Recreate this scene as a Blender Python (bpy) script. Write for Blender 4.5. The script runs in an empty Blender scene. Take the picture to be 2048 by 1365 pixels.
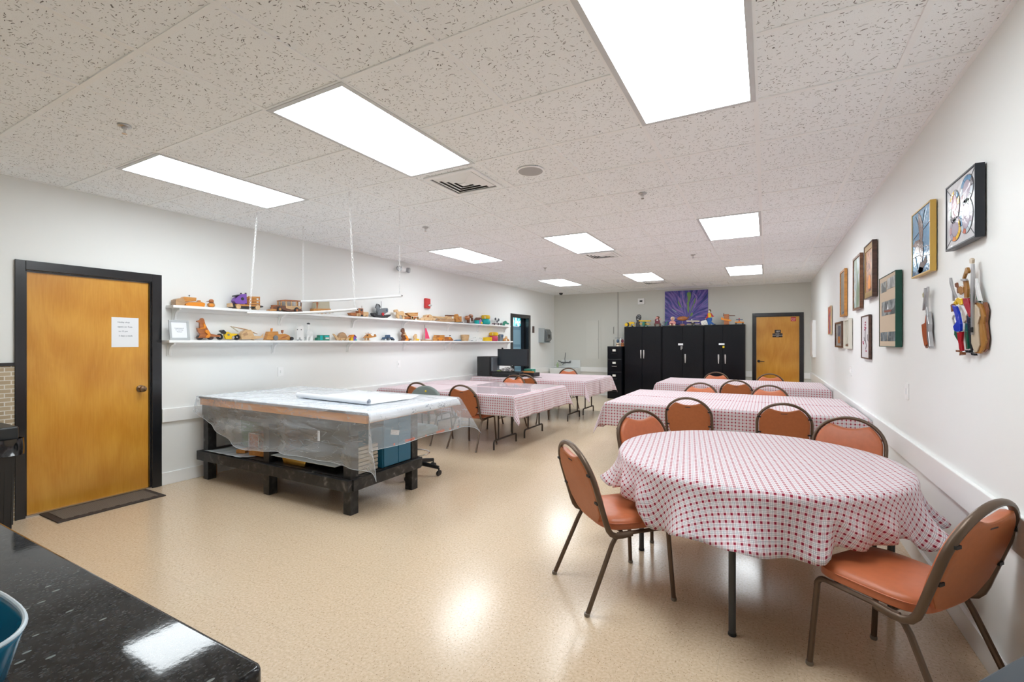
import bpy, bmesh, math, random
from mathutils import Vector, Matrix
random.seed(7)
S = bpy.context.scene
C = S.collection
PI = math.pi
# ---------------------------------------------------------------- camera
F, TH, V0 = 928.08, 0.5023, 684.33          # focal length in px at 2048 wide, yaw, horizon row
HC, HZ = 1.4265, 2.741                       # camera height, ceiling height
XL, XR, YB, YF = -5.26, 0.848, 12.046, -1.6  # the four walls
cs, sn = math.cos(TH), math.sin(TH)
cd = bpy.data.cameras.new('camera')
cam = bpy.data.objects.new('camera', cd); C.objects.link(cam)
cam.location = (0, 0, HC); cam.rotation_euler = (PI/2, 0, TH)
cd.sensor_width = 36; cd.lens = F/2048*36; cd.clip_start = .02
cd.shift_y = (V0-682.5)/2048
S.camera = cam
# ---------------------------------------------------------------- world, exposure
w = bpy.data.worlds.new('world'); S.world = w; w.use_nodes = True
w.node_tree.nodes['Background'].inputs[0].default_value = (.75, .85, 1, 1)
w.node_tree.nodes['Background'].inputs[1].default_value = .6
LAMP = 10.5
S.cycles.max_bounces = 16; S.cycles.diffuse_bounces = 12; S.cycles.transparent_max_bounces = 16
S.view_settings.view_transform = 'Standard'
S.view_settings.look = 'None'
S.view_settings.gamma = 1
S.view_settings.exposure = 0.46
S.view_settings.use_curve_mapping = False

# measured directions: a point of the photograph carried onto a wall plane or a level
def ray(u, v):
    R = (u-1024)/F
    return R*cs-sn, R*sn+cs, (V0-v)/F
def onX(u, v, X): d = ray(u, v); t = X/d[0]; return (d[1]*t, HC+d[2]*t)
def onY(u, v, Y): d = ray(u, v); t = Y/d[1]; return (d[0]*t, HC+d[2]*t)
def onZ(u, v, Z): d = ray(u, v); t = (Z-HC)/d[2]; return (d[0]*t, d[1]*t)

# ---------------------------------------------------------------- materials
MT = {}
def mat(name, col=(.8, .8, .8), rough=.5, metal=0, spec=.5, noise=0, nscale=40, bump=0, bscale=200, emit=0, coat=0, alpha=None, trans=0, sheen=0):
    if name in MT: return MT[name]
    m = bpy.data.materials.new(name); m.use_nodes = True
    nt = m.node_tree; b = nt.nodes['Principled BSDF']
    b.inputs['Base Color'].default_value = (*col, 1)
    b.inputs['Roughness'].default_value = rough
    b.inputs['Metallic'].default_value = metal
    b.inputs['Specular IOR Level'].default_value = spec
    b.inputs['Coat Weight'].default_value = coat
    b.inputs['Coat Roughness'].default_value = .15
    b.inputs['Transmission Weight'].default_value = trans
    if sheen: b.inputs['Sheen Weight'].default_value = sheen
    if emit:
        b.inputs['Emission Color'].default_value = (*col, 1); b.inputs['Emission Strength'].default_value = emit
    if noise or bump:
        tc = nt.nodes.new('ShaderNodeTexCoord')
    if noise:
        n = nt.nodes.new('ShaderNodeTexNoise'); n.inputs['Scale'].default_value = nscale; n.inputs['Detail'].default_value = 4
        nt.links.new(tc.outputs['Object'], n.inputs['Vector'])
        mr = nt.nodes.new('ShaderNodeMapRange'); mr.inputs[1].default_value = .3; mr.inputs[2].default_value = .7
        mr.inputs[3].default_value = 1-noise; mr.inputs[4].default_value = 1+noise
        nt.links.new(n.outputs[0], mr.inputs[0])
        mx = nt.nodes.new('ShaderNodeVectorMath'); mx.operation = 'SCALE'
        mx.inputs[0].default_value = col; nt.links.new(mr.outputs[0], mx.inputs['Scale'])
        nt.links.new(mx.outputs[0], b.inputs['Base Color'])
    if bump:
        n2 = nt.nodes.new('ShaderNodeTexNoise'); n2.inputs['Scale'].default_value = bscale
        nt.links.new(tc.outputs['Object'], n2.inputs['Vector'])
        bp = nt.nodes.new('ShaderNodeBump'); bp.inputs['Strength'].default_value = bump; bp.inputs['Distance'].default_value = .005
        nt.links.new(n2.outputs[0], bp.inputs['Height']); nt.links.new(bp.outputs[0], b.inputs['Normal'])
    MT[name] = m
    return m
class NT:
    """small helper to write node graphs"""
    def __init__(s, m): s.nt = m.node_tree; s.b = s.nt.nodes['Principled BSDF']
    def n(s, t, **kw):
        x = s.nt.nodes.new(t)
        for k, v in kw.items(): setattr(x, k, v)
        return x
    def l(s, a, b): s.nt.links.new(a, b)
    def val(s, sock, v):
        if isinstance(v, bpy.types.NodeSocket): s.l(v, sock)
        else: sock.default_value = v
    def m(s, op, a, b=0, c=None):
        x = s.n('ShaderNodeMath', operation=op); s.val(x.inputs[0], a); s.val(x.inputs[1], b)
        if c is not None: s.val(x.inputs[2], c)
        return x.outputs[0]
    def mix(s, f, a, b):
        x = s.n('ShaderNodeMix', data_type='RGBA'); s.val(x.inputs[0], f)
        s.val(x.inputs[6], (*a, 1) if isinstance(a, tuple) else a); s.val(x.inputs[7], (*b, 1) if isinstance(b, tuple) else b)
        return x.outputs[2]
    def noise(s, vec, sc, det=2, dist=0):
        x = s.n('ShaderNodeTexNoise'); s.l(vec, x.inputs['Vector']); x.inputs['Scale'].default_value = sc
        x.inputs['Detail'].default_value = det; x.inputs['Distortion'].default_value = dist; return x.outputs[0]
    def vor(s, vec, sc, out='Distance', feat='F1'):
        x = s.n('ShaderNodeTexVoronoi', feature=feat); s.l(vec, x.inputs['Vector']); x.inputs['Scale'].default_value = sc
        return x.outputs[out], x
    def coord(s, k='Object'): return s.n('ShaderNodeTexCoord').outputs[k]
    def mapping(s, vec, sc=(1, 1, 1), rot=(0, 0, 0), loc=(0, 0, 0)):
        x = s.n('ShaderNodeMapping'); s.l(vec, x.inputs[0]); x.inputs[1].default_value = loc
        x.inputs[2].default_value = rot; x.inputs[3].default_value = sc; return x.outputs[0]
    def fresnel(s, ior=1.5):       # a thin film: the same reflection from both of its sides
        x = s.n('ShaderNodeFresnel'); ge = s.n('ShaderNodeNewGeometry')
        s.l(s.m('ADD', ior, s.m('MULTIPLY', ge.outputs['Backfacing'], 1/ior-ior)), x.inputs[0]); return x
    def sep(s, vec): x = s.n('ShaderNodeSeparateXYZ'); s.l(vec, x.inputs[0]); return x.outputs
    def bump(s, h, st=.3, d=.002):
        x = s.n('ShaderNodeBump'); x.inputs['Strength'].default_value = st; x.inputs['Distance'].default_value = d
        s.l(h, x.inputs['Height']); s.l(x.outputs[0], s.b.inputs['Normal'])
    def ramp(s, f, stops):
        x = s.n('ShaderNodeValToRGB'); s.l(f, x.inputs[0]); e = x.color_ramp.elements
        e[0].position = stops[0][0]; e[0].color = (*stops[0][1], 1); e[1].position = stops[1][0]; e[1].color = (*stops[1][1], 1)
        for p, c in stops[2:]: y = e.new(p); y.color = (*c, 1)
        return x.outputs[0]
    def col(s, c): s.l(c, s.b.inputs['Base Color'])

def wood(name, c1, c2, rough=.35, sc=(3, 3, 14), axis=None, coat=.2, nsc=3.0):
    if name in MT: return MT[name]
    m = mat(name, c1, rough, coat=coat); g = NT(m)
    v = g.mapping(g.coord(), sc)
    n1 = g.noise(v, nsc, 5, .8); n2 = g.noise(v, nsc*9, 3, 0)
    f = g.m('ADD', g.m('MULTIPLY', n1, .8), g.m('MULTIPLY', n2, .2))
    g.col(g.ramp(f, [(.35, c1), (.65, c2)])); return m

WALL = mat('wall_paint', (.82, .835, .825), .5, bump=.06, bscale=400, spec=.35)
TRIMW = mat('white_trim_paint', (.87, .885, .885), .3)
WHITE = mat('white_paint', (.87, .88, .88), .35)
WBACK = mat('dimmed_cream_paint', (.64, .645, .60), .5, spec=.35)  # far wall's light falloff is darkened into this cream colour
BLACKF = mat('black_gloss_frame', (.008, .009, .012), .22, coat=.4)
BLKP = mat('black_plastic', (.012, .013, .015), .4)
BLKM = mat('black_cabinet_metal', (.004, .005, .008), .22, bump=.05, bscale=6, spec=.35)
CHROME = mat('chrome', (.75, .75, .76), .2, 1)
SILV = mat('satin_nickel', (.55, .55, .55), .35, 1)
FRAMEBR = mat('brown_chair_metal', (.125, .082, .055), .36, .45)
VINYL = mat('orange_vinyl', (.52, .150, .062), .3, noise=.06, nscale=30, bump=.15, bscale=900)
VINYLB = mat('orange_vinyl_rear', (.42, .130, .042), .5, noise=.05, bump=.2, bscale=1200)
TABLEG = mat('grey_table_leg', (.045, .047, .05), .4)
LENS = mat('lamp_diffuser', (.90, .965, 1), .5, emit=LAMP)

# ceiling tile: fissured mineral board with small dark worm holes
m = mat('ceiling_tile', (.90, .925, .94), .8, spec=.2); g = NT(m)
co = g.coord()
wn = g.n('ShaderNodeTexNoise'); g.l(co, wn.inputs['Vector']); wn.inputs['Scale'].default_value = 14; wn.inputs['Detail'].default_value = 1
wadd = g.n('ShaderNodeMixRGB'); wadd.blend_type = 'LINEAR_LIGHT'; wadd.inputs[0].default_value = .035
g.l(co, wadd.inputs[1]); g.l(wn.outputs['Color'], wadd.inputs[2]); cw = wadd.outputs[0]
masks = []
for sc, rot, th, loc in (((26, 120, 1), .45, .20, 0), ((120, 30, 1), 1.0, .20, 3.1), ((30, 110, 1), -.5, .18, 7.7)):
    vv = g.mapping(cw, sc, (0, 0, rot), (loc, loc, 0))
    d, x = g.vor(vv, 1.0)
    cr = g.sep(x.outputs['Color'])
    masks.append(g.m('MULTIPLY', g.m('LESS_THAN', d, th), g.m('GREATER_THAN', cr[0], .52)))
mk = g.m('MAXIMUM', g.m('MAXIMUM', masks[0], masks[1]), masks[2])
pin, _ = g.vor(cw, 260); pk = g.m('MULTIPLY', g.m('LESS_THAN', pin, .16), .5)
mk2 = g.m('MAXIMUM', mk, pk)
g.col(g.mix(mk2, (.91, .94, .96), (.20, .20, .20)))
CTILE = m
# floor: cream vinyl composition tile, mottled with short tan and brown chips, waxed
m = mat('vinyl_tile_floor', (.66, .54, .39), .13, coat=.12); g = NT(m); co = g.coord()
s = g.sep(co)
fx = g.m('FRACT', g.m('DIVIDE', g.m('ADD', s[0], .495), .3048)); fy = g.m('FRACT', g.m('DIVIDE', g.m('ADD', s[1], .06), .3048))
seam = g.m('MAXIMUM', g.m('LESS_THAN', fx, .006), g.m('LESS_THAN', fy, .006))
ix = g.m('FLOOR', g.m('DIVIDE', g.m('ADD', s[0], .495), .3048)); iy = g.m('FLOOR', g.m('DIVIDE', g.m('ADD', s[1], .06), .3048))
cmb = g.n('ShaderNodeCombineXYZ'); g.l(ix, cmb.inputs[0]); g.l(iy, cmb.inputs[1])
wh = g.n('ShaderNodeTexWhiteNoise'); g.l(cmb.outputs[0], wh.inputs[0])
par = g.m('MODULO', g.m('ADD', g.m('ADD', ix, iy), 100), 2)
va = g.mapping(co, (160, 68, 1), (0, 0, .3)); vb = g.mapping(co, (68, 160, 1), (0, 0, .3))
da, xa = g.vor(va, 1); db, xb = g.vor(vb, 1)
sa = g.sep(xa.outputs['Color']); sb = g.sep(xb.outputs['Color'])
ca = g.m('MULTIPLY', g.m('LESS_THAN', da, .24), g.m('GREATER_THAN', sa[0], .50))
cb = g.m('MULTIPLY', g.m('LESS_THAN', db, .24), g.m('GREATER_THAN', sb[0], .50))
chip = g.m('ADD', g.m('MULTIPLY', ca, par), g.m('MULTIPLY', cb, g.m('SUBTRACT', 1, par)))
cc = g.ramp(sa[1], [(0, (.24, .14, .07)), (.6, (.42, .29, .17)), (1, (.80, .74, .62))])
mott = g.m('ADD', -.6, g.m('MULTIPLY', g.noise(co, 75, 3), 2.2)); mott2 = g.noise(co, 1.3, 3)
base = g.mix(g.m('MULTIPLY', mott, 1.0), (.585, .44, .29), (.745, .605, .45))
base = g.mix(g.m('MULTIPLY', g.m('SUBTRACT', wh.outputs[0], .5), .25), base, (.60, .48, .34))
c1 = g.mix(g.m('MULTIPLY', chip, .9), base, cc)
g.col(g.mix(g.m('MULTIPLY', seam, .32), c1, (.30, .24, .18)))
rr = g.m('ADD', .13, g.m('MULTIPLY', mott2, .18)); g.l(rr, g.b.inputs['Roughness'])
g.bump(g.noise(co, 5, 2), .12, .004)
FLOOR = m
# doors: amber varnished birch veneer
def doorwood(name, a, b_):
    m = mat(name, a, .28, coat=.5); g = NT(m); co = g.coord()
    v = g.mapping(co, (1.6, 1.6, .55)); n1 = g.noise(v, 2.2, 4, 1.6)
    wv = g.n('ShaderNodeTexWave'); wv.bands_direction = 'Z'; g.l(g.mapping(co, (1, 1, .45)), wv.inputs[0])
    wv.inputs['Scale'].default_value = 1.2; wv.inputs['Distortion'].default_value = 9; wv.inputs['Detail'].default_value = 2; wv.inputs['Detail Scale'].default_value = .9
    fine = g.noise(g.mapping(co, (90, 90, 6)), 1, 3)
    f = g.m('ADD', g.m('MULTIPLY', n1, .55), g.m('ADD', g.m('MULTIPLY', wv.outputs[0], .16), g.m('MULTIPLY', fine, .28)))
    g.col(g.ramp(f, [(.3, a), (.75, b_)])); return m
DOORW = doorwood('amber_birch_veneer', (.55, .22, .012), (.76, .39, .055))
# gingham cloth, pattern carried by the cloth's own flat coordinates
def gingham(name, line=(.06, .07, .13)):
    m = mat(name, (.8, .8, .8), .75, spec=.2, sheen=.2); g = NT(m); uv = g.coord('UV'); s = g.sep(uv)
    P = .0325
    def ax(o):
        t = g.m('FRACT', g.m('DIVIDE', o, P)); d = g.m('ABSOLUTE', g.m('SUBTRACT', t, .5))
        return g.m('LESS_THAN', d, .175), g.m('LESS_THAN', g.m('ABSOLUTE', g.m('SUBTRACT', d, .40)), .022), g.m('LESS_THAN', g.m('ABSOLUTE', g.m('SUBTRACT', d, .23)), .018)
    a, la, pa = ax(s[0]); b, lb, pb = ax(s[1])
    pink = g.m('MAXIMUM', a, b); red = g.m('MULTIPLY', a, b)
    c = g.mix(g.m('MULTIPLY', pink, .46), (.84, .83, .85), (.56, .18, .23))
    c = g.mix(g.m('MULTIPLY', g.m('MAXIMUM', pa, pb), .35), c, (.55, .25, .30))
    c = g.mix(g.m('MULTIPLY', g.m('MAXIMUM', la, lb), .75), c, line)
    c = g.mix(red, c, (.27, .006, .03)); g.col(c)
    g.bump(g.noise(uv, 60, 2), .15, .002); return m
CLOTH = gingham('red_white_gingham')
# granite counter
m = mat('black_granite', (.02, .02, .02), .05, spec=.24); g = NT(m); co = g.coord()
d1, x1 = g.vor(g.mapping(co, (300, 190, 190), (0, 0, .5)), 1); s1 = g.sep(x1.outputs['Color'])
f1 = g.m('MULTIPLY', g.m('LESS_THAN', d1, .5), g.m('GREATER_THAN', s1[0], .72))
d2, x2 = g.vor(g.mapping(co, (70, 34, 50), (0, 0, -.7)), 1); s2 = g.sep(x2.outputs['Color'])
f2 = g.m('MULTIPLY', g.m('LESS_THAN', d2, .22), g.m('GREATER_THAN', s2[0], .90))
n = g.noise(co, 60, 6)
c = g.ramp(n, [(.35, (.004, .004, .005)), (.7, (.035, .034, .035))])
c = g.mix(g.m('MULTIPLY', f1, .4), c, (.10, .11, .125)); c = g.mix(g.m('MULTIPLY', f2, .8), c, (.30, .34, .33))
g.col(c); g.bump(g.noise(co, 90, 3), .02, .002); GRANITE = m
# painted black wood of the work bench, scuffed
m = mat('scuffed_black_wood', (.02, .02, .02), .5); g = NT(m); co = g.coord()
n = g.noise(co, 14, 8, .6)
g.col(g.ramp(n, [(.45, (.012, .012, .013)), (.62, (.035, .033, .032)), (.74, (.16, .15, .14))]))
BENCHB = m
m = mat('paint_marked_pine', (.5, .25, .1), .5); g = NT(m); co = g.coord()
n = g.noise(g.mapping(co, (2, 8, 20)), 2, 4, .7); n2 = g.noise(co, 9, 4); n3 = g.noise(g.mapping(co, (1, 1, .5)), 16, 3)
c = g.ramp(n, [(.35, (.90, .42, .13)), (.7, (.78, .34, .13))])
c = g.mix(g.m('MULTIPLY', g.m('GREATER_THAN', n2, .63), .6), c, (.62, .55, .47))
g.col(g.mix(g.m('MULTIPLY', g.m('GREATER_THAN', n3, .70), .7), c, (.03, .03, .05))); PINE = m
# clear plastic sheet
m = bpy.data.materials.new('clear_plastic_film'); m.use_nodes = True; nt = m.node_tree; MT['film'] = m
b = nt.nodes['Principled BSDF']; out = nt.nodes['Material Output']
b.inputs['Base Color'].default_value = (.80, .84, .88, 1); b.inputs['Roughness'].default_value = .12
g = NT(m); tr = g.n('ShaderNodeBsdfTransparent'); tr.inputs[0].default_value = (.95, .97, 1, 1)
mx = g.n('ShaderNodeMixShader'); fr = g.fresnel()
co = g.coord(); wn = g.noise(g.mapping(co, (.8, 1, 3.2)), 4, 3, .5)
g.bump(wn, .8, .03)
rid = g.m('MULTIPLY', g.m('LESS_THAN', g.m('ABSOLUTE', g.m('SUBTRACT', wn, .5)), .005), .12)
f = g.m('ADD', g.m('ADD', .23, g.m('MULTIPLY', fr.outputs[0], .8)), rid)
g.l(f, mx.inputs[0]); g.l(tr.outputs[0], mx.inputs[1]); g.l(b.outputs[0], mx.inputs[2]); g.l(mx.outputs[0], out.inputs[0])
FILM = m
# brick facing
m = mat('tan_brick', (.4, .3, .2), .8); g = NT(m); co = g.coord(); br = g.n('ShaderNodeTexBrick')
s = g.sep(co); cm = g.n('ShaderNodeCombineXYZ'); g.l(s[1], cm.inputs[0]); g.l(s[2], cm.inputs[1]); g.l(cm.outputs[0], br.inputs[0])
br.inputs['Color1'].default_value = (.40, .31, .20, 1); br.inputs['Color2'].default_value = (.50, .40, .27, 1); br.inputs['Mortar'].default_value = (.72, .69, .62, 1)
br.inputs['Scale'].default_value = 1; br.inputs['Brick Width'].default_value = .075; br.inputs['Row Height'].default_value = .034; br.inputs['Mortar Size'].default_value = .0035
g.col(br.outputs[0]); BRICK = m
# doormat
m = mat('brown_ribbed_mat', (.08, .06, .045), .85); g = NT(m); co = g.coord(); s = g.sep(co)
wv = g.m('SINE', g.m('ADD', g.m('MULTIPLY', s[0], 330), g.m('MULTIPLY', g.m('SINE', g.m('MULTIPLY', s[1], 70)), 1.6)))
g.col(g.mix(g.m('GREATER_THAN', wv, .35), (.10, .075, .055), (.24, .20, .16))); g.bump(wv, .6, .004); MATM = m

# ---------------------------------------------------------------- mesh helpers
class MB:
    def __init__(s): s.v = []; s.f = []; s.uv = {}; s.X = None
    def add(s, vs, fs, uvs=None):
        o = len(s.v)
        if s.X is not None: vs = [tuple(s.X @ Vector(p)) for p in vs]
        s.v += [tuple(p) for p in vs]
        for i, f in enumerate(fs):
            s.f.append(tuple(k+o for k in f))
            if uvs: s.uv[len(s.f)-1] = [uvs[k] for k in f]
        return s
    def box(s, x0, x1, y0, y1, z0, z1):
        x0, x1 = sorted((x0, x1)); y0, y1 = sorted((y0, y1)); z0, z1 = sorted((z0, z1))
        return s.add([(x0,y0,z0),(x1,y0,z0),(x1,y1,z0),(x0,y1,z0),(x0,y0,z1),(x1,y0,z1),(x1,y1,z1),(x0,y1,z1)],
                     [(0,3,2,1),(4,5,6,7),(0,1,5,4),(1,2,6,5),(2,3,7,6),(3,0,4,7)])
    def prism(s, pts, axis, a, b):
        a, b = sorted((a, b)); n = len(pts)
        A = sum(pts[i][0]*pts[(i+1)%n][1]-pts[(i+1)%n][0]*pts[i][1] for i in range(n))
        if A < 0: pts = pts[::-1]
        P = {'x': lambda p, t: (t, p[0], p[1]), 'y': lambda p, t: (p[0], t, p[1]), 'z': lambda p, t: (p[0], p[1], t)}[axis]
        vs = [P(p, a) for p in pts]+[P(p, b) for p in pts]
        lo = tuple(range(n)); hi = tuple(range(n, 2*n))
        side = [(i, (i+1)%n, n+(i+1)%n, n+i) for i in range(n)]
        if axis == 'y': fs = [lo, hi[::-1]]+[q[::-1] for q in side]
        else: fs = [lo[::-1], hi]+side
        return s.add(vs, fs)
    def tube(s, path, r, n=10, closed=False, r2=None, up=(0, 0, 1), taper=None, caps=True):
        path = [Vector(p) for p in path]; N = len(path); rings = []; r2 = r if r2 is None else r2
        prev = None
        for i, p in enumerate(path):
            if closed: t = path[(i+1)%N]-path[i-1]
            else: t = path[min(i+1, N-1)]-path[max(i-1, 0)]
            if t.length < 1e-9: t = Vector((0, 0, 1))
            t.normalize()
            if prev is None:
                u = Vector(up); 
                if abs(u.dot(t)) > .95: u = Vector((1, 0, 0)) if abs(t.x) < .9 else Vector((0, 1, 0))
                a = (u-t*u.dot(t)).normalized()
            else:
                a = (prev-t*prev.dot(t))
                a = a.normalized() if a.length > 1e-6 else t.orthogonal().normalized()
            prev = a; b = t.cross(a); k = taper[i] if taper else 1
            rings.append([p+a*(r*k*math.cos(2*PI*j/n))+b*(r2*k*math.sin(2*PI*j/n)) for j in range(n)])
        vs = [q for rg in rings for q in rg]; fs = []
        for i in range(N if closed else N-1):
            i2 = (i+1) % N
            for j in range(n): fs.append((i*n+j, i*n+(j+1)%n, i2*n+(j+1)%n, i2*n+j))
        if not closed and caps: fs.append(tuple(range(n))[::-1]); fs.append(tuple((N-1)*n+j for j in range(n)))
        return s.add(vs, fs)
    def cyl(s, p0, p1, r, n=16, r2=None): 
        p0 = Vector(p0); p1 = Vector(p1)
        return s.tube([p0, p1], r, n, taper=[1, (r2/r if r2 is not None else 1)])
    def lathe(s, prof, c=(0, 0, 0), n=20, sx=1, sy=1):
        vs = []; fs = []; k = len(prof)
        for r, z in prof:
            for j in range(n): a = 2*PI*j/n; vs.append((c[0]+sx*r*math.cos(a), c[1]+sy*r*math.sin(a), c[2]+z))
        for i in range(k-1):
            for j in range(n): fs.append((i*n+j, i*n+(j+1)%n, (i+1)*n+(j+1)%n, (i+1)*n+j))
        if prof[0][0] > 1e-6: fs.append(tuple(range(n))[::-1])
        if prof[-1][0] > 1e-6: fs.append(tuple((k-1)*n+j for j in range(n)))
        return s.add(vs, fs)
    def ell(s, c, rx, ry, rz, n=16, m=9):
        return s.lathe([(max(math.sin(PI*i/m), 1e-4)*1.0, -math.cos(PI*i/m)) for i in range(m+1)], (0, 0, 0), n)._last(c, rx, ry, rz, n*(m+1))
    def _last(s, c, rx, ry, rz, k):
        for i in range(len(s.v)-k, len(s.v)):
            p = s.v[i]
            if s.X is not None: p = tuple(s.X.inverted() @ Vector(p))
            q = Vector((c[0]+p[0]*rx, c[1]+p[1]*ry, c[2]+p[2]*rz))
            s.v[i] = tuple(s.X @ q) if s.X is not None else tuple(q)
        return s
    def wheel(s, c, r, w, axis='x', n=20, hole=0):
        """disc or ring with its axle along x or y"""
        t = w/2
        prof = [(max(hole, 1e-4), -t), (r*.93, -t), (r, -t*.6), (r, t*.6), (r*.93, t), (max(hole, 1e-4), t)]
        if hole: prof.append((hole, -t))
        M = Matrix.Translation(c) @ Matrix.Rotation(PI/2, 4, 'Y' if axis == 'x' else 'X')
        old = s.X; s.X = M if old is None else old @ M
        vs = len(s.v); s.lathe(prof, n=n); s.X = old
        return s
    def grid(s, fn, nu, nv, uvf=None):
        vs = []; uv = []
        for i in range(nu+1):
            for j in range(nv+1): vs.append(fn(i/nu, j/nv)); uv.append(uvf(i/nu, j/nv) if uvf else (i/nu, j/nv))
        fs = [(i*(nv+1)+j, (i+1)*(nv+1)+j, (i+1)*(nv+1)+j+1, i*(nv+1)+j+1) for i in range(nu) for j in range(nv)]
        return s.add(vs, fs, uv)
WL = {}
def obj(name, mb, m, parent=None, bev=0, smooth=35, thick=0, loc=None, sub=0):
    me = bpy.data.meshes.new(name)
    if parent is not None: off = Vector(WL.get(parent.name, (0, 0, 0)))
    elif loc is not None: off = Vector(loc)
    else:
        xs = [p[0] for p in mb.v]; ys = [p[1] for p in mb.v]; zs = [p[2] for p in mb.v]
        off = Vector(((min(xs)+max(xs))/2, (min(ys)+max(ys))/2, min(zs)))
    me.from_pydata([tuple(Vector(p)-off) for p in mb.v], [], mb.f)
    if mb.uv:
        ul = me.uv_layers.new(name='UVMap')
        for p in me.polygons:
            if p.index in mb.uv:
                for li, q in zip(p.loop_indices, mb.uv[p.index]): ul.data[li].uv = q
    me.materials.append(m); me.validate()
    if smooth: me.shade_smooth(); me.set_sharp_from_angle(angle=math.radians(smooth))
    o = bpy.data.objects.new(name, me); C.objects.link(o)
    if parent is not None: o.parent = parent; WL[o.name] = off
    else: o.location = off; WL[o.name] = off
    if thick:
        md = o.modifiers.new('solid', 'SOLIDIFY'); md.thickness = thick; md.offset = 0
    if bev:
        md = o.modifiers.new('bevel', 'BEVEL'); md.width = bev; md.segments = 2; md.limit_method = 'ANGLE'; md.angle_limit = .7; md.harden_normals = bool(smooth)
    if sub:
        md = o.modifiers.new('sub', 'SUBSURF'); md.levels = sub; md.render_levels = sub
    return o
def tag(o, label, cat, group=None, kind=None):
    if label: o['label'] = label
    if cat: o['category'] = cat
    if group: o['group'] = group
    if kind: o['kind'] = kind
    return o
def thing(name, label, cat, loc=(0, 0, 0), group=None, rz=0):
    o = bpy.data.objects.new(name, None); o.empty_display_size = .1; C.objects.link(o)
    o.location = loc; o.rotation_euler = (0, 0, rz); WL[o.name] = Vector(loc)
    return tag(o, label, cat, group)
def struct(name, mb, m, label=None, parent=None, **kw):
    o = obj(name, mb, m, parent, **kw)
    if parent is None: o['kind'] = 'structure'
    if parent is None and label: o['label'] = label
    return o
def copy_tree(o, parent=None):
    c = o.copy(); C.objects.link(c); c.parent = parent
    for ch in list(o.children): copy_tree(ch, c)
    return c
def arc(c, r, a0, a1, n, plane='yz', x=0, ry=None):
    ry = ry or r; out = []
    for i in range(n+1):
        a = a0+(a1-a0)*i/n; p, q = c[0]+r*math.cos(a), c[1]+ry*math.sin(a)
        out.append({'yz': (x, p, q), 'xz': (p, x, q), 'xy': (p, q, x)}[plane])
    return out
def text(name, s, size, m, parent, M, extr=.0004, align='LEFT', sx=1):
    cu = bpy.data.curves.new('t', 'FONT'); cu.body = s; cu.size = size; cu.extrude = extr; cu.align_x = align
    to = bpy.data.objects.new('t', cu)
    me = bpy.data.meshes.new_from_object(to)
    bpy.data.objects.remove(to); off = Vector(WL[parent.name]) if parent else Vector((0, 0, 0))
    for v in me.vertices:
        v.co = (M @ Vector((v.co.x*sx, v.co.y, v.co.z)))-off
    me.materials.clear(); me.materials.append(m); me.name = name
    o = bpy.data.objects.new(name, me); C.objects.link(o)
    if parent: o.parent = parent; WL[o.name] = off
    return o
def face_east(x, y, z):   # lettering on the left wall, read by someone in the room
    return Matrix(((0, 0, 1, x), (1, 0, 0, y), (0, 1, 0, z), (0, 0, 0, 1)))
def face_south(x, y, z):  # lettering on the far wall
    return Matrix(((1, 0, 0, x), (0, 0, -1, y), (0, 1, 0, z), (0, 0, 0, 1)))
# ================================================================= ROOM
T = .12
struct('floor', MB().box(XL-1.6, XR+T, YF-T, YB+T, -.06, 0), FLOOR, 'cream speckled vinyl tile floor', smooth=0, loc=(0, 0, 0))
# left wall with two openings
D1 = (1.393, 2.272, 2.012); D2 = (9.60, 10.42, 2.02)
wl = MB()
for y0, y1, z0, z1 in ((YF-T, D1[0], 0, HZ), (D1[0], D1[1], D1[2], HZ), (D1[1], D2[0], 0, HZ), (D2[0], D2[1], D2[2], HZ), (D2[1], YB+T, 0, HZ)):
    wl.box(XL-T, XL, y0, y1, z0, z1)
struct('wall_left', wl, WALL, 'long white wall with the toy shelves', smooth=0)
struct('wall_right', MB().box(XR, XR+T, YF-T, YB+T, 0, HZ), WALL, 'white wall hung with framed art', smooth=0)
D3 = (-.225, .641, 2.008)
wb = MB()
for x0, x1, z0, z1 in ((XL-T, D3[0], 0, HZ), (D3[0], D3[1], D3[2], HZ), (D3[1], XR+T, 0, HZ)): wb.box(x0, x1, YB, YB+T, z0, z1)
struct('wall_back', wb, WBACK, 'falloff-darkened cream far wall behind the black cabinets', smooth=0)
struct('wall_front', MB().box(XL-T, XR+T, YF-T, YF, 0, HZ), WALL, 'white wall behind the viewer', smooth=0)
# ceiling with holes for lamps: slabs between grid lines
G = .6096; GX = -.052; GY = 1.637
lamps = [(GX-G-i*3*G, GY+j*6*G) for j in range(3) for i in range(3)]
def is_lamp(ix, iy):
    for i in range(3):
        for j in range(3):
            if ix == -1-3*i and iy in (6*j, 6*j+1): return True
    return False
ct = MB(); ix0 = math.floor((XL-GX)/G); ix1 = math.ceil((XR-GX)/G); iy0 = math.floor((YF-GY)/G); iy1 = math.ceil((YB-GY)/G)
rnd = random.Random(3)
for ix in range(ix0, ix1):
    for iy in range(iy0, iy1):
        if is_lamp(ix, iy): continue
        x0 = max(GX+ix*G, XL); x1 = min(GX+(ix+1)*G, XR); y0 = max(GY+iy*G, YF); y1 = min(GY+(iy+1)*G, YB)
        dz = rnd.choice((0, 0, 0, .0015, .003))
        e = .0105
        ct.box(x0+e, x1-e, y0+e, y1-e, HZ+.004+dz, HZ+.022+dz)
struct('ceiling', ct, CTILE, 'suspended ceiling of fissured white tiles', smooth=0, loc=(0, 0, HZ))
ss = MB().box(XL-T, XR+T, YF-T, YB+T, HZ+.16, HZ+.2)
struct('trim_1', ss, WHITE, 'plenum deck above the ceiling tiles', smooth=0)
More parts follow.
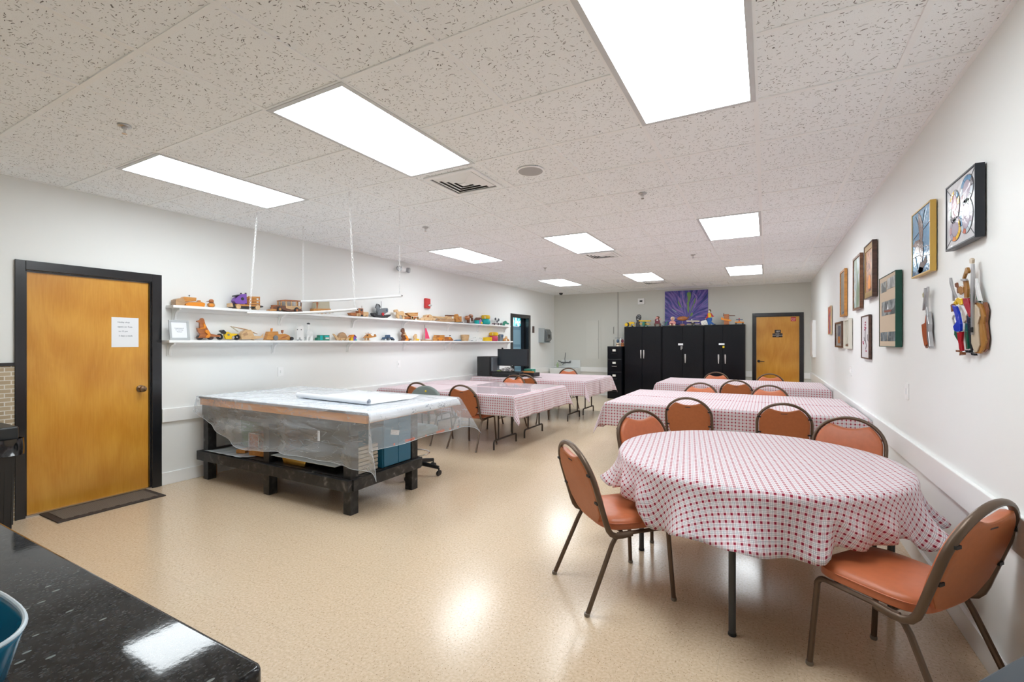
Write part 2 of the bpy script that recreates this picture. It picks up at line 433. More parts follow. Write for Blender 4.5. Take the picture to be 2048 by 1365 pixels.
TB = mat('ceiling_grid_paint', (.90, .92, .93), .4)
gr = MB()
for k in range(ix0, ix1+1):
    x = GX+k*G
    if XL < x < XR: gr.box(x-.0125, x+.0125, YF, YB, HZ, HZ+.012)
for k in range(iy0, iy1+1):
    y = GY+k*G
    if not YF < y < YB: continue
    xs = [(XL, XR)]
    for i in range(3):
        for j in range(3):
            if k == 6*j+1:
                lx0 = GX-G-i*3*G; xs = [q for a, b in xs for q in ((a, min(b, lx0)), (max(a, lx0+G), b)) if q[1]-q[0] > .01]
    for a, b in sorted(set(xs)): gr.box(a, b, y-.0125, y+.0125, HZ+.0003, HZ+.0125)
gr.box(XL, XL+.02, YF, YB, HZ-.001, HZ+.012); gr.box(XR-.02, XR, YF, YB, HZ-.001, HZ+.012)
gr.box(XL, XR, YB-.02, YB, HZ-.001, HZ+.006)
struct('trim_2', gr, TB, 'white ceiling grid rails', smooth=0)
# lamps
names = [['nearest', 'nearest', 'nearest'], ['middle', 'middle', 'middle'], ['far', 'far', 'far']]
LP = mat('lamp_frame_paint', (.62, .64, .66), .4)
lab = {(0, 0): 'large glowing ceiling panel overhead at the right, closest to the viewer', (0, 1): 'long glowing ceiling panel between the near vent and the sprinkler',
       (0, 2): 'glowing ceiling panel above the doorway end of the toy shelves', (1, 0): 'glowing ceiling panel in the middle row, nearest the picture wall',
       (1, 1): 'glowing ceiling panel in the centre of the middle row', (1, 2): 'glowing ceiling panel of the middle row, nearest the toy shelves',
       (2, 0): 'glowing ceiling panel of the far row, in front of the wooden far door', (2, 1): 'glowing ceiling panel of the far row, centre one',
       (2, 2): 'glowing ceiling panel of the far row, nearest the corner sink'}
for j in range(3):
    for i in range(3):
        x0 = GX-G-i*3*G; y0 = GY+j*6*G
        t = thing('ceiling_light', lab[(j, i)], 'light', (x0+G/2, y0+G, HZ), 'recessed ceiling light panels')
        fr = MB(); e = .027
        for a, b, c, d in ((x0, x0+e, y0, y0+2*G), (x0+G-e, x0+G, y0, y0+2*G), (x0+e, x0+G-e, y0, y0+e), (x0+e, x0+G-e, y0+2*G-e, y0+2*G)):
            fr.box(a, b, c, d, HZ-.004, HZ+.03)
        obj('frame', fr, LP, t, smooth=0)
        hb = MB(); hb.box(x0+.015, x0+G-.015, y0+.015, y0+2*G-.015, HZ+.10, HZ+.105); hb.box(x0+.015, x0+.02, y0+.015, y0+2*G-.015, HZ+.012, HZ+.10); hb.box(x0+G-.02, x0+G-.015, y0+.015, y0+2*G-.015, HZ+.012, HZ+.10); hb.box(x0+.02, x0+G-.02, y0+.015, y0+.02, HZ+.012, HZ+.10); hb.box(x0+.02, x0+G-.02, y0+2*G-.02, y0+2*G-.015, HZ+.012, HZ+.10)
        obj('housing', hb, LP, t, smooth=0)  # unseen box added above the diffuser to block light leaking upward
        obj('diffuser', MB().box(x0+e, x0+G-e, y0+e, y0+2*G-e, HZ+.004, HZ+.010), LENS, t, smooth=0)
# sprinklers
for u, v, lb in ((249, 252, 'ceiling sprinkler head above the wooden door side'), (1285, 387, 'ceiling sprinkler head beside the round speaker, centre of ceiling'),
             (851, 455, 'ceiling sprinkler head past the hanging chains'), (1386, 510, 'small ceiling sprinkler head between the middle and far light rows'),
             (1090, 536, 'distant ceiling sprinkler head near the far left light')):
    x, y = onZ(u, v, HZ)
    t = thing('fire_sprinkler', lb, 'sprinkler', (x, y, HZ), 'ceiling sprinklers')
    obj('escutcheon', MB().lathe([(.036, 0), (.034, -.006), (.016, -.010), (.012, -.02)][::-1], (x, y, HZ)), SILV, t)
    h = MB().cyl((x, y, HZ-.045), (x, y, HZ-.008), .006, 8); h.lathe([(.014, -.048), (.014, -.045)], (x, y, HZ), 12)
    h.tube([(x-.012, y, HZ-.022), (x-.010, y, HZ-.04), (x, y, HZ-.045)], .002, 6); h.tube([(x+.012, y, HZ-.022), (x+.010, y, HZ-.04), (x, y, HZ-.045)], .002, 6)
    obj('sprinkler_head', h, CHROME, t)
# air vents (four-way diffusers)
def vent(ix, iy, lb, k=1):
    x0 = GX+ix*G; y0 = GY+iy*G; cx = x0+G/2; cy = y0+G/2; z = HZ
    t = thing('ceiling_vent', lb, 'vent', (cx, cy, z), 'square ceiling vents')
    obj('backing', MB().box(cx-.2, cx+.2, cy-.2, cy+.2, z-.002, z+.001), mat('vent_dark', (.06, .06, .06), .8), t, smooth=0)
    fl = MB(); a = .235; b = .20
    for p in ((cx-a, cx+a, cy-a, cy-b), (cx-a, cx+a, cy+b, cy+a), (cx-a, cx-b, cy-b, cy+b), (cx+b, cx+a, cy-b, cy+b)): fl.box(*p, z-.010, z+.002)
    obj('frame', fl, TB, t, smooth=0)
    sl = MB()
    for q in range(4):
        r0 = .185-q*.042; r1 = r0-.037
        for s0 in range(4):
            M = Matrix.Translation((cx, cy, z)) @ Matrix.Rotation(s0*PI/2, 4, 'Z'); sl.X = M
            sl.add([(-r0, -r0, -.003), (r0, -r0, -.003), (r1, -r1, -.016), (-r1, -r1, -.016), (-r0, -r0, -.001), (r0, -r0, -.001), (r1, -r1, -.014), (-r1, -r1, -.014)],
                   [(0, 3, 2, 1), (4, 5, 6, 7), (0, 1, 5, 4), (2, 3, 7, 6)])
    sl.X = None; sl.box(cx-.03, cx+.03, cy-.03, cy+.03, z-.018, z-.014)
    obj('louvre', sl, TB, t, smooth=0)
vent(-4, 2, 'square four-way air vent beside the second light panel')
vent(-4, 8, 'square air vent just beyond the middle light panel')
vent(-4, 14, 'small distant air vent beyond the far centre light panel')
# flush panel and plain grille far left
t = thing('ceiling_panel', 'smooth flush ceiling hatch past the middle row light near the shelf wall', 'hatch', (-4.62, 6.82, HZ))
obj('frame', MB().box(-4.90, -4.34, 6.52, 7.12, HZ-.006, HZ+.002), TB, t, smooth=0)
obj('door', MB().box(-4.87, -4.37, 6.55, 7.09, HZ-.009, HZ-.006), WHITE, t, smooth=0)
t = thing('ceiling_grille', 'long pale return air grille in three sections by the far wall', 'vent', (-1.28, 11.32, HZ))
for k in range(3):
    a = -1.80+k*.36; p = obj('grille_section', MB().box(a, a+.33, 11.08, 11.58, HZ-.008, HZ+.002), WHITE, t, smooth=0)
    q = MB()
    for r in range(8): q.box(a+.02, a+.31, 11.11+r*.056, 11.135+r*.056, HZ-.010, HZ-.008)
    obj('slat', q, TB, p, smooth=0)
x, y = onZ(1061, 342, HZ)
t = thing('ceiling_speaker', 'round grey speaker grille set in the ceiling', 'speaker', (x, y, HZ))
obj('ring', MB().lathe([(.105, -.006), (.108, 0)], (x, y, HZ), 32), TB, t); 
obj('grille', MB().lathe([(.0001, -.009), (.06, -.009), (.094, -.006)], (x, y, HZ), 32), mat('speaker_mesh', (.42, .42, .42), .6), t)
# camera dome in the far corner
x, y = onZ(1122, 585, HZ)
t = thing('security_camera', 'small black dome camera under the ceiling in the far left corner', 'camera', (x, y, HZ))
obj('base', MB().lathe([(.06, -.02), (.065, 0)], (x, y, HZ)), WHITE, t); obj('dome', MB().ell((x, y, HZ-.03), .05, .05, .045), BLKP, t)

# baseboards and chair rails
def strip(nm, x0, x1, y0, y1, z0, z1, lb): struct(nm, MB().box(x0, x1, y0, y1, z0, z1), TRIMW, lb, smooth=0, bev=.004)
strip('baseboard_left', XL, XL+.014, 2.357, 9.50, 0, .125, 'white baseboard below the toy shelves')
strip('baseboard_right', XR-.014, XR, YF, YB, 0, .125, 'white baseboard of the picture wall')
struct('trim_3', MB().box(XR-.020, XR, YF, YB, .118, .128), TRIMW, 'baseboard cap on the picture wall', smooth=0)
strip('baseboard_back', XL, -.30, YB-.014, YB, 0, .125, 'white baseboard of the far wall')
strip('trim_4', XL, XL+.022, 2.357, 9.50, .625, .760, 'flat white chair rail under the toy shelves')
strip('trim_5', XR-.022, XR, YF, YB, .625, .770, 'flat white chair rail on the picture wall')
strip('trim_6', XL, -.30, YB-.022, YB, .615, .745, 'flat chair rail on the far wall')
strip('trim_7', .715, XR, YB-.022, YB, .615, .745, 'short chair rail right of the far door')
strip('trim_8', XL, XL+.022, 10.53, YB, .615, .745, 'chair rail between the dark doorway and the corner')
x = onY(1236, 600, YB)[0]
struct('trim_9', MB().box(x-.012, x+.012, YB-.02, YB, .745, HZ), mat('grey_trim', (.45, .45, .42), .5), 'thin vertical strip on the far wall above the filing cabinet', smooth=0)
# brick facing left of the near door
struct('trim_10', MB().box(XL, XL+.012, -.5, 1.331, 0, 1.235), BRICK, 'tan brick facing left of the near door', smooth=0, loc=(XL, 0, 0))
struct('trim_11', MB().box(XL, XL+.022, -.5, 1.333, 1.235, 1.262), BLACKF, 'black cap strip on the brick facing', smooth=0)

# ---- near door on the left wall
t = MB(); e = .08
def casing(y0, y1, z, ow=.062, p=.018, dp=.10):
    q = MB(); X = XL
    q.box(X, X+p, y0-ow, y0, 0, z+.075); q.box(X, X+p, y1, y1+e_, 0, z+.075); q.box(X, X+p, y0, y1, z, z+.075)
    q.box(X-dp, X, y0-.004, y0+.012, 0, z); q.box(X-dp, X, y1-.012, y1+.004, 0, z); q.box(X-dp, X, y0, y1, z-.012, z+.002)
    return q
e_ = .083
dr = thing('door_1', 'amber varnished wooden door in a black frame on the left wall', None, (XL, 1.83, 0)); del dr['label']; dr['kind'] = 'structure'; dr['label'] = 'amber varnished wooden door in a black frame on the left wall'
obj('door_frame', casing(D1[0], D1[1], D1[2]), BLACKF, dr, smooth=0, bev=.003)
lf = obj('door_leaf', MB().box(XL-.060, XL-.022, D1[0]+.014, D1[1]-.014, .012, D1[2]-.014), DOORW, dr, smooth=0, bev=.002)
obj('threshold', MB().box(XL-.10, XL+.01, D1[0], D1[1], 0, .012), SILV, dr, smooth=0)
ky, kz = onX(283, 778, XL)
kn = MB(); kn.X = Matrix.Translation((XL-.022, ky, kz)) @ Matrix.Rotation(PI/2, 4, 'Y')
kn.lathe([(.034, 0), (.034, .006), (.014, .012), (.012, .03), (.024, .038), (.030, .052), (.027, .066), (.012, .072), (.0001, .073)], n=24)
obj('door_knob', kn, mat('aged_bronze', (.20, .13, .08), .3, .9), dr)
struct('trim_12', MB().box(XL-T-1.2, XL-T-.02, 1.2, 2.5, 0, .002), mat('next_room', (.5, .5, .5), .8), 'floor beyond the near door', smooth=0)
# paper notice
t = thing('paper_notice', 'white typed paper notice taped to the amber door', 'notice', (XL-.02, 2.07, 1.37))
obj('paper', MB().box(XL-.0215, XL-.0205, 1.966, 2.176, 1.377, 1.655), mat('paper', (.82, .84, .87), .6), t, smooth=0)
INK = mat('grey_ink', (.10, .13, .17), .6)
for s_, dy, z in (('Hobby shop', 0, 1.605), ('opens on Tues', 0, 1.562), ('to 12 pm', .008, 1.520), ('3 days a week', .008, 1.478)):
    text('printed_line', s_, .019, INK, t, face_east(XL-.0200, 2.012+dy, z))
# doormat
m_ = MB(); pts = [(-5.335, 1.47), (-4.875, 1.464), (-4.872, 2.22), (-5.30, 2.225)]
m_.prism([(XL+.012, 1.475), (-4.875, 1.475), (-4.875, 2.225), (XL+.012, 2.225)], 'z', 0, .010)
t = thing('doormat', 'brown ribbed doormat on the floor at the amber door', 'doormat', (-5.06, 1.85, 0))
obj('border', m_, mat('mat_rubber', (.045, .033, .028), .7), t, smooth=0, bev=.003)
obj('pile', MB().box(XL+.05, -4.92, 1.52, 2.18, .010, .014), MATM, t, smooth=0)

# ---- far doorway on the left wall: black frame, blue glazed door set deep
BLUE = mat('blue_door_paint', (.13, .25, .34), .35)
dr = thing('door_2', None, None, (XL, 10.0, 0)); dr['kind'] = 'structure'; dr['label'] = 'dark framed doorway with a blue glazed door near the far corner'
e_ = .10; q = casing(D2[0], D2[1], D2[2], .10, .018, .12)
obj('door_frame', q, BLACKF, dr, smooth=0)
struct_x = XL-.13
lf = obj('door_leaf', MB().box(struct_x-.04, struct_x, 9.45, 10.28, 0, 1.80), BLUE, dr, smooth=0)
pn = MB()
for (y0, y1) in ((9.66, 9.80), (9.86, 10.22)):
    for z0, z1 in ((.25, .72), (.80, 1.30), (1.36, 1.72)): pn.box(struct_x, struct_x+.008, y0, y1, z0, z1)
obj('door_panel', pn, mat('blue_panel_paint', (.20, .35, .45), .35), dr, smooth=0, bev=.003)
obj('jamb', MB().box(struct_x-.05, struct_x+.01, 10.28, 10.44, 0, 2.05), mat('dark_jamb', (.012, .02, .028), .4), dr, smooth=0)
m = mat('window_view', (.4, .8, .85), .4); g = NT(m); co = g.coord(); n = g.noise(co, 7, 4, 1.4)
c_ = g.ramp(n, [(.40, (.02, .30, .36)), (.50, (.12, .62, .68)), (.56, (.75, .93, 1))]); g.col(c_); g.l(c_, g.b.inputs['Emission Color']); g.b.inputs['Emission Strength'].default_value = .9
obj('transom_window', MB().box(struct_x-.03, struct_x-.01, 9.50, 10.27, 1.82, 2.06), m, dr, smooth=0)

# ---- far door on the back wall
dr = thing('door_3', None, None, (.2, YB, 0)); dr['kind'] = 'structure'; dr['label'] = 'amber wooden door in a black frame on the far wall'
q = MB(); a, b, z = D3
q.box(a-.07, a, YB-.018, YB, 0, z+.075); q.box(b, b+.07, YB-.018, YB, 0, z+.075); q.box(a, b, YB-.018, YB, z, z+.075)
q.box(a-.002, a+.012, YB, YB+.1, 0, z); q.box(b-.012, b+.002, YB, YB+.1, 0, z); q.box(a, b, YB, YB+.1, z-.012, z+.002)
obj('door_frame', q, BLACKF, dr, smooth=0, bev=.003)
obj('door_leaf', MB().box(a+.013, b-.013, YB+.018, YB+.056, .01, z-.013), DOORW, dr, smooth=0)
hx, hz = onY(1517.5, 723, YB)
hh = MB().cyl((hx, YB+.018, hz), (hx, YB+.004, hz), .030, 20); hh.tube([(hx, YB+.01, hz), (hx, YB-.03, hz), (hx+.015, YB-.036, hz), (hx+.115, YB-.034, hz-.006)], .009, 8)
obj('door_handle', hh, BLKP, dr)
def plate_back(nm, u0, v0, u1, v1, m, parent, y=YB, th=.004):
    x0, z1 = onY(u0, v0, y); x1, z0 = onY(u1, v1, y)
    return obj(nm, MB().box(x0, x1, y-th, y, z0, z1), m, parent, smooth=0), (x0, x1, z0, z1)
t = thing('door_sign', 'dark two-part room number sign on the far door', 'sign', (.2, YB+.018, 1.45))
DS = mat('dark_brown_sign', (.025, .014, .012), .4); SW = mat('sign_white', (.8, .8, .76), .5)
_, e1 = plate_back('number_plate', 1549.2, 660.3, 1561.6, 667, DS, t, YB+.018)
_, e2 = plate_back('name_plate', 1545, 667.2, 1565, 675, DS, t, YB+.018)
text('lettering', '107', .055, SW, t, face_south((e1[0]+e1[1])/2, YB+.0135, e1[2]+.020), align='CENTER')
for s_, sz, z in (('ROOM', .026, e2[3]-.024), ('WOOD WORKING', .024, e2[3]-.052), ('SHOP', .020, e2[3]-.074)):
    text('lettering', s_, sz, SW, t, face_south((e2[0]+e2[1])/2, YB+.0135, z), align='CENTER')
RED = mat('red_plastic', (.55, .03, .03), .4)
t = thing('door_sticker', 'small red and white sticker in the upper corner of the far door', 'sticker', (.55, YB+.018, 1.9))
_, e3 = plate_back('sticker_base', 1581.5, 635, 1591.8, 643, RED, t, YB+.018, .002)
text('lettering', 'STOP', .035, SW, t, face_south((e3[0]+e3[1])/2, YB+.0155, e3[2]+.04), align='CENTER')
text('lettering', 'alarm', .026, SW, t, face_south((e3[0]+e3[1])/2, YB+.0155, e3[2]+.012), align='CENTER')

# ---- wall fittings
def plate_left(nm, lb, cat, u0, v0, u1, v1, th=.006, grp=None, toggle=True, m=None):
    y0, z1 = onX(u0, v0, XL); y1, z0 = onX(u1, v1, XL); t = thing(nm, lb, cat, (XL, (y0+y1)/2, z0), grp)
    obj('plate', MB().box(XL, XL+th, y0, y1, z0, z1), m or WHITE, t, smooth=0, bev=.002)
    if toggle:
        cy = (y0+y1)/2; cz = (z0+z1)/2
        obj('switch', MB().box(XL+th, XL+th+.008, cy-.008, cy+.008, cz-.015, cz+.018), WHITE, t, smooth=0)
    return t
plate_left('wall_socket', 'white wall plate above the workbench', 'outlet', 555.5, 735, 566.5, 753)
plate_left('light_switch', 'small white switch plate on the left wall past the workbench', 'switch', 794, 722, 800.5, 735)
plate_left('card_reader', 'narrow brown plate on the wall beside the dark doorway', 'switch', 1064.5, 653, 1067.5, 666, .02, toggle=False, m=mat('brown_plate', (.07, .04, .035), .5))
def plate_right(nm, lb, u0, v0, u1, v1, grp=None):
    y0, za = onX(u0, v0, XR); y1, zb = onX(u1, v1, XR); y0, y1 = sorted((y0, y1)); z0, z1 = sorted((za, zb)); t = thing(nm, lb, 'switch', (XR, (y0+y1)/2, z0), grp)
    obj('plate', MB().box(XR-.006, XR, y0, y1, z0, z1), WHITE, t, smooth=0, bev=.002); cy = (y0+y1)/2; cz = (z0+z1)/2
    obj('switch', MB().box(XR-.014, XR-.006, cy-.010, cy+.010, cz-.02, cz+.02), WHITE, t, smooth=0)
plate_right('light_switch', 'white switch plate on the picture wall, the one nearer the viewer', 1818.5, 768, 1811.5, 798, 'switch plates on the picture wall')
plate_right('light_switch', 'white switch plate on the picture wall, the one below the dark branch picture', 1704, 734, 1700, 751, 'switch plates on the picture wall')
# red alarm
y0, z1 = onX(847.5, 597, XL); y1, z0 = onX(858.5, 618, XL)
t = thing('fire_alarm', 'red wall alarm with a silver horn above the shelves', 'fire alarm', (XL, (y0+y1)/2, z0))
obj('housing', MB().box(XL, XL+.05, y0, y1-.02, z0, z1), RED, t, smooth=0, bev=.012)
obj('strobe', MB().ell((XL+.055, (y0+y1)/2+.02, z0+.055), .035, .05, .022), CHROME, t)
# emergency light: rounded body with two lamps
y0, z1 = onX(787, 532, XL); y1, z0 = onX(812, 546, XL); cy, cz = (y0+y1)/2, (z0+z1)/2
t = thing('emergency_light', 'rounded white emergency light high on the left wall', 'emergency light', (XL, cy, cz))
obj('body', MB().ell((XL+.03, cy, cz), .06, .11, .045), WHITE, t)
for k in (-1, 1):
    q = MB(); q.cyl((XL+.06, cy+k*.10, cz), (XL+.10, cy+k*.115, cz-.01), .038, 18, .045)
    l_ = obj('lamp_head', q, mat('grey_plastic', (.35, .36, .38), .4), t)
    obj('lamp_lens', MB().cyl((XL+.10, cy+k*.115, cz-.01), (XL+.103, cy+k*.116, cz-.01), .039, 18), mat('lamp_glass', (.5, .52, .55), .25), l_)
# far wall: strobe box, access panel, plates
t = thing('wall_strobe', 'small white signal box on the far wall left of the purple painting', 'alarm', (-2.82, YB, 2.4))
_, e1 = plate_back('housing', 1276.5, 598, 1289.5, 609, WHITE, t, YB, .05)
x_ = (e1[0]+e1[1])/2; z_ = (e1[2]+e1[3])/2
obj('strobe_window', MB().box(x_-.035, x_+.035, YB-.056, YB-.05, z_-.015, z_+.025), BLKP, t, smooth=0)
t = thing('access_panel', 'flush white access panel in the far wall left of the filing cabinet', 'hatch', (-4.13, YB, 1.0))
_, e1 = plate_back('outer_frame', 1166, 636, 1202, 724, WBACK, t, YB, .006)
_, e1 = plate_back('panel_door', 1173, 642, 1197, 718, mat('panel_paint', (.66, .665, .62), .4), t, YB-.006, .006)
obj('edge_line', MB().box(e1[1]-.004, e1[1]+.008, YB-.0065, YB-.006, e1[2], e1[3]), mat('shadow_gap', (.25, .25, .23), .8), t, smooth=0)
obj('latch', MB().cyl((e1[1]-.03, YB-.012, 1.50), (e1[1]-.03, YB-.018, 1.50), .012, 12), SILV, t)
for k, (v0_, v1_, lb) in enumerate(((653.5, 668, 'upper square cover plate on the far wall by the vertical strip'), (679, 692, 'lower square cover plate on the far wall, just above the filing cabinet'))):
    t = thing('cover_plate', lb, 'switch', (-3.6, YB, 1.5), 'cover plates on the far wall')
    plate_back('plate', 1217.5, v0_, 1228, v1_, WBACK, t, YB, .012)
    x0, z1 = onY(1226.8, v0_, YB-.01)
    plate_back('edge', 1226.9, v0_+1, 1228, v1_, mat('shadow_gap'), t, YB-.002, .011)
# tall white box at the far end of the picture wall
t = thing('wall_panel', 'narrow white electrical panel at the far end of the picture wall', 'panel', (XR, 11.3, 1.1))
obj('box', MB().box(XR-.05, XR, 10.95, 11.62, 1.12, 1.86), WHITE, t, smooth=0, bev=.004)
obj('box_door', MB().box(XR-.056, XR-.05, 11.0, 11.57, 1.17, 1.81), TRIMW, t, smooth=0)
# paper towel dispenser
dy0, dz1 = 11.02, 1.775; GP = mat('smoked_plastic', (.10, .115, .12), .15, coat=.5); GP2 = mat('pale_grey_plastic', (.36, .40, .41), .4)
t = thing('paper_towel_dispenser', 'smoky grey paper towel dispenser on the wall near the corner sink', 'towel dispenser', (XL, 11.2, 1.41))
pr = [(XL, 1.42), (XL+.16, 1.42), (XL+.225, 1.50), (XL+.215, 1.68), (XL+.17, 1.76), (XL+.10, 1.78), (XL, 1.78)]
obj('cover', MB().prism(pr, 'y', dy0+.05, dy0+.36), GP, t, bev=.008)
obj('side_plate', MB().prism([(XL, 1.41), (XL+.15, 1.41), (XL+.16, 1.785), (XL, 1.785)], 'y', dy0, dy0+.05), GP2, t, bev=.006)
obj('window', MB().box(XL+.222, XL+.226, dy0+.12, dy0+.26, 1.52, 1.62), BLKP, t, smooth=0)
obj('outlet', MB().box(XL+.04, XL+.19, dy0+.04, dy0+.34, 1.40, 1.42), GP2, t, smooth=0)
# corner sink
SNK = mat('white_enamel', (.78, .81, .80), .15, coat=.4)
sx0, sx1 = -5.20, -4.46; sy = YB-.46
t = thing('sink', 'white wall sink with a tall backsplash in the far left corner', 'sink', ((sx0+sx1)/2, YB-.2, .45))
bs = MB().box(sx0, sx1, sy, YB-.03, .66, .72)
obj('basin', MB().prism([(sy, .72), (sy, .66), (sy+.05, .50), (YB-.06, .50), (YB-.022, .66), (YB-.022, .72)], 'x', sx0, sx1), SNK, t, bev=.01)
obj('bowl', MB().box(sx0+.06, sx1-.06, sy+.05, YB-.12, .715, .722), GP2, t, smooth=0)
obj('backsplash', MB().box(sx0+.18, sx1, YB-.045, YB-.022, .72, .93), SNK, t, bev=.006)
fc = MB(); fx = -4.87; fz = .86
fc.tube([(fx-.12, YB-.05, fz), (fx-.12, YB-.14, fz), (fx+.12, YB-.14, fz), (fx+.12, YB-.05, fz)], .016, 8)
fc.tube([(fx, YB-.14, fz), (fx, YB-.16, fz+.10), (fx+.03, YB-.20, fz+.20), (fx+.06, YB-.26, fz+.27)], .010, 8)
fc.tube([(fx, YB-.14, fz-.02), (fx, YB-.25, fz-.01), (fx+.01, YB-.33, fz-.05)], .010, 8)
obj('faucet', fc, mat('dull_steel', (.22, .23, .24), .35, .8), t)
for k in (-1, 1): obj('tap_handle', MB().tube([(fx+k*.12, YB-.14, fz), (fx+k*.14, YB-.17, fz+.03), (fx+k*.19, YB-.19, fz+.045)], .014, 8), MT['dull_steel'], t)
obj('drain_pipe', MB().tube([((sx0+sx1)/2, YB-.22, .5), ((sx0+sx1)/2, YB-.22, .28), ((sx0+sx1)/2, YB-.12, .24), ((sx0+sx1)/2, YB-.045, .28)], .02, 10), CHROME, t)
bt = MB().lathe([(.028, 0), (.030, .01), (.030, .09), (.012, .115), (.010, .14)], (-5.10, YB-.13, .72), 14)
t = thing('soap_bottle', 'small green-tinted soap bottle on the corner sink', 'bottle', (-5.10, YB-.13, .72))
obj('bottle', bt, mat('soap_green', (.42, .55, .30), .15, coat=.5), t)
obj('pump', MB().tube([(-5.10, YB-.13, .86), (-5.10, YB-.13, .90), (-5.06, YB-.15, .90)], .005, 6), WHITE, t)
# ================================================================= CHAIRS
def lerp(a, b, t): return a+(b-a)*t
RUB = mat('clear_rubber_foot', (.20, .17, .14), .35)
def back_y(z): return -.150-(z-.42)*.31           # the back leans away
def make_chair(badge=True):
    t = thing('banquet_chair', None, None)
    for sx in (-1, 1):
        X = sx*.212
        # front leg with its bend into the seat rail, rear leg
        obj('leg', MB().tube([(X+sx*.016, .245, .012), (X, .222, .36)]+[(X, p[1], p[2]) for p in arc((.187, .365), .035, 0, PI/2, 5, 'yz')], .0125, 8, r2=.0125, up=(1, 0, 0)), FRAMEBR, t)
        obj('leg', MB().tube([(X+sx*.018, -.275, .012), (X, -.125, .345), (X, -.105, .378), (X, -.07, .397)], .0125, 8, r2=.0125, up=(1, 0, 0)), FRAMEBR, t)
        obj('foot_cap', MB().lathe([(.013, 0), (.0155, .005), (.0145, .018)], (X+sx*.016, .246, 0), 12), RUB, t)
        obj('foot_cap', MB().lathe([(.013, 0), (.0155, .005), (.0145, .018)], (X+sx*.018, -.278, 0), 12), RUB, t)
        obj('seat_rail', MB().tube([(X, .19, .400), (X, -.09, .398)], .0125, 8, r2=.0105, up=(1, 0, 0)), FRAMEBR, t)
    obj('stretcher', MB().tube([(-.2, .15, .402), (.2, .15, .402)], .009, 8).tube([(-.2, -.06, .402), (.2, -.06, .402)], .009, 8), FRAMEBR, t)
    # back hoop: from the rail, forward curl, up, over the arch and down again
    W = .222; zt = .855; zs = .66
    def half(sx):
        X = sx*W
        p = [(X, -.01, .398), (X, -.07, .391), (X, -.105, .393), (X, -.133, .406), (X, -.150, .428)]
        p += [(X, back_y(z), z) for z in (.46, .52, .59, zs)]
        return p
    L = half(-1); Rr = half(1)[::-1]
    A = [(-W*math.cos(a), back_y(zs+(zt-zs)*math.sin(a)), zs+(zt-zs)*math.sin(a)) for a in [PI*k/20 for k in range(1, 20)]]
    obj('back_frame', MB().tube(L+A+Rr, .0125, 10, r2=.0155, up=(1, 0, 0)), FRAMEBR, t)
    # back pad with the scooped hand hold
    def outline(w_, top):
        pts = []
        for k in range(0, 21):
            a = PI*k/20; x = -w_*math.cos(a); z = zs+(top-zs)*math.sin(a)
            if 6 < k < 14:
                q = (k-10)/4.0; z = zs+(top-zs)*math.sin(PI*6/20)+.004-.030*math.cos(q*PI/2)
            pts.append((x, z))
        return pts
    op = outline(W-.016, zt-.014)
    right = [(W-.018, .58), (W-.035, .50), (W-.085, .445), (.07, .425)]
    poly = op+right+[(-x, z) for x, z in right[::-1]]
    def pad(y0, y1, k=1.0, dz=0):
        mb = MB(); n = len(poly); cx, cz = 0, .62
        rows = []
        for kk, yy in ((1, y0), (1, lerp(y0, y1, .45)), (.97, lerp(y0, y1, .85)), (.90, y1)):
            rows.append([(cx+(x-cx)*kk*k, back_y(z)+yy, cz+(z-cz)*(kk if kk > .99 else (1-(1-kk)*.8))) for x, z in poly])
        vs = [p for r in rows for p in r]; fs = []
        for r in range(3):
            for j in range(n): fs.append((r*n+j, r*n+(j+1) % n, (r+1)*n+(j+1) % n, (r+1)*n+j))
        fs.append(tuple(range(n))[::-1]); fs.append(tuple(3*n+j for j in range(n)))
        if y1 > y0: fs = [f[::-1] for f in fs]
        return mb.add(vs, fs)
    obj('backrest', pad(-.006, .034), VINYL, t, smooth=50)
    bk = obj('back_panel', pad(-.006, -.014), VINYLB, t, smooth=30)
    for sx in (-1, 1):
        for z in (.57, .72):
            sc = MB(); sc.box(sx*(W-.035), sx*(W-.004), back_y(z)-.020, back_y(z)-.010, z-.006, z+.006)
            obj('bracket', sc, BLKP, t, smooth=0)
    if badge:
        obj('badge', MB().box(-.026, .026, back_y(.765)-.0175, back_y(.765)-.012, .758, .770), mat('badge_grey', (.08, .08, .09), .3, .6), t, smooth=0)
    # seat pad: rounded plan, crowned
    def plan(k, z, dome=0):
        pts = []
        for i in range(40):
            a = 2*PI*i/40; c_, s_ = math.cos(a), math.sin(a); e = .47
            x = math.copysign(abs(c_)**e, c_)*.219*k; y = math.copysign(abs(s_)**e, s_)*.220*k
            x *= 1-.06*(1-(y+.2)/.4) if y < .2 else 1
            pts.append((x, y*.93+.05, z))
        return pts
    mb = MB(); R_ = [plan(.94, .408), plan(1, .416), plan(1.0, .440), plan(.985, .455), plan(.90, .468), plan(.6, .476), plan(.25, .479)]
    vs = [p for r in R_ for p in r]; n = 40; fs = [tuple(range(n))[::-1], tuple((len(R_)-1)*n+j for j in range(n))]
    for r in range(len(R_)-1):
        for j in range(n): fs.append((r*n+j, r*n+(j+1) % n, (r+1)*n+(j+1) % n, (r+1)*n+j))
    sp = obj('seat', mb.add(vs, fs), VINYL, t, smooth=50)
    obj('piping', MB().tube([(x, y, .447) for x, y, z in plan(1.005, 0)], .0028, 6, closed=True), VINYL, sp)
    return t
chair0 = make_chair(); used = [False]
def chair(x, y, face, lb, grp=None):
    """face: direction the sitter looks, degrees from +Y turning left"""
    r = chair0 if not used[0] else copy_tree(chair0)
    used[0] = True
    for k in ('group',):
        if k in r: del r[k]
    r.location = (x, y, 0); r.rotation_euler = (0, 0, math.radians(face))
    tag(r, lb, 'chair', 'orange vinyl banquet chairs'); return r
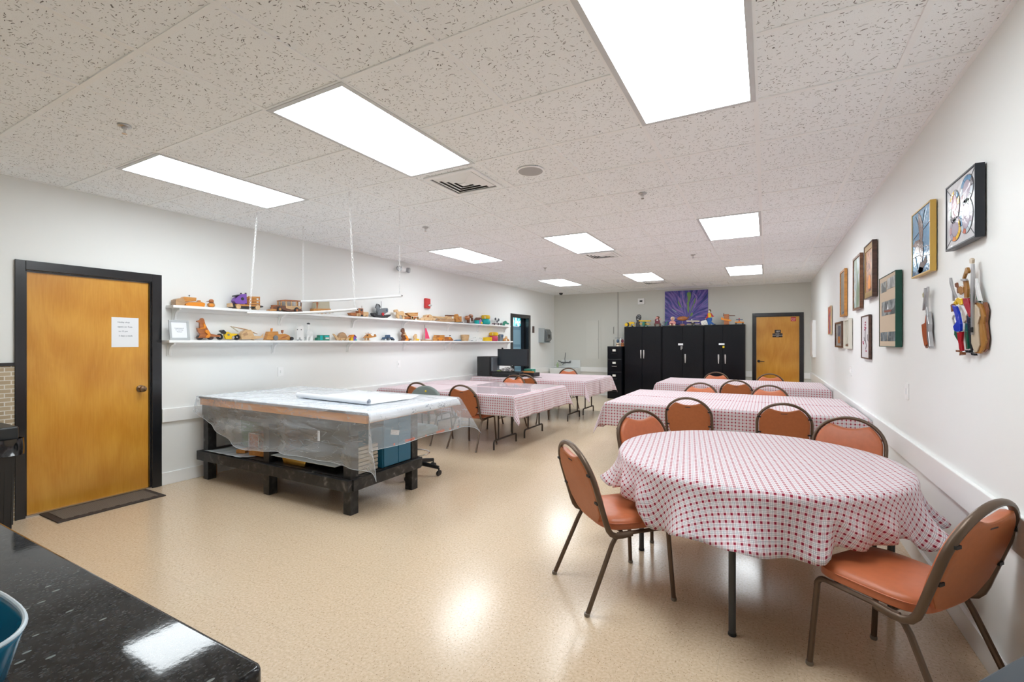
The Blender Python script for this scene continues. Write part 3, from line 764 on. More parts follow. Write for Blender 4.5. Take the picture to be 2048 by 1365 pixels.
def fdir(dx, dy): return math.degrees(math.atan2(-dx, dy))
chair(.499, 2.454, fdir(-.782, .624), 'big orange vinyl chair in the right foreground, its back toward the wall')
chair(-.785, 2.66, fdir(.707, .707), 'orange vinyl chair at the left front of the round table, standing in full view')
chair(-.735, 3.70, fdir(.72, -.69), 'orange chair at the left rear of the round table, facing the viewer')
chair(.46, 4.00, fdir(-.30, -.95), 'orange chair behind the round table beside the picture wall, facing the viewer')
chair(-.706, 5.27, 0, 'left one of two orange chairs seen from behind between round table and long tables')
chair(.139, 5.23, 0, 'right one of two orange chairs seen from behind between round table and long tables')
chair(-.80, 6.60, 180, 'left of two orange chairs facing the viewer behind the double long table')
chair(.03, 6.64, 180, 'right of two orange chairs facing the viewer behind the double long table')
chair(-.40, 7.90, 0, 'orange chair seen from behind, between the two facing ones in the far aisle')
chair(-.83, 9.18, 180, 'distant orange chair at the far long table in front of the black cabinets')
chair(.05, 9.16, 180, 'distant orange chair at the far long table in front of the wooden door')
chair(-3.52, 5.30, 0, 'orange chair with its back to the viewer at the near left gingham table')
chair(-4.28, 5.32, 0, 'orange chair half hidden behind the grey swivel chair')
chair(-3.78, 6.70, 180, 'orange chair facing the viewer between the two left tables')
chair(-3.72, 7.50, 0, 'orange chair seen from behind, at the computer table, behind another chair')
chair(-3.76, 9.12, 180, 'orange chair behind the far left table in front of the corner sink')

# ================================================================= TABLES AND CLOTHS
TBR = mat('brown_table_leg', (.055, .040, .030), .4, .3); TOPM = mat('table_top_laminate', (.28, .20, .13), .5)
def folding_table(x0, x1, y0, y1, lb, z=.735, grp='folding tables under gingham cloths'):
    t = thing('folding_table', lb, 'table', ((x0+x1)/2, (y0+y1)/2, 0), grp)
    obj('tabletop', MB().box(x0, x1, y0, y1, z-.022, z), TOPM, t, smooth=0)
    obj('skirt', MB().box(x0+.04, x1-.04, y0+.04, y0+.055, z-.06, z-.022).box(x0+.04, x1-.04, y1-.055, y1-.04, z-.06, z-.022), TBR, t, smooth=0)
    cy = (y0+y1)/2; h = (y1-y0)/2-.07
    for X in (x0+.33, x1-.33):
        p = [(X, cy-h, 0), (X, cy-h, .085)]+[(X, cy-h+.035-.035*math.cos(a), .085+.035*math.sin(a)) for a in (.5, 1.0, PI/2)]
        p += [(q[0], 2*cy-q[1], q[2]) for q in p[::-1]]
        obj('leg', MB().tube(p, .013, 8).tube([(X, cy-h*.62, .12), (X, cy-h*.62, z-.03)], .012, 8).tube([(X, cy+h*.62, .12), (X, cy+h*.62, z-.03)], .012, 8), TBR, t)
        sgn = 1 if X < (x0+x1)/2 else -1
        obj('brace', MB().tube([(X, cy, .40), (X+sgn*.28, cy, z-.03)], .006, 6).tube([(X, cy-h*.62, .40), (X, cy+h*.62, .40)], .006, 6), TBR, t)
    return t
def cloth(x0, x1, y0, y1, z, hL, hR, hF, hB, lb, seed=1, amp=.012, grp='gingham tablecloths', rot=0, tail=1.0, m=None, name='tablecloth', cat='tablecloth', step=.028):
    rn = random.Random(seed); ph = [rn.uniform(0, 6.28) for _ in range(8)]
    U0, U1, V0_, V1_ = x0-hL, x1+hR, y0-hF, y1+hB
    cx_, cy_ = (x0+x1)/2, (y0+y1)/2; R2 = Matrix.Rotation(math.radians(rot), 2)
    def P(a, b):
        u = U0+(U1-U0)*a; v = V0_+(V1_-V0_)*b
        du, sx = (x0-u, -1) if u < x0 else ((u-x1, 1) if u > x1 else (0, 0))
        dv, sy = (y0-v, -1) if v < y0 else ((v-y1, 1) if v > y1 else (0, 0))
        X = min(max(u, x0), x1); Y = min(max(v, y0), y1); Z = z+.0025*math.sin(u*5+ph[0])*math.sin(v*6+ph[1])*0
        if du > 0 and dv == 0:
            e = min(1, (Y-y0)/.16, (y1-Y)/.16); k = amp*(du/.25)*e*(math.sin(Y*11+ph[2])+.6*math.sin(Y*23+ph[3]))
            o = .006+min(du, .03)*.3+k+amp*.8*(du/.25); X += sx*max(o, .004); Z -= du
        elif dv > 0 and du == 0:
            e = min(1, (X-x0)/.16, (x1-X)/.16); k = amp*(dv/.25)*e*(math.sin(X*9+ph[4])+.6*math.sin(X*19+ph[5]))
            o = .006+min(dv, .03)*.3+k+amp*.8*(dv/.25); Y += sy*max(o, .004); Z -= dv
        elif du > 0 and dv > 0:
            r = math.hypot(du, dv); phi = math.atan2(dv, du); s2 = math.sin(2*phi)
            d = r*.34*s2**.8*tail; o = .006+min(r, .03)*.3+amp*.8*(r/.25)
            lat = r*.10*math.sin(4*phi+ph[6]*.2)*s2
            X += sx*(o*math.cos(phi)**.3+d*.72+lat); Y += sy*(o*math.sin(phi)**.3+d*.72-lat); Z -= math.sqrt(max(r*r-d*d, 0))*(1-.06*s2)
        q = R2 @ Vector((X-cx_, Y-cy_)); return (cx_+q.x, cy_+q.y, Z)
    nu = int((U1-U0)/step); nv = int((V1_-V0_)/step)
    mb = MB().grid(P, nu, nv, lambda a, b: (U0+(U1-U0)*a, V0_+(V1_-V0_)*b))
    o = obj(name, mb, m or CLOTH, smooth=80, thick=.0018); tag(o, lb, cat, grp); return o
# right side: double long table
folding_table(-1.61, .80, 5.19, 5.95, 'folding table under gingham, front one of the double table by the picture wall')
folding_table(-1.61, .78, 6.00, 6.76, 'folding table under gingham, rear one of the double table by the picture wall')
cloth(-1.62, .805, 5.18, 5.955, .741, .29, .015, .262, .02, 'gingham cloth on the front half of the double table by the picture wall', 2)
cloth(-1.62, .785, 5.99, 6.78, .741, .27, .02, .015, .25, 'gingham cloth on the rear half of the double table by the picture wall', 3)
folding_table(-1.62, .79, 8.03, 8.66, 'folding table at the far end, front one, in front of the cabinets'); folding_table(-1.62, .79, 8.67, 9.30, 'folding table at the far end, rear one, in front of the cabinets')
cloth(-1.63, .795, 8.02, 9.31, .741, .25, .02, .25, .24, 'gingham cloth on the far long table in front of the black cabinets', 4)
# left side
folding_table(-5.10, -2.82, 5.17, 5.93, 'folding table on the left, nearest the workbench'); folding_table(-5.10, -2.82, 6.05, 6.81, 'folding table on the left, just behind the one nearest the workbench')
cloth(-5.11, -2.81, 5.16, 5.97, .741, .12, .30, .262, .03, 'gingham cloth on the left table nearest the workbench', 5)
cloth(-5.11, -2.81, 6.02, 6.83, .741, .12, .30, .02, .27, 'gingham cloth on the second left table, between workbench and computer table', 6)
folding_table(-5.10, -2.80, 7.70, 8.44, 'folding table holding the computer'); folding_table(-5.10, -2.80, 8.50, 9.24, 'folding table on the left, closest to the corner sink')
cloth(-5.11, -2.79, 7.69, 8.46, .741, .12, .30, .262, .02, 'gingham cloth under the computer on the far left table', 7)
cloth(-5.11, -2.79, 8.48, 9.26, .741, .12, .30, .02, .26, 'gingham cloth on the left table closest to the corner sink', 8, amp=.016)
m = bpy.data.materials.new('clear_vinyl'); m.use_nodes = True; g = NT(m); out = g.nt.nodes['Material Output']
tr = g.n('ShaderNodeBsdfTransparent'); gl = g.n('ShaderNodeBsdfGlossy'); gl.inputs['Roughness'].default_value = .07; fr = g.fresnel()
mx = g.n('ShaderNodeMixShader'); g.l(g.m('MULTIPLY', fr.outputs[0], .8), mx.inputs[0]); g.l(tr.outputs[0], mx.inputs[1]); g.l(gl.outputs[0], mx.inputs[2]); g.l(mx.outputs[0], out.inputs[0])
for (x0, x1, y0, y1), lb in (((-4.05, -2.83, 5.19, 5.95), 'clear glossy vinyl sheet on the left gingham table nearest the workbench'), ((-4.05, -2.83, 6.04, 6.80), 'clear glossy vinyl sheet on the second left gingham table')):
    q = MB().grid(lambda a, b: (lerp(x0, x1, a), lerp(y0, y1, b), .7445+.0006*math.sin(a*21)*math.sin(b*9)), 40, 12)
    tag(obj('vinyl_cover', q, m, smooth=80), lb, 'table cover', 'clear vinyl table covers')
# round table
RC = (-.09, 3.155); RT = .762
t = thing('round_table', 'round folding table under gingham in the right foreground', 'table', (*RC, 0))
obj('tabletop', MB().lathe([(RT-.02, .708), (RT, .712), (RT, .736), (RT-.006, .741)], (*RC, 0), 64), TOPM, t)
for a in (0, 1, 2, 3):
    ang = math.radians(-95+90*a); r = .665; x = RC[0]+r*math.cos(ang); y = RC[1]+r*math.sin(ang)
    obj('leg', MB().cyl((x, y, .012), (x, y, .71), .0165, 16), TABLEG, t)
    obj('leg_cap', MB().lathe([(.018, 0), (.020, .004), (.018, .014)], (x, y, 0), 14), BLKP, t)
ap = MB(); 
for y in (RC[1]-.3, RC[1]+.3): ap.box(RC[0]-.55, RC[0]+.55, y-.01, y+.01, .67, .708)
obj('apron', ap, TABLEG, t, smooth=0)
def round_cloth():
    z = .745; R_ = 1.045; n = 220; rings = [RT*k/14 for k in range(15)]+[RT+(R_-RT)*k/12 for k in range(1, 13)]
    rot = math.radians(8); vs = []; uv = []; fs = []
    def fold(t):
        return .5+.32*math.sin(10*t+1.5*math.sin(2*t+.6))+.26*math.sin(17*t+2.2+.9*math.sin(3*t))
    # chair seats that push under the hem
    seats = [(.499, 2.454), (-.785, 2.66), (-.735, 3.70), (.46, 4.00)]
    def near(x, y):
        k = 0
        for sx_, sy_ in seats:
            d = math.hypot(x-sx_, y-sy_); k = max(k, max(0, 1-max(0, d-.22)/.10))
        return min(k, 1)
    for r in rings:
        for j in range(n):
            th = 2*PI*j/n
            s_ = max(0, r-RT); rr = min(r, RT)
            if s_ > 0:
                f = fold(th); full = s_/(R_-RT)
                hem = 1+.05*math.sin(5*th+.5)+.03*math.sin(11*th)
                s_ *= hem; o = .010*min(1, s_/.02)+s_*(.04+.52*f*full)
                rr = RT+o; zz = z-math.sqrt(max(s_*s_-(o-.01)**2, 0)) if s_ > .02 else z-s_*.7
                x = RC[0]+rr*math.cos(th); y = RC[1]+rr*math.sin(th)
                k = near(x, y)
                if k > 0:
                    kk = k*k*(3-2*k); zz = z-(z-zz)*(1-.24*kk); rr = lerp(rr, min(rr, RT+.045+.02*math.sin(30*th)), kk)
                    zz = max(zz, .492*min(1, k*3)) if k > .05 else zz
                if x > XR-.03: rr = (XR-.03-RC[0])/math.cos(th)
                x = RC[0]+rr*math.cos(th); y = RC[1]+rr*math.sin(th)
            else: x = RC[0]+rr*math.cos(th); y = RC[1]+rr*math.sin(th); zz = z+.0008*math.sin(9*x)*math.sin(7*y)
            vs.append((x, y, zz)); a, b = r*math.cos(th), r*math.sin(th)
            uv.append((a*math.cos(rot)+b*math.sin(rot), -a*math.sin(rot)+b*math.cos(rot)))
    for i in range(len(rings)-1):
        if i == 0: continue
        for j in range(n): fs.append((i*n+j, (i+1)*n+j, (i+1)*n+(j+1) % n, i*n+(j+1) % n))
    # centre: fan
    vs.append((RC[0], RC[1], z)); uv.append((0, 0)); c0 = len(vs)-1
    for j in range(n): fs.append((c0, n+j, n+(j+1) % n))
    mb = MB().add(vs, fs, uv); o = obj('tablecloth', mb, CLOTH, smooth=80, thick=.0018)
    tag(o, 'round red and white gingham tablecloth with wavy hem on the foreground table', 'tablecloth')
round_cloth()

# ================================================================= WORKBENCH
bx0, bx1, by0, by1, bz = -5.10, -2.73, 2.625, 3.80, .868
t = thing('workbench', 'low black timber workbench with a paint-marked pine edge', 'workbench', ((bx0+bx1)/2, (by0+by1)/2, 0))
obj('tabletop', MB().box(bx0, bx1, by0, by1, bz-.018, bz), mat('grey_worktop_edge', (.16, .13, .13), .6, noise=.3, nscale=20), t, smooth=0)
fa = MB(); fa.box(bx0+.005, bx1-.02, by0+.006, by0+.04, bz-.085, bz-.018); fa.box(bx1-.055, bx1-.02, by0+.04, by1-.01, bz-.085, bz-.018); fa.box(bx0+.005, bx1-.02, by1-.045, by1-.01, bz-.085, bz-.018)
obj('edge_board', fa, PINE, t, smooth=0, bev=.002)
LX = [(-5.150, -5.065), (-4.139, -4.054), (-3.071, -2.986)]; LY = [(2.692, 2.777), (3.440, 3.525)]
for a in LX:
    for b in LY: obj('leg', MB().box(*a, *b, 0, bz-.019), BENCHB, t, smooth=0, bev=.003)
q = MB(); q.box(-5.15, -2.99, 2.68, 2.718, bz-.20, bz-.086); q.box(-3.07, -2.985, 2.70, 3.5, bz-.19, bz-.09)
obj('upper_rail', q, BENCHB, t, smooth=0)
q = MB(); q.box(-5.19, -2.965, 2.645, 2.69, .205, .298); q.box(-5.19, -2.965, 3.528, 3.57, .205, .298); q.box(-2.984, -2.945, 2.69, 3.53, .205, .298); q.box(-5.19, -5.152, 2.69, 3.53, .205, .298)
obj('lower_rail', q, BENCHB, t, smooth=0, bev=.003)
sh = MB(); sh.box(-5.063, -4.141, 2.70, 3.53, .285, .303); sh.box(-4.052, -3.075, 2.70, 3.53, .285, .303); sh.box(-3.075, -2.985, 2.79, 3.43, .285, .303); sh.box(-4.141, -4.052, 2.79, 3.43, .285, .303)
obj('shelf_board', sh, BENCHB, t, smooth=0)
# white oilcloth with blue flowers
m = mat('white_oilcloth', (.86, .88, .90), .3, coat=.3); g = NT(m); uv = g.coord('UV')
d, x_ = g.vor(g.mapping(uv, (6.5, 6.5, 1)), 1); se = g.sep(x_.outputs['Color'])
dp, _ = g.vor(g.mapping(uv, (60, 60, 1)), 1)
fl = g.m('MULTIPLY', g.m('LESS_THAN', g.m('ADD', d, g.m('MULTIPLY', g.noise(uv, 40, 2), .25)), .42), g.m('GREATER_THAN', se[0], .25))
fl = g.m('MULTIPLY', fl, g.m('LESS_THAN', dp, .44))
g.col(g.mix(g.m('MULTIPLY', fl, .8), (.86, .88, .90), (.04, .08, .15))); g.bump(g.noise(uv, 6, 3), .25, .01)
cloth(bx0+.005, bx1, by0+.012, by1, bz+.004, .002, .075, .002, .04, 'white oilcloth with blue flowers on the workbench top', 9, amp=.02, grp=None, m=m, step=.02)
# clear plastic sheet
def plastic():
    x0, x1, y0, y1, z = bx0-.01, bx1+.02, by0-.006, by1+.02, bz+.0085
    hF, hR, hL, hB = .43, .30, .10, .28; U0, U1, W0, W1 = x0-hL, x1+hR, y0-hF, y1+hB
    def P(a, b):
        u = U0+(U1-U0)*a; v = W0+(W1-W0)*b
        du, sx = (x0-u, -1) if u < x0 else ((u-x1, 1) if u > x1 else (0, 0))
        dv, sy = (y0-v, -1) if v < y0 else ((v-y1, 1) if v > y1 else (0, 0))
        if sy < 0:
            k = min(max((u-x0)/.9, 0), 1); dv *= .34+.66*k**.6                  # pulled up at the wall end
            dv *= 1+.05*math.sin(u*4)
        X = min(max(u, x0), x1); Y = min(max(v, y0), y1); Z = z
        if du > 0 and dv <= 1e-9:
            o = .012+.035*du/.3*(1+math.sin(Y*9))*.6; X += sx*o; Z -= du
        elif dv > 0 and du == 0:
            w_ = dv/.43; e = min(1, (x1-X)/.2)
            o = .012+.03*w_*(1+math.sin(X*7+1)+.5*math.sin(X*17))*e+.03*w_*math.sin(dv*30+X*3)*.5*e; Y += sy*max(o, .008); Z -= dv
        elif du > 0 and dv > 0:
            r = math.hypot(du, dv); phi = math.atan2(dv, du); s2 = math.sin(2*phi); d = r*.30*s2**.8
            if sx > 0: X += .012+d*.9; Y += sy*(.012+d*.35)
            else: X += sx*.01; Y += sy*(.012+d*.6)
            if sx > 0 and sy > 0: X += d*.9; d *= 1.6
            Z -= math.sqrt(max(r*r-d*d, .25*r*r))*(1-.02*s2)
        if sx < 0: X = max(X, XL+.012)
        return (X, Y, Z)
    mb = MB().grid(P, 120, 90); o = obj('plastic_sheet', mb, FILM, smooth=80)
    tag(o, 'clear plastic sheet draped over the workbench with orange print along its hem', 'plastic sheet')
    return P
PP = plastic()
hm = MB(); hm.tube([PP(k/90, 0) for k in range(91)]+[PP(1, k/60) for k in range(1, 61)], .0016, 5)
obj('hem', hm, mat('hem_highlight', (.60, .66, .72), .3), bpy.data.objects['plastic_sheet'])  # thin pale tube paints the bright highlight along the sheet's hem
# orange print on the hem
OR = mat('orange_print', (.85, .16, .05), .5)
pr = bpy.data.objects['plastic_sheet']
X_ = bx1+.058
for y, s_ in ((2.86, 'o'), (3.00, 'DANGER'), (3.26, 'o'), (3.42, 'DANGER'), (3.62, 'o'), (3.75, 'o')):
    text('orange_print', s_, .030 if len(s_) > 1 else .034, OR, pr, face_east(X_+.014, y-.02, bz-.283))
# paper roll and sheet
PAP = mat('white_drawing_paper', (.80, .83, .87), .5)
t = thing('paper_roll', 'long white paper roll partly unrolled on the workbench', 'paper roll', (-3.5, 2.95, bz))
z0 = bz+.012
p0 = Vector((-4.05, 2.99, z0+.026)); p1 = Vector((-3.02, 2.925, z0+.026))
rl = MB().tube([p0, p1], .024, 18, caps=False); rl.tube([p0, p1], .019, 18, caps=False)
obj('rolled_part', rl, PAP, t)
sm = MB().grid(lambda a, b: (lerp(lerp(p0.x, p1.x, a), lerp(-4.00, -2.98, a), b), lerp(lerp(p0.y, p1.y, a), lerp(3.72, 3.55, a), b), z0+.003+.022*max(0, b-.85)/.15*(a**3)+.004*math.sin(b*9)*math.sin(a*3)**2), 16, 24)
obj('flat_sheet', sm, PAP, t, thick=.0008)
# things on the bench shelf
sz = .303
t = thing('tool_cabinet', 'blue metal drawer cabinet on the right end of the workbench shelf', 'cabinet', (-3.1, 3.26, sz))
BLU = mat('blue_steel', (.012, .15, .27), .3, coat=.2)
obj('body', MB().box(-3.30, -2.995, 3.06, 3.42, sz, .735), BLU, t, smooth=0, bev=.004)
obj('front_door', MB().box(-2.995, -2.978, 3.065, 3.245, sz+.01, .73), BLU, t, smooth=0, bev=.003)
obj('front_door', MB().box(-2.995, -2.978, 3.251, 3.415, sz+.01, .73), BLU, t, smooth=0, bev=.003)
lbm = MB(); lbm.X = Matrix.Translation((-2.977, 3.20, .60)) @ Matrix.Rotation(-.22, 4, 'X'); lbm.box(-.001, .001, -.055, .055, -.022, .022)
obj('paper_label', lbm, PAP, t, smooth=0)
for k in range(7):
    z = sz+.004+k*.033
    tag(obj('cardboard_tray', MB().box(-3.055+.004*(k % 3), -3.0+.003*(k % 2)-.02, 2.80, 3.03, z, z+.026), mat('beige_card', (.50, .45, .37), .7), smooth=0, bev=.002),
        ('bottom', 'second from the bottom', 'third from the bottom', 'middle', 'third from the top', 'second from the top', 'topmost')[k]+' beige cardboard tray of the stack beside the blue cabinet', 'tray', 'cardboard trays in a stack on the bench shelf')
# white sheet of board over a brass tin
t = thing('brass_tin', 'shiny brass baking tin on the workbench shelf under a white board', 'tin', (-3.75, 2.83, sz))
obj('tin', MB().prism([(-3.92, sz), (-3.62, sz), (-3.60, sz+.06), (-3.94, sz+.06)], 'y', 2.74, 2.98), mat('brass', (.75, .55, .16), .22, 1), t, bev=.008)
tag(obj('white_board', MB().prism([(2.70, .371), (3.28, .385), (3.28, .389), (2.70, .375)], 'x', -4.04, -3.18), mat('grey_white_board', (.58, .60, .57), .5), smooth=0), 'thin grey-white board lying on the brass tin on the bench shelf', 'board')
# green bin, framed mirror, blocks, disc
tag(obj('green_bin', MB().lathe([(.10, 0), (.115, .02), (.13, .36), (.135, .37)], (-4.93, 3.10, sz), 24), mat('sage_green_plastic', (.17, .30, .16), .5)), 'sage green plastic bin at the wall end of the bench shelf', 'bin')
m = mat('red_mosaic', (.4, .1, .05), .5); g = NT(m); dd, xx = g.vor(g.coord(), 60); sx_ = g.sep(xx.outputs['Color']); g.col(g.ramp(sx_[0], [(0, (.35, .06, .03)), (1, (.60, .26, .18))]))
t = thing('mosaic_box', 'reddish box with a white wire edge on the bench shelf', 'box', (-4.60, 2.92, sz+.03))
obj('box', MB().box(-4.66, -4.50, 2.88, 3.02, sz+.032, sz+.19), m, t, smooth=0)
wr = MB()
for a, b in (((-4.66, 2.875), (-4.50, 2.875)),):
    for z in (sz+.034, sz+.19): wr.tube([(a[0], a[1], z), (b[0], b[1], z)], .004, 6)
    for x in (a[0], b[0]): wr.tube([(x, a[1], sz+.034), (x, a[1], sz+.19)], .004, 6)
obj('wire_edge', wr, WHITE, t)
obj('base', MB().box(-4.72, -4.44, 2.85, 3.05, sz+.010, sz+.032), mat('warm_wood', (.42, .18, .06), .4, noise=.15), t, smooth=0, bev=.004)
tag(obj('dark_box', MB().box(-4.46, -4.33, 2.93, 3.05, sz+.002, sz+.17), mat('dark_brown_box', (.03, .015, .012), .5), smooth=0), 'dark brown upright box beside the reddish box on the bench shelf', 'box')
q = MB().cyl((-4.30, 3.12, sz+.115), (-4.28, 3.10, sz+.115), .11, 28)
tag(obj('wooden_plate', q, mat('carved_wood', (.30, .13, .07), .45, noise=.3, nscale=30)), 'round carved wooden plate leaning upright at the back of the bench shelf', 'plate')
for i, (x, y, a, w_, h_, lb) in enumerate(((-4.36, 2.80, .10, .22, .05, 'orange-brown wooden block at the front of the bench shelf, nearest the middle leg'), (-4.48, 2.86, .12, .24, .045, 'reddish wooden block behind the orange-brown one on the bench shelf'), (-4.62, 2.79, .35, .10, .035, 'small wooden block at the front of the bench shelf'))):
    q = MB(); q.X = Matrix.Translation((x, y, sz+.010)) @ Matrix.Rotation(a, 4, 'Z'); q.box(-w_/2, w_/2, -.035, .035, 0, h_)
    tag(obj('wooden_block', q, mat('block_wood%d' % (i % 2), ((.55, .24, .06), (.45, .17, .08))[i % 2], .45, noise=.15), smooth=0, bev=.003), lb, 'block', 'wooden blocks on the bench shelf')
q = MB().grid(lambda a, b: (-5.08+.62*a+.10*math.sin(b*3), 2.66+.30*b, sz+.005+.004*abs(math.sin(a*14+b*3))), 24, 10)
tag(obj('plastic_wrap', q, mat('milky_plastic', (.50, .56, .60), .2, coat=.3), thick=.001), 'crumpled milky plastic wrap at the wall end of the bench shelf', 'plastic')
lean = MB().prism([(-5.235, .18), (-5.20, .18), (-5.135, .60), (-5.16, .60)], 'y', 2.66, 2.69)
tag(obj('wooden_board', MB().prism([(-5.205, 0), (-5.165, 0), (-5.20, .62), (-5.24, .62)], 'y', 2.79, 2.84), mat('pale_plank', (.42, .22, .11), .5), smooth=0), 'narrow brown plank standing between the workbench and the wall', 'plank')
tag(obj('black_case', MB().box(-4.12, -3.335, 3.30, 3.50, sz, .66), mat('dark_case', (.018, .02, .025), .4), smooth=0, bev=.01), 'dark storage case at the back of the bench shelf behind the plastic', 'case')
tag(obj('cardboard_box', MB().box(-4.76, -4.40, 3.26, 3.50, sz, .64), mat('brown_card', (.26, .17, .11), .7), smooth=0, bev=.003), 'brown cardboard box at the back of the bench shelf behind the plastic', 'box')

# ---- grey swivel chair behind the bench
gx, gy = -3.36, 3.90
GRY = mat('grey_green_fabric', (.20, .24, .23), .8, bump=.3, bscale=500)
t = thing('swivel_chair', 'grey-green swivel chair on black casters tucked in behind the workbench', 'chair', (gx, gy, 0))
for k in range(5):
    a = math.radians(12+72*k); dx, dy = math.cos(a), math.sin(a)
    ar = obj('base_arm', MB().tube([(gx+dx*.02, gy+dy*.02, .125), (gx+dx*.17, gy+dy*.17, .105), (gx+dx*.30, gy+dy*.30, .085)], .024, 8, r2=.016, taper=[1.2, 1, .8]), BLKP, t)
    ex, ey = gx+dx*.30, gy+dy*.30
    obj('caster', MB().wheel((ex-dy*.016, ey+dx*.016, .028), .028, .018).wheel((ex+dy*.016, ey-dx*.016, .028), .028, .018).cyl((ex, ey, .03), (ex, ey, .08), .008, 8), BLKP, ar)
obj('gas_column', MB().cyl((gx, gy, .10), (gx, gy, .44), .028, 14, .02), BLKP, t)
obj('seat', MB().prism([(gx-.22, gy-.2), (gx-.18, gy-.24), (gx+.18, gy-.24), (gx+.22, gy-.2), (gx+.21, gy+.16), (gx+.15, gy+.21), (gx-.15, gy+.21), (gx-.21, gy+.16)], 'z', .44, .51), GRY, t, bev=.02)
obj('back_bar', MB().tube([(gx, gy+.05, .43), (gx, gy+.24, .45), (gx, gy+.27, .55), (gx, gy+.235, .70)], .018, 8, r2=.01), BLKP, t)
bp = [(gx+.21*math.cos(a), .78+.155*math.sin(a)*(1 if math.sin(a) > 0 else .9)) for a in [2*PI*k/28 for k in range(28)]]
obj('backrest', MB().prism(bp, 'y', gy+.18, gy+.23), GRY, t, bev=.018)
obj('yellow_mark', MB().ell((gx+.02, gy+.178, .875), .014, .004, .012), mat('yellow_mark', (.8, .6, .05), .5), t)
obj('foot_ring', MB().tube([(gx+.17*math.cos(a), gy+.17*math.sin(a), .22) for a in [2*PI*k/24 for k in range(24)]], .008, 6, closed=True), CHROME, t)

# ================================================================= COUNTER, FOREGROUND
cy1 = .4525; cx1 = -.689; cz = .92
def rr(x0, x1, y0, y1, r, n=5):
    out = []
    for (cx, cy, a0) in ((x1-r, y1-r, 0), (x0+r, y1-r, PI/2), (x0+r, y0+r, PI), (x1-r, y0+r, 1.5*PI)):
        out += [(cx+r*math.cos(a0+PI/2*k/n), cy+r*math.sin(a0+PI/2*k/n)) for k in range(n+1)]
    return out
tag(obj('countertop', MB().prism(rr(-2.5, cx1, -.25, cy1, .018), 'z', cz-.04, cz), GRANITE, bev=.008, loc=(-1.6, .1, cz-.04)), 'black speckled granite countertop filling the lower left corner', 'countertop')
t = thing('base_cabinet', 'dark base cabinet under the granite countertop', 'cabinet', (-1.6, .1, 0))
obj('body', MB().box(-2.47, cx1-.03, -.22, cy1-.03, .09, cz-.04), mat('dark_cabinet_paint', (.02, .02, .022), .4), t, smooth=0)
obj('toe_kick', MB().box(-2.42, cx1-.09, -.20, cy1-.09, 0, .09), BLKP, t, smooth=0)
# teal basket
TEAL = mat('teal_plastic', (.006, .165, .30), .25, coat=.3)
bxc, byc = -1.075, .185
t = thing('plastic_basket', 'teal plastic basket with a white rim, cut off by the left edge', 'basket', (bxc, byc, cz))
def oval(k, z, n=48): return [(bxc+math.copysign(abs(math.cos(a))**.75, math.cos(a))*.15*k, byc+math.copysign(abs(math.sin(a))**.75, math.sin(a))*.085*k, z) for a in [2*PI*i/n for i in range(n)]]
def shell(rows, close=True):
    n = len(rows[0]); vs = [p for r in rows for p in r]
    fs = [(r*n+j, r*n+(j+1) % n, (r+1)*n+(j+1) % n, (r+1)*n+j) for r in range(len(rows)-1) for j in range(n)]
    fs.append(tuple(range(n))[::-1]); return vs, fs
zt_ = cz+.085
obj('bowl', MB().add(*shell([oval(.72, cz+.001), oval(.80, cz+.01), oval(.97, zt_-.012), oval(1.0, zt_-.002)])), TEAL, t, thick=.003)
obj('rim', MB().tube(oval(1.0, zt_), .0035, 8, closed=True), mat('pale_blue_rim', (.62, .74, .82), .3), t)
for (dx, dy, a, h_, c_, lb) in ((-.045, .01, .3, .070, (.60, .62, .62), 'white packet standing in the teal basket'), (.005, -.012, -.5, .052, (.36, .38, .24), 'olive patterned packet in the teal basket')):
    q = MB(); q.X = Matrix.Translation((bxc+dx, byc+dy, cz+.008)) @ Matrix.Rotation(a, 4, 'Z') @ Matrix.Rotation(.25, 4, 'X'); q.box(-.035, .035, -.008, .008, 0, h_)
    tag(obj('packet', q, mat('packet_%s' % lb[:5], c_, .4, noise=.35, nscale=60), smooth=0, bev=.003), lb, 'packet')
# dark table corner at lower right
t = thing('side_table', 'dark grey table top cut off by the lower right corner', 'table', (.55, 1.2, 0))
A_ = Vector((.245, 1.110)); B_ = Vector((.640, 1.622)); d_ = (B_-A_).normalized(); n__ = Vector((d_.y, -d_.x))
q = [A_, B_, B_+n__*.22, A_+n__*.60]; q = [(p.x if p.x < XR-.01 else XR-.01, p.y) for p in q]
q = [(A_.x, A_.y), (B_.x, B_.y), (XR-.012, 1.46), (XR-.012, .80), (.55, .80)]
obj('tabletop', MB().prism(q, 'z', .71, .74), mat('dark_slate_laminate', (.035, .05, .065), .35), t, smooth=0, bev=.003)
for x, y in ((.36, 1.10), (.63, 1.50), (.78, .90), (.57, .90)): obj('leg', MB().box(x-.015, x+.015, y-.015, y+.015, 0, .71), BLKP, t, smooth=0)
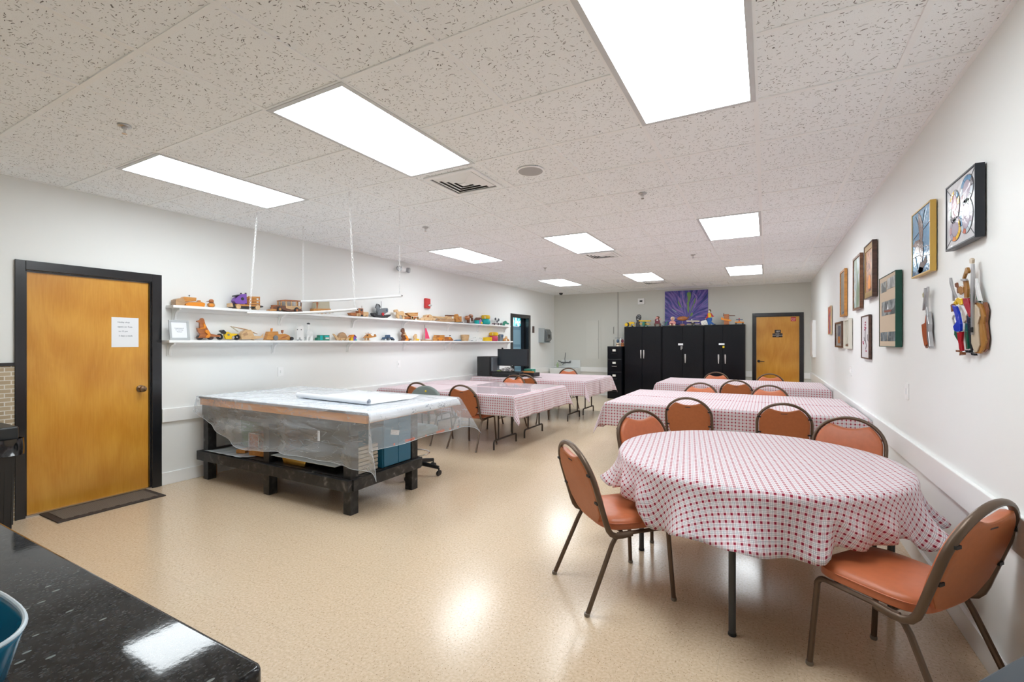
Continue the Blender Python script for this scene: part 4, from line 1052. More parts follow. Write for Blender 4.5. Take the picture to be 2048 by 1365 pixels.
# trash bin
tx0, tx1, ty0, ty1 = -5.22, -4.86, .86, 1.27
t = thing('waste_bin', 'black ribbed waste bin with bag liner at the brick wall', 'bin', (-5.05, 1.08, 0))
q = MB().prism([(tx0+.04, .04), (tx1-.05, .04), (tx1, .62), (tx0, .62)], 'y', ty0+.03, ty1-.04)
for k in range(9):
    y = ty0+.06+k*.038; q.prism([(tx1-.055, .07), (tx1-.043, .07), (tx1-.002, .60), (tx1-.02, .60)], 'y', y, y+.012)
obj('bin_body', q, BLKP, t, smooth=0)
q = MB().grid(lambda a, b: ((tx0+tx1)/2+(.195+.012*math.sin(9*a*2*PI)*math.sin(b*PI)+.01*b)*math.copysign(min(1, abs(math.cos(2*PI*a))*1.35), math.cos(2*PI*a)),
                            (ty0+ty1)/2+(.215+.012*math.sin(13*a*2*PI+1))*math.copysign(min(1, abs(math.sin(2*PI*a))*1.35), math.sin(2*PI*a)), .71-.12*b), 72, 8)
obj('bag_liner', q, mat('black_bin_bag', (.01, .01, .012), .12, coat=.6), t, smooth=60)
obj('bin_lid', MB().box(tx0, tx1-.015, ty0-.02, ty1-.01, .70, .80), mat('dark_lid', (.018, .022, .025), .35), t, smooth=0, bev=.012)
obj('red_tie', MB().ell((tx1+.015, 1.10, .615), .006, .02, .008), RED, t)

# ================================================================= STEEL CABINETS
yc = YB-.47
def plate_y(x0, x1, z0, z1, y0, y1): return MB().box(x0, x1, y0, y1, z0, z1)
cabs = [(-3.146, -2.232, 1.805, 'black steel cabinet, leftmost of the three, beside the filing cabinet', (-2.70,), [(-2.725), (-2.655)], None),
        (-2.222, -1.288, 1.812, 'black steel cabinet in the middle with keys hanging from its lock', (-1.755,), [(-1.69)], 'keys'),
        (-1.278, -.424, 1.822, 'black steel cabinet on the right with a small yellow padlock', (-.88,), [(-.97), (-.83)], 'lock')]
for x0, x1, zt2, lb, seam, hs, extra in cabs:
    t = thing('steel_cabinet', lb, 'cabinet', ((x0+x1)/2, YB-.25, 0), 'black steel cabinets along the far wall')
    obj('body', MB().box(x0, x1, yc+.02, YB-.025, .0, zt2), BLKM, t, smooth=0, bev=.005)
    sm_ = seam[0]
    for a, b in ((x0+.015, sm_-.003), (sm_+.003, x1-.015)):
        obj('door', MB().box(a, b, yc, yc+.02, .08, zt2-.035), BLKM, t, smooth=0, bev=.004)
    for hx in hs:
        zc = 1.12 if x0 < -3 else 1.03
        obj('handle', MB().prism([(hx-.014, zc+.11), (hx+.016, zc+.11), (hx+.018, zc+.04), (hx+.010, zc-.10), (hx-.006, zc-.10), (hx-.014, zc+.04)], 'y', yc-.03, yc), mat('bright_nickel', (.8, .8, .8), .25, .8), t, bev=.003)
    if extra == 'keys':
        obj('name_label', MB().box(-1.85, -1.74, yc-.003, yc, 1.345, 1.39), PAP, t, smooth=0)
        q = MB(); q.box(-1.79, -1.775, yc-.012, yc-.006, 1.24, 1.33); q.box(-1.765, -1.752, yc-.012, yc-.006, 1.26, 1.33); obj('key', q, SILV, t, smooth=0)
    if extra == 'lock':
        obj('name_label', MB().box(-.965, -.845, yc-.003, yc, 1.355, 1.395), PAP, t, smooth=0)
        obj('padlock', MB().box(-.885, -.845, yc-.02, yc-.002, 1.29, 1.335), mat('yellow_lock', (.75, .55, .03), .3), t, smooth=0, bev=.004)
# filing cabinet
fx0, fx1, fy = -3.535, -3.168, YB-.62
t = thing('filing_cabinet', 'black four-drawer filing cabinet left of the steel cabinets', 'filing cabinet', ((fx0+fx1)/2, YB-.3, 0))
obj('body', MB().box(fx0, fx1, fy+.018, YB-.03, 0, 1.318), BLKM, t, smooth=0, bev=.004)
for k in range(4):
    z1 = 1.305-k*.315; dwr = obj('drawer', MB().box(fx0+.01, fx1-.01, fy, fy+.018, z1-.300, z1), BLKM, t, smooth=0, bev=.003); cx = (fx0+fx1)/2
    obj('label_holder', MB().box(cx-.045, cx+.035, fy-.006, fy, z1-.115, z1-.065), mat('label_white', (.8, .8, .74), .4), dwr, smooth=0)
    obj('handle', MB().tube([(cx-.06, fy, z1-.17), (cx-.05, fy-.02, z1-.175), (cx+.05, fy-.02, z1-.175), (cx+.06, fy, z1-.17)], .007, 6), SILV if k == 1 else BLKP, dwr)

# ================================================================= COMPUTER TABLE
tz = .745
t = thing('computer_monitor', 'black flat computer monitor seen on the far left table', 'monitor', (-4.45, 8.1, tz))
MON = mat('monitor_screen', (.018, .026, .034), .3)
my = 8.05; mx0, mz1 = onY(995.5, 698.5, my); mx1, mz0 = onY(1056, 733.5, my)
obj('bezel', MB().box(mx0, mx1, my-.01, my+.035, mz0, mz1), BLKP, t, smooth=0, bev=.004)
obj('screen', MB().box(mx0+.012, mx1-.012, my-.012, my-.009, mz0+.02, mz1-.012), MON, t, smooth=0)
mc = (mx0+mx1)/2
obj('stand', MB().cyl((mc, my+.03, tz+.01), (mc, my+.03, mz0+.05), .025, 12).lathe([(.075, 0), (.075, .012), (.03, .02)], (mc, my+.03, tz), 24), BLKP, t)
obj('webcam', MB().ell((lerp(mx0, mx1, .16), my, mz1+.014), .022, .02, .016), BLKP, t)
obj('logo', MB().box(mc-.01, mc+.01, my-.0125, my-.0118, mz0+.004, mz0+.016), SILV, t, smooth=0)
py = 7.83; px0, pz1 = onY(954, 713.5, py); px1, _z = onY(979, 714, py)
t = thing('computer_tower', 'black upright computer case at the wall end of the far left table', 'computer', ((px0+px1)/2, 8.0, tz))
obj('case', MB().box(px0, px1, py, py+.38, tz, pz1), mat('black_case_plastic', (.02, .022, .024), .4), t, smooth=0, bev=.006)
obj('front_panel', MB().box(px1, px1+.055, py+.05, py+.30, tz+.10, pz1-.01), mat('grey_gloss', (.14, .16, .18), .25), t, smooth=0, bev=.01)
obj('slot', MB().box(px0+.08, px0+.13, py-.002, py, tz+.09, tz+.10), mat('black_void', (.003, .003, .003), .6), t, smooth=0)
t = thing('printer', 'low black printer on the far left table in front of the monitor', 'printer', (-4.55, 7.86, tz))
q = MB().prism([(7.80, tz), (7.80, tz+.055), (7.84, tz+.09), (7.98, tz+.11), (8.00, tz)], 'x', px1+.07, -4.13)
obj('body', q, BLKP, t, smooth=0, bev=.006)
obj('paper_tray', MB().box(px1+.16, -4.28, 7.765, 7.81, tz+.002, tz+.03), BLKP, t, smooth=0, bev=.003)
obj('power_button', MB().cyl((-4.34, 7.799, tz+.04), (-4.34, 7.795, tz+.04), .008, 12), SILV, t)
rn = random.Random(5)
def crumple(c, rx, ry, rz, seed, n=14, m_=9):
    r2 = random.Random(seed); mb = MB(); vs = []; fs = []
    for i in range(m_+1):
        for j in range(n):
            a = 2*PI*j/n; b = -PI/2+PI*i/m_; k = 1+r2.uniform(-.25, .25)
            vs.append((c[0]+rx*k*math.cos(b)*math.cos(a), c[1]+ry*k*math.cos(b)*math.sin(a), max(c[2]-rz*.5, c[2]+rz*k*math.sin(b))))
    for i in range(m_):
        for j in range(n): fs.append((i*n+j, i*n+(j+1) % n, (i+1)*n+(j+1) % n, (i+1)*n+j))
    return mb.add(vs, fs)
m = mat('patterned_cloth', (.6, .6, .6), .8); g = NT(m); n_ = g.noise(g.coord(), 35, 2, 2); g.col(g.ramp(n_, [(.45, (.75, .74, .72)), (.52, (.06, .06, .07))]))
tag(obj('cloth_bundle', crumple((-4.44, 7.90, tz+.135), .16, .06, .045, 4), m, smooth=20), 'crumpled black and white cloth lying on the printer below the monitor', 'cloth')
def zbox(nm, u0, v0, u1, v1, Y, d, m_, lb, cat, z0=tz):
    x0, z1 = onY(u0, v0, Y); x1, _ = onY(u1, v0, Y); o = obj(nm, MB().box(x0, x1, Y, Y+d, z0, max(z1, z0+.012)), m_, smooth=0, bev=.003); return tag(o, lb, cat)
tag(obj('storage_box', MB().box(-4.28, -3.98, 8.13, 8.40, tz, tz+.075), BLKP, smooth=0, bev=.006), 'flat black box on the table under the green folder, beside the monitor', 'box')
zbox('green_folder', 1048, 738.5, 1064, 743, 8.22, .16, mat('teal_folder', (.05, .32, .24), .5), 'teal green folder on a black box right of the monitor', 'folder', tz+.076)
tag(obj('wooden_ruler_box', MB().prism([(-4.26, 8.13), (-4.00, 8.145), (-4.00, 8.19), (-4.26, 8.175)], 'z', tz+.076, tz+.105), mat('tan_leather', (.50, .21, .06), .5), smooth=0, bev=.003), 'orange-brown wooden strip in front of the green folder beside the monitor', 'box')
tag(obj('scissors', MB().tube([(-4.02, 7.94, tz+.004), (-3.86, 7.96, tz+.004), (-3.74, 7.99, tz+.004)], .005, 6, taper=[1.6, 1, .4]), mat('dark_steel', (.05, .05, .06), .3, .8)), 'dark pair of scissors on the gingham cloth right of the monitor', 'scissors')
tag(obj('sticky_note', MB().box(-4.66, -4.58, 7.86, 7.93, tz+.108, tz+.116), mat('lime_note', (.55, .70, .15), .6), smooth=0), 'lime yellow note pad on top of the black printer', 'note pad')
# ================================================================= SHELVES AND TOYS
ZU, ZLo = 1.792, 1.445
SX = XL+.145
def shelf(z, y0, y1, ys, lb):
    t = thing('wall_shelf', lb, 'shelf', (XL, (y0+y1)/2, z-.03), 'long white toy shelves')
    obj('board', MB().box(XL, SX, y0, y1, z-.026, z), TRIMW, t, smooth=0, bev=.003)
    obj('back_cleat', MB().box(XL, XL+.018, y0+.05, y1-.05, z-.06, z-.026), TRIMW, t, smooth=0)
    for y in ys:
        y = min(max(y, y0+.03), y1-.03)
        pr = [(XL, z-.026), (SX-.02, z-.026), (SX-.025, z-.045)]+[(XL+.115-.085*math.sin(a), z-.045-.085*(1-math.cos(a))) for a in (.3, .7, 1.1, 1.5)]+[(XL+.022, z-.15), (XL, z-.155)]
        obj('bracket', MB().prism(pr, 'y', y-.010, y+.010).box(XL, XL+.012, y-.022, y+.022, z-.16, z-.026), TRIMW, t, smooth=0, bev=.002)
shelf(ZU, 2.395, 9.25, [2.47, 3.63, 4.77, 5.83, 7.05, 8.10, 9.20], 'upper long white wall shelf of wooden toys')
shelf(ZLo, 2.36, 9.36, [2.42, 3.54, 4.69, 5.84, 6.98, 7.20, 9.29], 'lower long white wall shelf of toys and figurines')

W1 = wood('honey_wood', (.45, .17, .03), (.66, .32, .08)); W2 = wood('pale_wood', (.55, .34, .16), (.72, .50, .28)); W3 = wood('dark_walnut', (.10, .035, .02), (.20, .075, .035))
W4 = wood('russet_wood', (.30, .09, .025), (.48, .17, .05)); W5 = wood('tan_wood', (.38, .22, .11), (.52, .33, .18))
def cm(n, c, r=.4): return mat('toy_'+n, c, r)
PUR = cm('purple', (.20, .08, .42)); TEA = cm('teal', (.0, .42, .42)); YEL = cm('yellow', (.80, .52, .01)); PNK = cm('pink', (.80, .06, .16)); GRN = cm('green', (.02, .20, .13))
GRY2 = cm('grey', (.17, .19, .21)); DGR = cm('charcoal', (.025, .026, .03)); WHT = cm('white', (.78, .79, .78)); REDT = cm('red', (.50, .02, .03)); BLT = cm('navy', (.05, .10, .18))
ORG = cm('orange', (.75, .26, .02)); CAN = cm('canvas', (.50, .47, .36), .8); LPK = cm('light_pink', (.80, .36, .32)); CRM = cm('cream', (.80, .70, .52)); BLU2 = cm('blue', (.0, .09, .38)); MAR = cm('maroon', (.14, .012, .03)); MAUVE = cm('mauve', (.45, .20, .55))
CR = {'A': (330, 570, 9.753), 'B': (490, 580, 11.376), 'C': (640, 590, 12.407), 'D': (770, 600, 13.646), 'E': (890, 610, 13.653),
      'F': (1240, 610, 15.754), 'G': (1360, 610, 14.629), 'H': (320, 560, 5.689), 'K': (1640, 300, 3.103), 'L': (1640, 470, 5.458), 'M': (1820, 510, 6.5), 'N': (1840, 320, 6.827), 'P': (1320, 575, 17.064)}
def px(c, q): o = CR[c]; return o[0]+q[0]/o[2], o[1]+q[1]/o[2]
def solid_of(kind, c, fn, axis, a, b, shape):
    """one carved piece: an outline with real thickness, a disc, a ball or a rod"""
    mb = MB()
    def p2(q): return fn(*px(c, q))
    if kind == 'p': mb.prism([p2(q) for q in shape], axis, a, b)
    elif kind in ('w', 'o'):
        u, v, r = shape; y, z = p2((u, v)); R_ = abs(p2((u, v+r))[1]-z)
        cc = ((a+b)/2, y, z) if axis == 'x' else (y, (a+b)/2, z)
        mb.wheel(cc, R_, abs(b-a), axis, 20, R_*.6 if kind == 'o' else 0)
    elif kind == 's':
        u, v, r, r2 = shape; y, z = p2((u, v)); R_ = abs(p2((u+r, v))[0]-y); R2_ = abs(p2((u, v+r2))[1]-z); dd = abs(b-a)/2
        mb.ell(((a+b)/2, y, z), dd, R_, R2_) if axis == 'x' else mb.ell((y, (a+b)/2, z), R_, dd, R2_)
    elif kind == 't':
        pts, r = shape; m_ = (a+b)/2; P = [p2(q) for q in pts]
        mb.tube([(m_, *q) if axis == 'x' else (q[0], m_, q[1]) for q in P], r, 6)
    elif kind == 'l':
        u, rows = shape; y, _ = p2((u, 0)); pr = []
        for hw, v in rows: z = p2((u, v))[1]; pr.append((abs(p2((u+hw, v))[0]-y)*.8, z))
        pr = sorted(pr, key=lambda q: q[1]); mb.lathe(pr, ((a+b)/2, y, 0) if axis == 'x' else (y, (a+b)/2, 0), 18)
    return mb
def toy(nm, lb, cat, c, base, parts, X=-5.185, axis='x', fn=None, front=None, snap=True):
    fn = fn or (lambda u, v: onX(u, v, X+.02))
    built = []
    for pt in parts:
        pn, m_, kind, a, b, shape = pt[:6]; cc = pt[6] if len(pt) > 6 else c
        off = X if axis == 'x' else front
        built.append((pn, m_, solid_of(kind, cc, fn, axis, off+a, off+b, shape)))
    if snap:
        zm = min(p[2] for b_ in built for p in b_[2].v); dz = base-zm
        for b_ in built: b_[2].v = [(p[0], p[1], p[2]+dz) for p in b_[2].v]
    allv = [p for b_ in built for p in b_[2].v]
    cx = (min(p[0] for p in allv)+max(p[0] for p in allv))/2; cy = (min(p[1] for p in allv)+max(p[1] for p in allv))/2
    t = thing(nm, lb, cat, (cx, cy, min(p[2] for p in allv)))
    for pn, m_, mb in built: obj(pn, mb, m_, t, bev=.0015 if len(mb.v) < 80 else 0)
    return t
U = ZU
toy('toy_bulldozer', 'honey-coloured wooden bulldozer, first toy on the upper shelf', 'toy', 'A', U, [
    ('blade', W5, 'p', -.045, .045, [(185, 265), (240, 240), (335, 240), (382, 325), (350, 375), (185, 370)]),
    ('cab', W1, 'p', -.03, .03, [(330, 240), (370, 205), (605, 225), (600, 290), (385, 300)]), ('engine', W5, 'p', -.03, .025, [(380, 300), (730, 310), (730, 370), (390, 370)]),
    ('track', ORG, 'p', .02, .048, [(380, 345), (440, 318), (730, 322), (757, 345), (745, 402), (430, 385), (380, 372)]), ('track', ORG, 'p', -.048, -.02, [(380, 345), (440, 318), (730, 322), (757, 345), (745, 402), (430, 385), (380, 372)]),
    ('seat', W1, 'p', -.015, .015, [(640, 305), (660, 275), (700, 275), (710, 308)]), ('lamp', DGR, 'w', -.006, .006, (495, 180, 10)), ('lamp_post', DGR, 't', -.003, .003, ([(495, 180), (495, 220)], .002))])
toy('toy_duck', 'small honey wood duck on the upper shelf, next to the bulldozer', 'toy', 'A', U, [
    ('body', W1, 's', -.022, .022, (920, 365, 76, 50)), ('head', W4, 's', -.016, .016, (925, 290, 48, 42)), ('beak', W3, 'p', -.006, .006, [(880, 285), (830, 290), (828, 298), (880, 305)]),
    ('wing', ORG, 's', .012, .028, (905, 375, 45, 28)), ('scarf', W3, 's', -.019, .019, (930, 322, 52, 10))])
toy('toy_truck', 'wooden stake truck with a purple cab on the upper shelf', 'toy', 'H', U, [
    ('chassis', DGR, 'p', -.03, .03, [(800, 285), (830, 265), (1130, 285), (1170, 293), (1170, 305), (1120, 315), (810, 310)]), ('flat_bed', W1, 'p', -.038, .038, [(850, 268), (1130, 282), (1130, 300), (850, 290)]),
    ('cab', PUR, 'p', -.034, .034, [(838, 232), (860, 200), (905, 160), (975, 152), (982, 262), (930, 272), (858, 262)]), ('roof_visor', DGR, 'p', -.034, .034, [(850, 170), (905, 160), (910, 168), (850, 184)]),
    ('cab_window', DGR, 'w', .034, .037, (930, 210, 18)), ('exhaust', DGR, 'p', -.01, .01, [(980, 140), (992, 140), (995, 270), (982, 268)]), ('horn', DGR, 'w', -.008, .008, (933, 148, 8)),
    ('bumper', W2, 'p', -.036, .036, [(790, 262), (815, 255), (825, 300), (795, 300)]),
    ('stake_side', W1, 'p', .030, .036, [(1000, 183), (1130, 186), (1130, 205), (1000, 203)]), ('stake_side', W1, 'p', .030, .036, [(1000, 222), (1130, 225), (1130, 240), (1000, 238)]), ('stake_side', W1, 'p', .030, .036, [(1000, 252), (1130, 256), (1130, 275), (1000, 270)]),
    ('stake_post', W4, 'p', .025, .03, [(1000, 180), (1012, 180), (1012, 285), (1000, 285)]), ('stake_post', W4, 'p', .025, .03, [(1118, 185), (1132, 185), (1132, 290), (1118, 290)]), ('stake_back', W1, 'p', -.036, -.028, [(1000, 183), (1130, 186), (1130, 275), (1000, 270)]),
    ('wheel', W2, 'w', .030, .046, (880, 298, 28)), ('wheel', W2, 'w', .030, .046, (1100, 310, 28)), ('wheel', W2, 'w', -.046, -.030, (880, 298, 28)), ('wheel', W2, 'w', -.046, -.030, (1100, 310, 28))])
toy('toy_wagon_car', 'wooden vintage wood-panelled car with four windows on the upper shelf', 'toy', 'B', U, [
    ('roof', W4, 'p', -.040, .042, [(785, 205), (900, 190), (1275, 215), (1272, 236), (800, 224)]), ('body', W3, 'p', -.034, .032, [(640, 350), (800, 320), (1275, 345), (1275, 440), (1080, 465), (950, 450), (800, 400), (700, 440), (640, 420)]),
    ('door_panel', W2, 'p', .030, .038, [(912, 330), (1262, 345), (1258, 400), (1090, 412), (1040, 420), (917, 385)]),
    ('pillar', W1, 'p', .026, .036, [(800, 225), (818, 225), (818, 330), (800, 330)]), ('pillar', W2, 'p', .026, .037, [(908, 225), (938, 225), (938, 340), (908, 340)]), ('pillar', W2, 'p', .026, .037, [(1030, 228), (1050, 228), (1050, 345), (1030, 345)]),
    ('pillar', W2, 'p', .026, .037, [(1143, 232), (1162, 232), (1162, 350), (1143, 350)]), ('pillar', W3, 'p', .026, .037, [(1253, 236), (1272, 236), (1272, 350), (1253, 350)]), ('pillar', W1, 'p', -.036, -.028, [(800, 225), (822, 225), (822, 330), (800, 330)]), ('pillar', W1, 'p', -.036, -.028, [(1240, 235), (1270, 235), (1270, 350), (1240, 350)]),
    ('hood', W4, 'p', -.022, .022, [(635, 305), (790, 308), (800, 380), (640, 400)]), ('front_bumper', W1, 'p', -.036, .036, [(545, 420), (600, 398), (702, 412), (700, 446), (560, 446)]), ('rear_bumper', W3, 'p', -.03, .03, [(1255, 420), (1300, 445), (1300, 470), (1255, 460)]),
    ('wheel', DGR, 'w', .028, .044, (768, 402, 56)), ('wheel', DGR, 'w', .028, .044, (1155, 425, 62)), ('hub', W1, 'w', .044, .048, (768, 405, 30)), ('hub', W4, 'w', .044, .048, (1155, 430, 30)),
    ('wheel', DGR, 'w', -.044, -.028, (768, 402, 56)), ('wheel', DGR, 'w', -.044, -.028, (1155, 425, 62))])
toy('toy_covered_wagon', 'wooden covered wagon with a pale canvas top on the upper shelf', 'toy', 'B', U, [
    ('wagon_box', W1, 'p', -.036, .036, [(1545, 375), (1930, 380), (1960, 440), (1925, 478), (1570, 485), (1545, 470)]),
    ('canvas_top', CAN, 'p', -.034, .034, [(1590, 378), (1596, 250), (1615, 205), (1640, 190), (1850, 195), (1905, 215), (1915, 385)]), ('canvas_hoop', W4, 'p', -.037, .037, [(1600, 210), (1640, 188), (1650, 250), (1630, 380), (1612, 380)]),
    ('drawbar', W3, 'p', -.008, .008, [(1930, 450), (2030, 470), (2030, 480), (1930, 470)]),
    ('wheel', W2, 'o', .036, .044, (1725, 462, 44)), ('wheel', W2, 'o', .036, .044, (1905, 455, 36)), ('wheel', W2, 'o', -.044, -.036, (1725, 462, 44)), ('wheel', W2, 'o', -.044, -.036, (1905, 455, 36))])
toy('toy_flatbed_truck', 'brown wooden flatbed truck behind the end of the hanging bar', 'toy', 'C', U, [
    ('flat_bed', W4, 'p', -.034, .034, [(735, 425), (880, 422), (885, 505), (770, 490)]), ('fender', W2, 'p', -.04, .04, [(885, 440), (985, 440), (995, 475), (985, 505), (890, 505)]),
    ('cab', W4, 'p', -.032, .032, [(945, 310), (1060, 318), (1062, 475), (950, 465)]), ('cab_window', DGR, 'p', .032, .035, [(990, 335), (1040, 338), (1040, 385), (990, 382)]), ('hood', W2, 'p', -.028, .028, [(1062, 400), (1190, 405), (1200, 440), (1190, 510), (1070, 510)]),
    ('exhaust', W3, 't', -.003, .003, ([(1062, 250), (1062, 320)], .003)), ('chassis', DGR, 'p', -.02, .02, [(990, 475), (1150, 500), (1150, 525), (980, 512)]),
    ('wheel', W5, 'w', .036, .046, (940, 485, 30)), ('wheel', W5, 'w', .03, .042, (1140, 505, 26)), ('wheel', W5, 'w', -.046, -.036, (940, 485, 30)), ('wheel', W5, 'w', -.042, -.03, (1140, 505, 26))])
toy('toy_rocking_horse', 'dark grey rocking toy with a red disc on the upper shelf', 'toy', 'C', U, [
    ('rocker', DGR, 'p', .02, .035, [(1305, 440), (1335, 425), (1365, 435), (1420, 485), (1600, 500), (1680, 475), (1740, 470), (1740, 500), (1660, 552), (1420, 552), (1330, 500)]), ('rocker', DGR, 'p', -.035, -.02, [(1305, 440), (1335, 425), (1365, 435), (1420, 485), (1600, 500), (1680, 475), (1740, 470), (1740, 500), (1660, 552), (1420, 552), (1330, 500)]),
    ('body', GRY2, 'p', -.022, .022, [(1480, 330), (1600, 312), (1675, 310), (1690, 340), (1688, 410), (1640, 440), (1560, 490), (1430, 490), (1440, 400)]), ('head', GRY2, 'p', -.014, .014, [(1398, 300), (1430, 210), (1480, 225), (1512, 300), (1480, 340), (1470, 420), (1430, 420), (1435, 330)]),
    ('mane', DGR, 'p', -.016, .016, [(1430, 205), (1490, 225), (1515, 290), (1495, 300), (1465, 245)]), ('red_disc', REDT, 'w', .022, .036, (1550, 465, 42)), ('pole', DGR, 't', -.003, .003, ([(1543, 140), (1545, 320)], .0035)), ('rump', BLT, 's', -.026, .026, (1650, 370, 38, 58))])
toy('toy_horse_cart', 'pale wooden horse pulling a slatted hay cart on the upper shelf', 'toy', 'D', U, [
    ('horse', W2, 'p', -.014, .014, [(265, 255), (290, 240), (350, 235), (375, 270), (390, 305), (440, 290), (480, 280), (530, 300), (545, 360), (535, 440), (505, 465), (490, 400), (410, 385), (395, 470), (345, 470), (330, 400), (345, 340), (325, 300), (275, 310)]),
    ('cart_box', W1, 'p', -.032, .032, [(600, 335), (885, 330), (885, 410), (720, 425), (640, 400)]), ('slats', W2, 'p', .032, .036, [(575, 330), (600, 322), (890, 318), (890, 335), (600, 350)]), ('slats', W2, 'p', .032, .036, [(640, 375), (885, 370), (885, 388), (640, 393)]),
    ('shaft', W2, 'p', -.006, .006, [(500, 375), (640, 395), (680, 430), (640, 440), (500, 390)]), ('axle_bed', W4, 'p', -.02, .02, [(520, 440), (880, 430), (880, 480), (540, 500)]),
    ('wheel', W2, 'o', .034, .042, (720, 465, 56)), ('wheel', W2, 'o', .034, .042, (870, 475, 48)), ('wheel', W2, 'o', -.042, -.034, (720, 465, 56)), ('wheel', W2, 'o', -.042, -.034, (870, 475, 48)), ('wheel', W2, 'w', .014, .024, (368, 445, 42)), ('wheel', W2, 'w', .014, .024, (508, 465, 40))])
toy('toy_sedan', 'plain pale wooden sedan car with a domed roof on the upper shelf', 'toy', 'D', U, [
    ('body', W2, 'p', -.034, .034, [(958, 548), (970, 505), (1060, 472), (1090, 465), (1105, 415), (1160, 395), (1215, 390), (1262, 415), (1298, 470), (1355, 485), (1366, 520), (1358, 552), (980, 552)]),
    ('wheel', W5, 'w', .030, .038, (1060, 535, 24)), ('wheel', W5, 'w', .030, .038, (1290, 535, 24)), ('wheel', W5, 'w', -.038, -.030, (1060, 535, 24)), ('wheel', W5, 'w', -.038, -.030, (1290, 535, 24)), ('side_window', W4, 'p', .034, .036, [(1120, 465), (1135, 425), (1180, 410), (1180, 468)])])
toy('toy_crane_truck', 'pale wooden crane truck with long forward boom on the upper shelf', 'toy', 'E', U, [
    ('tracks', W5, 'p', -.036, .036, [(-190, 430), (-150, 370), (235, 385), (240, 440), (-60, 450)]), ('cab', W2, 'p', -.03, .03, [(60, 290), (235, 275), (245, 330), (238, 390), (40, 390)]), ('roof', W3, 'p', -.032, .032, [(55, 262), (235, 268), (235, 295), (60, 300)]),
    ('cab_window', WHT, 's', .028, .034, (195, 335, 24, 32)), ('boom', W2, 'p', -.012, .012, [(-435, 290), (-410, 278), (60, 325), (60, 370), (-200, 350)]), ('boom', W2, 'p', -.012, .012, [(-330, 300), (-60, 380), (-60, 398), (-330, 318)])])
toy('toy_camel', 'orange-brown carved wooden animal on a dark base on the upper shelf', 'toy', 'E', U, [
    ('body', W1, 'p', -.022, .022, [(280, 345), (285, 270), (315, 232), (350, 232), (375, 285), (385, 305), (450, 295), (455, 430), (425, 455), (310, 455), (300, 400)]), ('base', DGR, 'p', -.03, .03, [(300, 448), (470, 440), (482, 468), (300, 468)]), ('detail', W4, 'p', .022, .025, [(345, 320), (375, 330), (400, 380), (385, 400), (355, 360)])])
toy('toy_elephant', 'dark brown wooden ball-bodied elephant on a stand on the upper shelf', 'toy', 'E', U, [
    ('body', W4, 's', -.03, .03, (635, 350, 70, 62)), ('head', W4, 's', -.024, .024, (730, 300, 55, 52)), ('trunk', W3, 'p', -.01, .01, [(735, 340), (775, 345), (780, 430), (750, 445)]), ('leg', W3, 'p', -.014, .014, [(630, 390), (690, 380), (680, 485), (630, 485)]),
    ('ear', W3, 's', .018, .028, (690, 310, 28, 36)), ('base', DGR, 'p', -.03, .03, [(585, 482), (800, 488), (800, 500), (585, 498)])])
toy('toy_birdhouse', 'little teal and lilac birdhouse with a brown roof on the upper shelf', 'toy', 'E', U, [
    ('house_side', TEA, 'p', -.03, .026, [(855, 405), (935, 405), (935, 512), (862, 508)]), ('house_front', MAUVE, 'p', -.03, .03, [(930, 512), (930, 390), (965, 350), (995, 400), (993, 512)]), ('roof', W3, 'p', -.036, .034, [(848, 405), (898, 332), (968, 335), (1012, 412), (985, 412), (955, 365), (930, 405)]),
    ('flower', YEL, 's', .02, .045, (985, 480, 25, 34))])
toy('cookie_jar', 'turquoise jar with a yellow head lid on the upper shelf', 'jar', 'E', U, [
    ('jar', TEA, 'l', -.04, .04, (1135, [(60, 525), (82, 500), (85, 440), (70, 385), (60, 372)])), ('lid', YEL, 'l', -.04, .04, (1135, [(70, 372), (78, 350), (78, 300), (70, 275), (10, 268)])), ('face_plate', CRM, 'p', .034, .045, [(1055, 300), (1130, 300), (1130, 365), (1065, 365)])])
toy('toy_pinwheel_cart', 'small cart with grey wire rings on dark wheels on the upper shelf', 'toy', 'E', U, [
    ('base', MAR, 'p', -.02, .02, [(1320, 505), (1540, 515), (1540, 535), (1325, 525)]), ('ring', GRY2, 'o', -.004, .004, (1400, 385, 40)), ('ring', GRY2, 'o', -.004, .004, (1485, 410, 42)), ('ring', GRY2, 'o', .006, .012, (1435, 455, 38)), ('post', GRY2, 't', -.003, .003, ([(1440, 520), (1440, 400)], .004)),
    ('wheel', DGR, 'w', .02, .03, (1345, 525, 26)), ('wheel', DGR, 'w', .02, .03, (1450, 525, 30)), ('wheel', DGR, 'w', .02, .03, (1525, 530, 32))])
toy('toy_dinosaur', 'small dark green dinosaur at the far end of the upper shelf', 'toy', 'E', U, [
    ('body', GRN, 'p', -.012, .012, [(1595, 555), (1605, 500), (1625, 445), (1665, 425), (1690, 435), (1700, 470), (1760, 490), (1750, 525), (1720, 520), (1690, 495), (1660, 510), (1640, 530), (1625, 550)]), ('leg', GRN, 'p', -.016, .016, [(1625, 500), (1650, 500), (1640, 555), (1615, 555)])])
Lz = ZLo
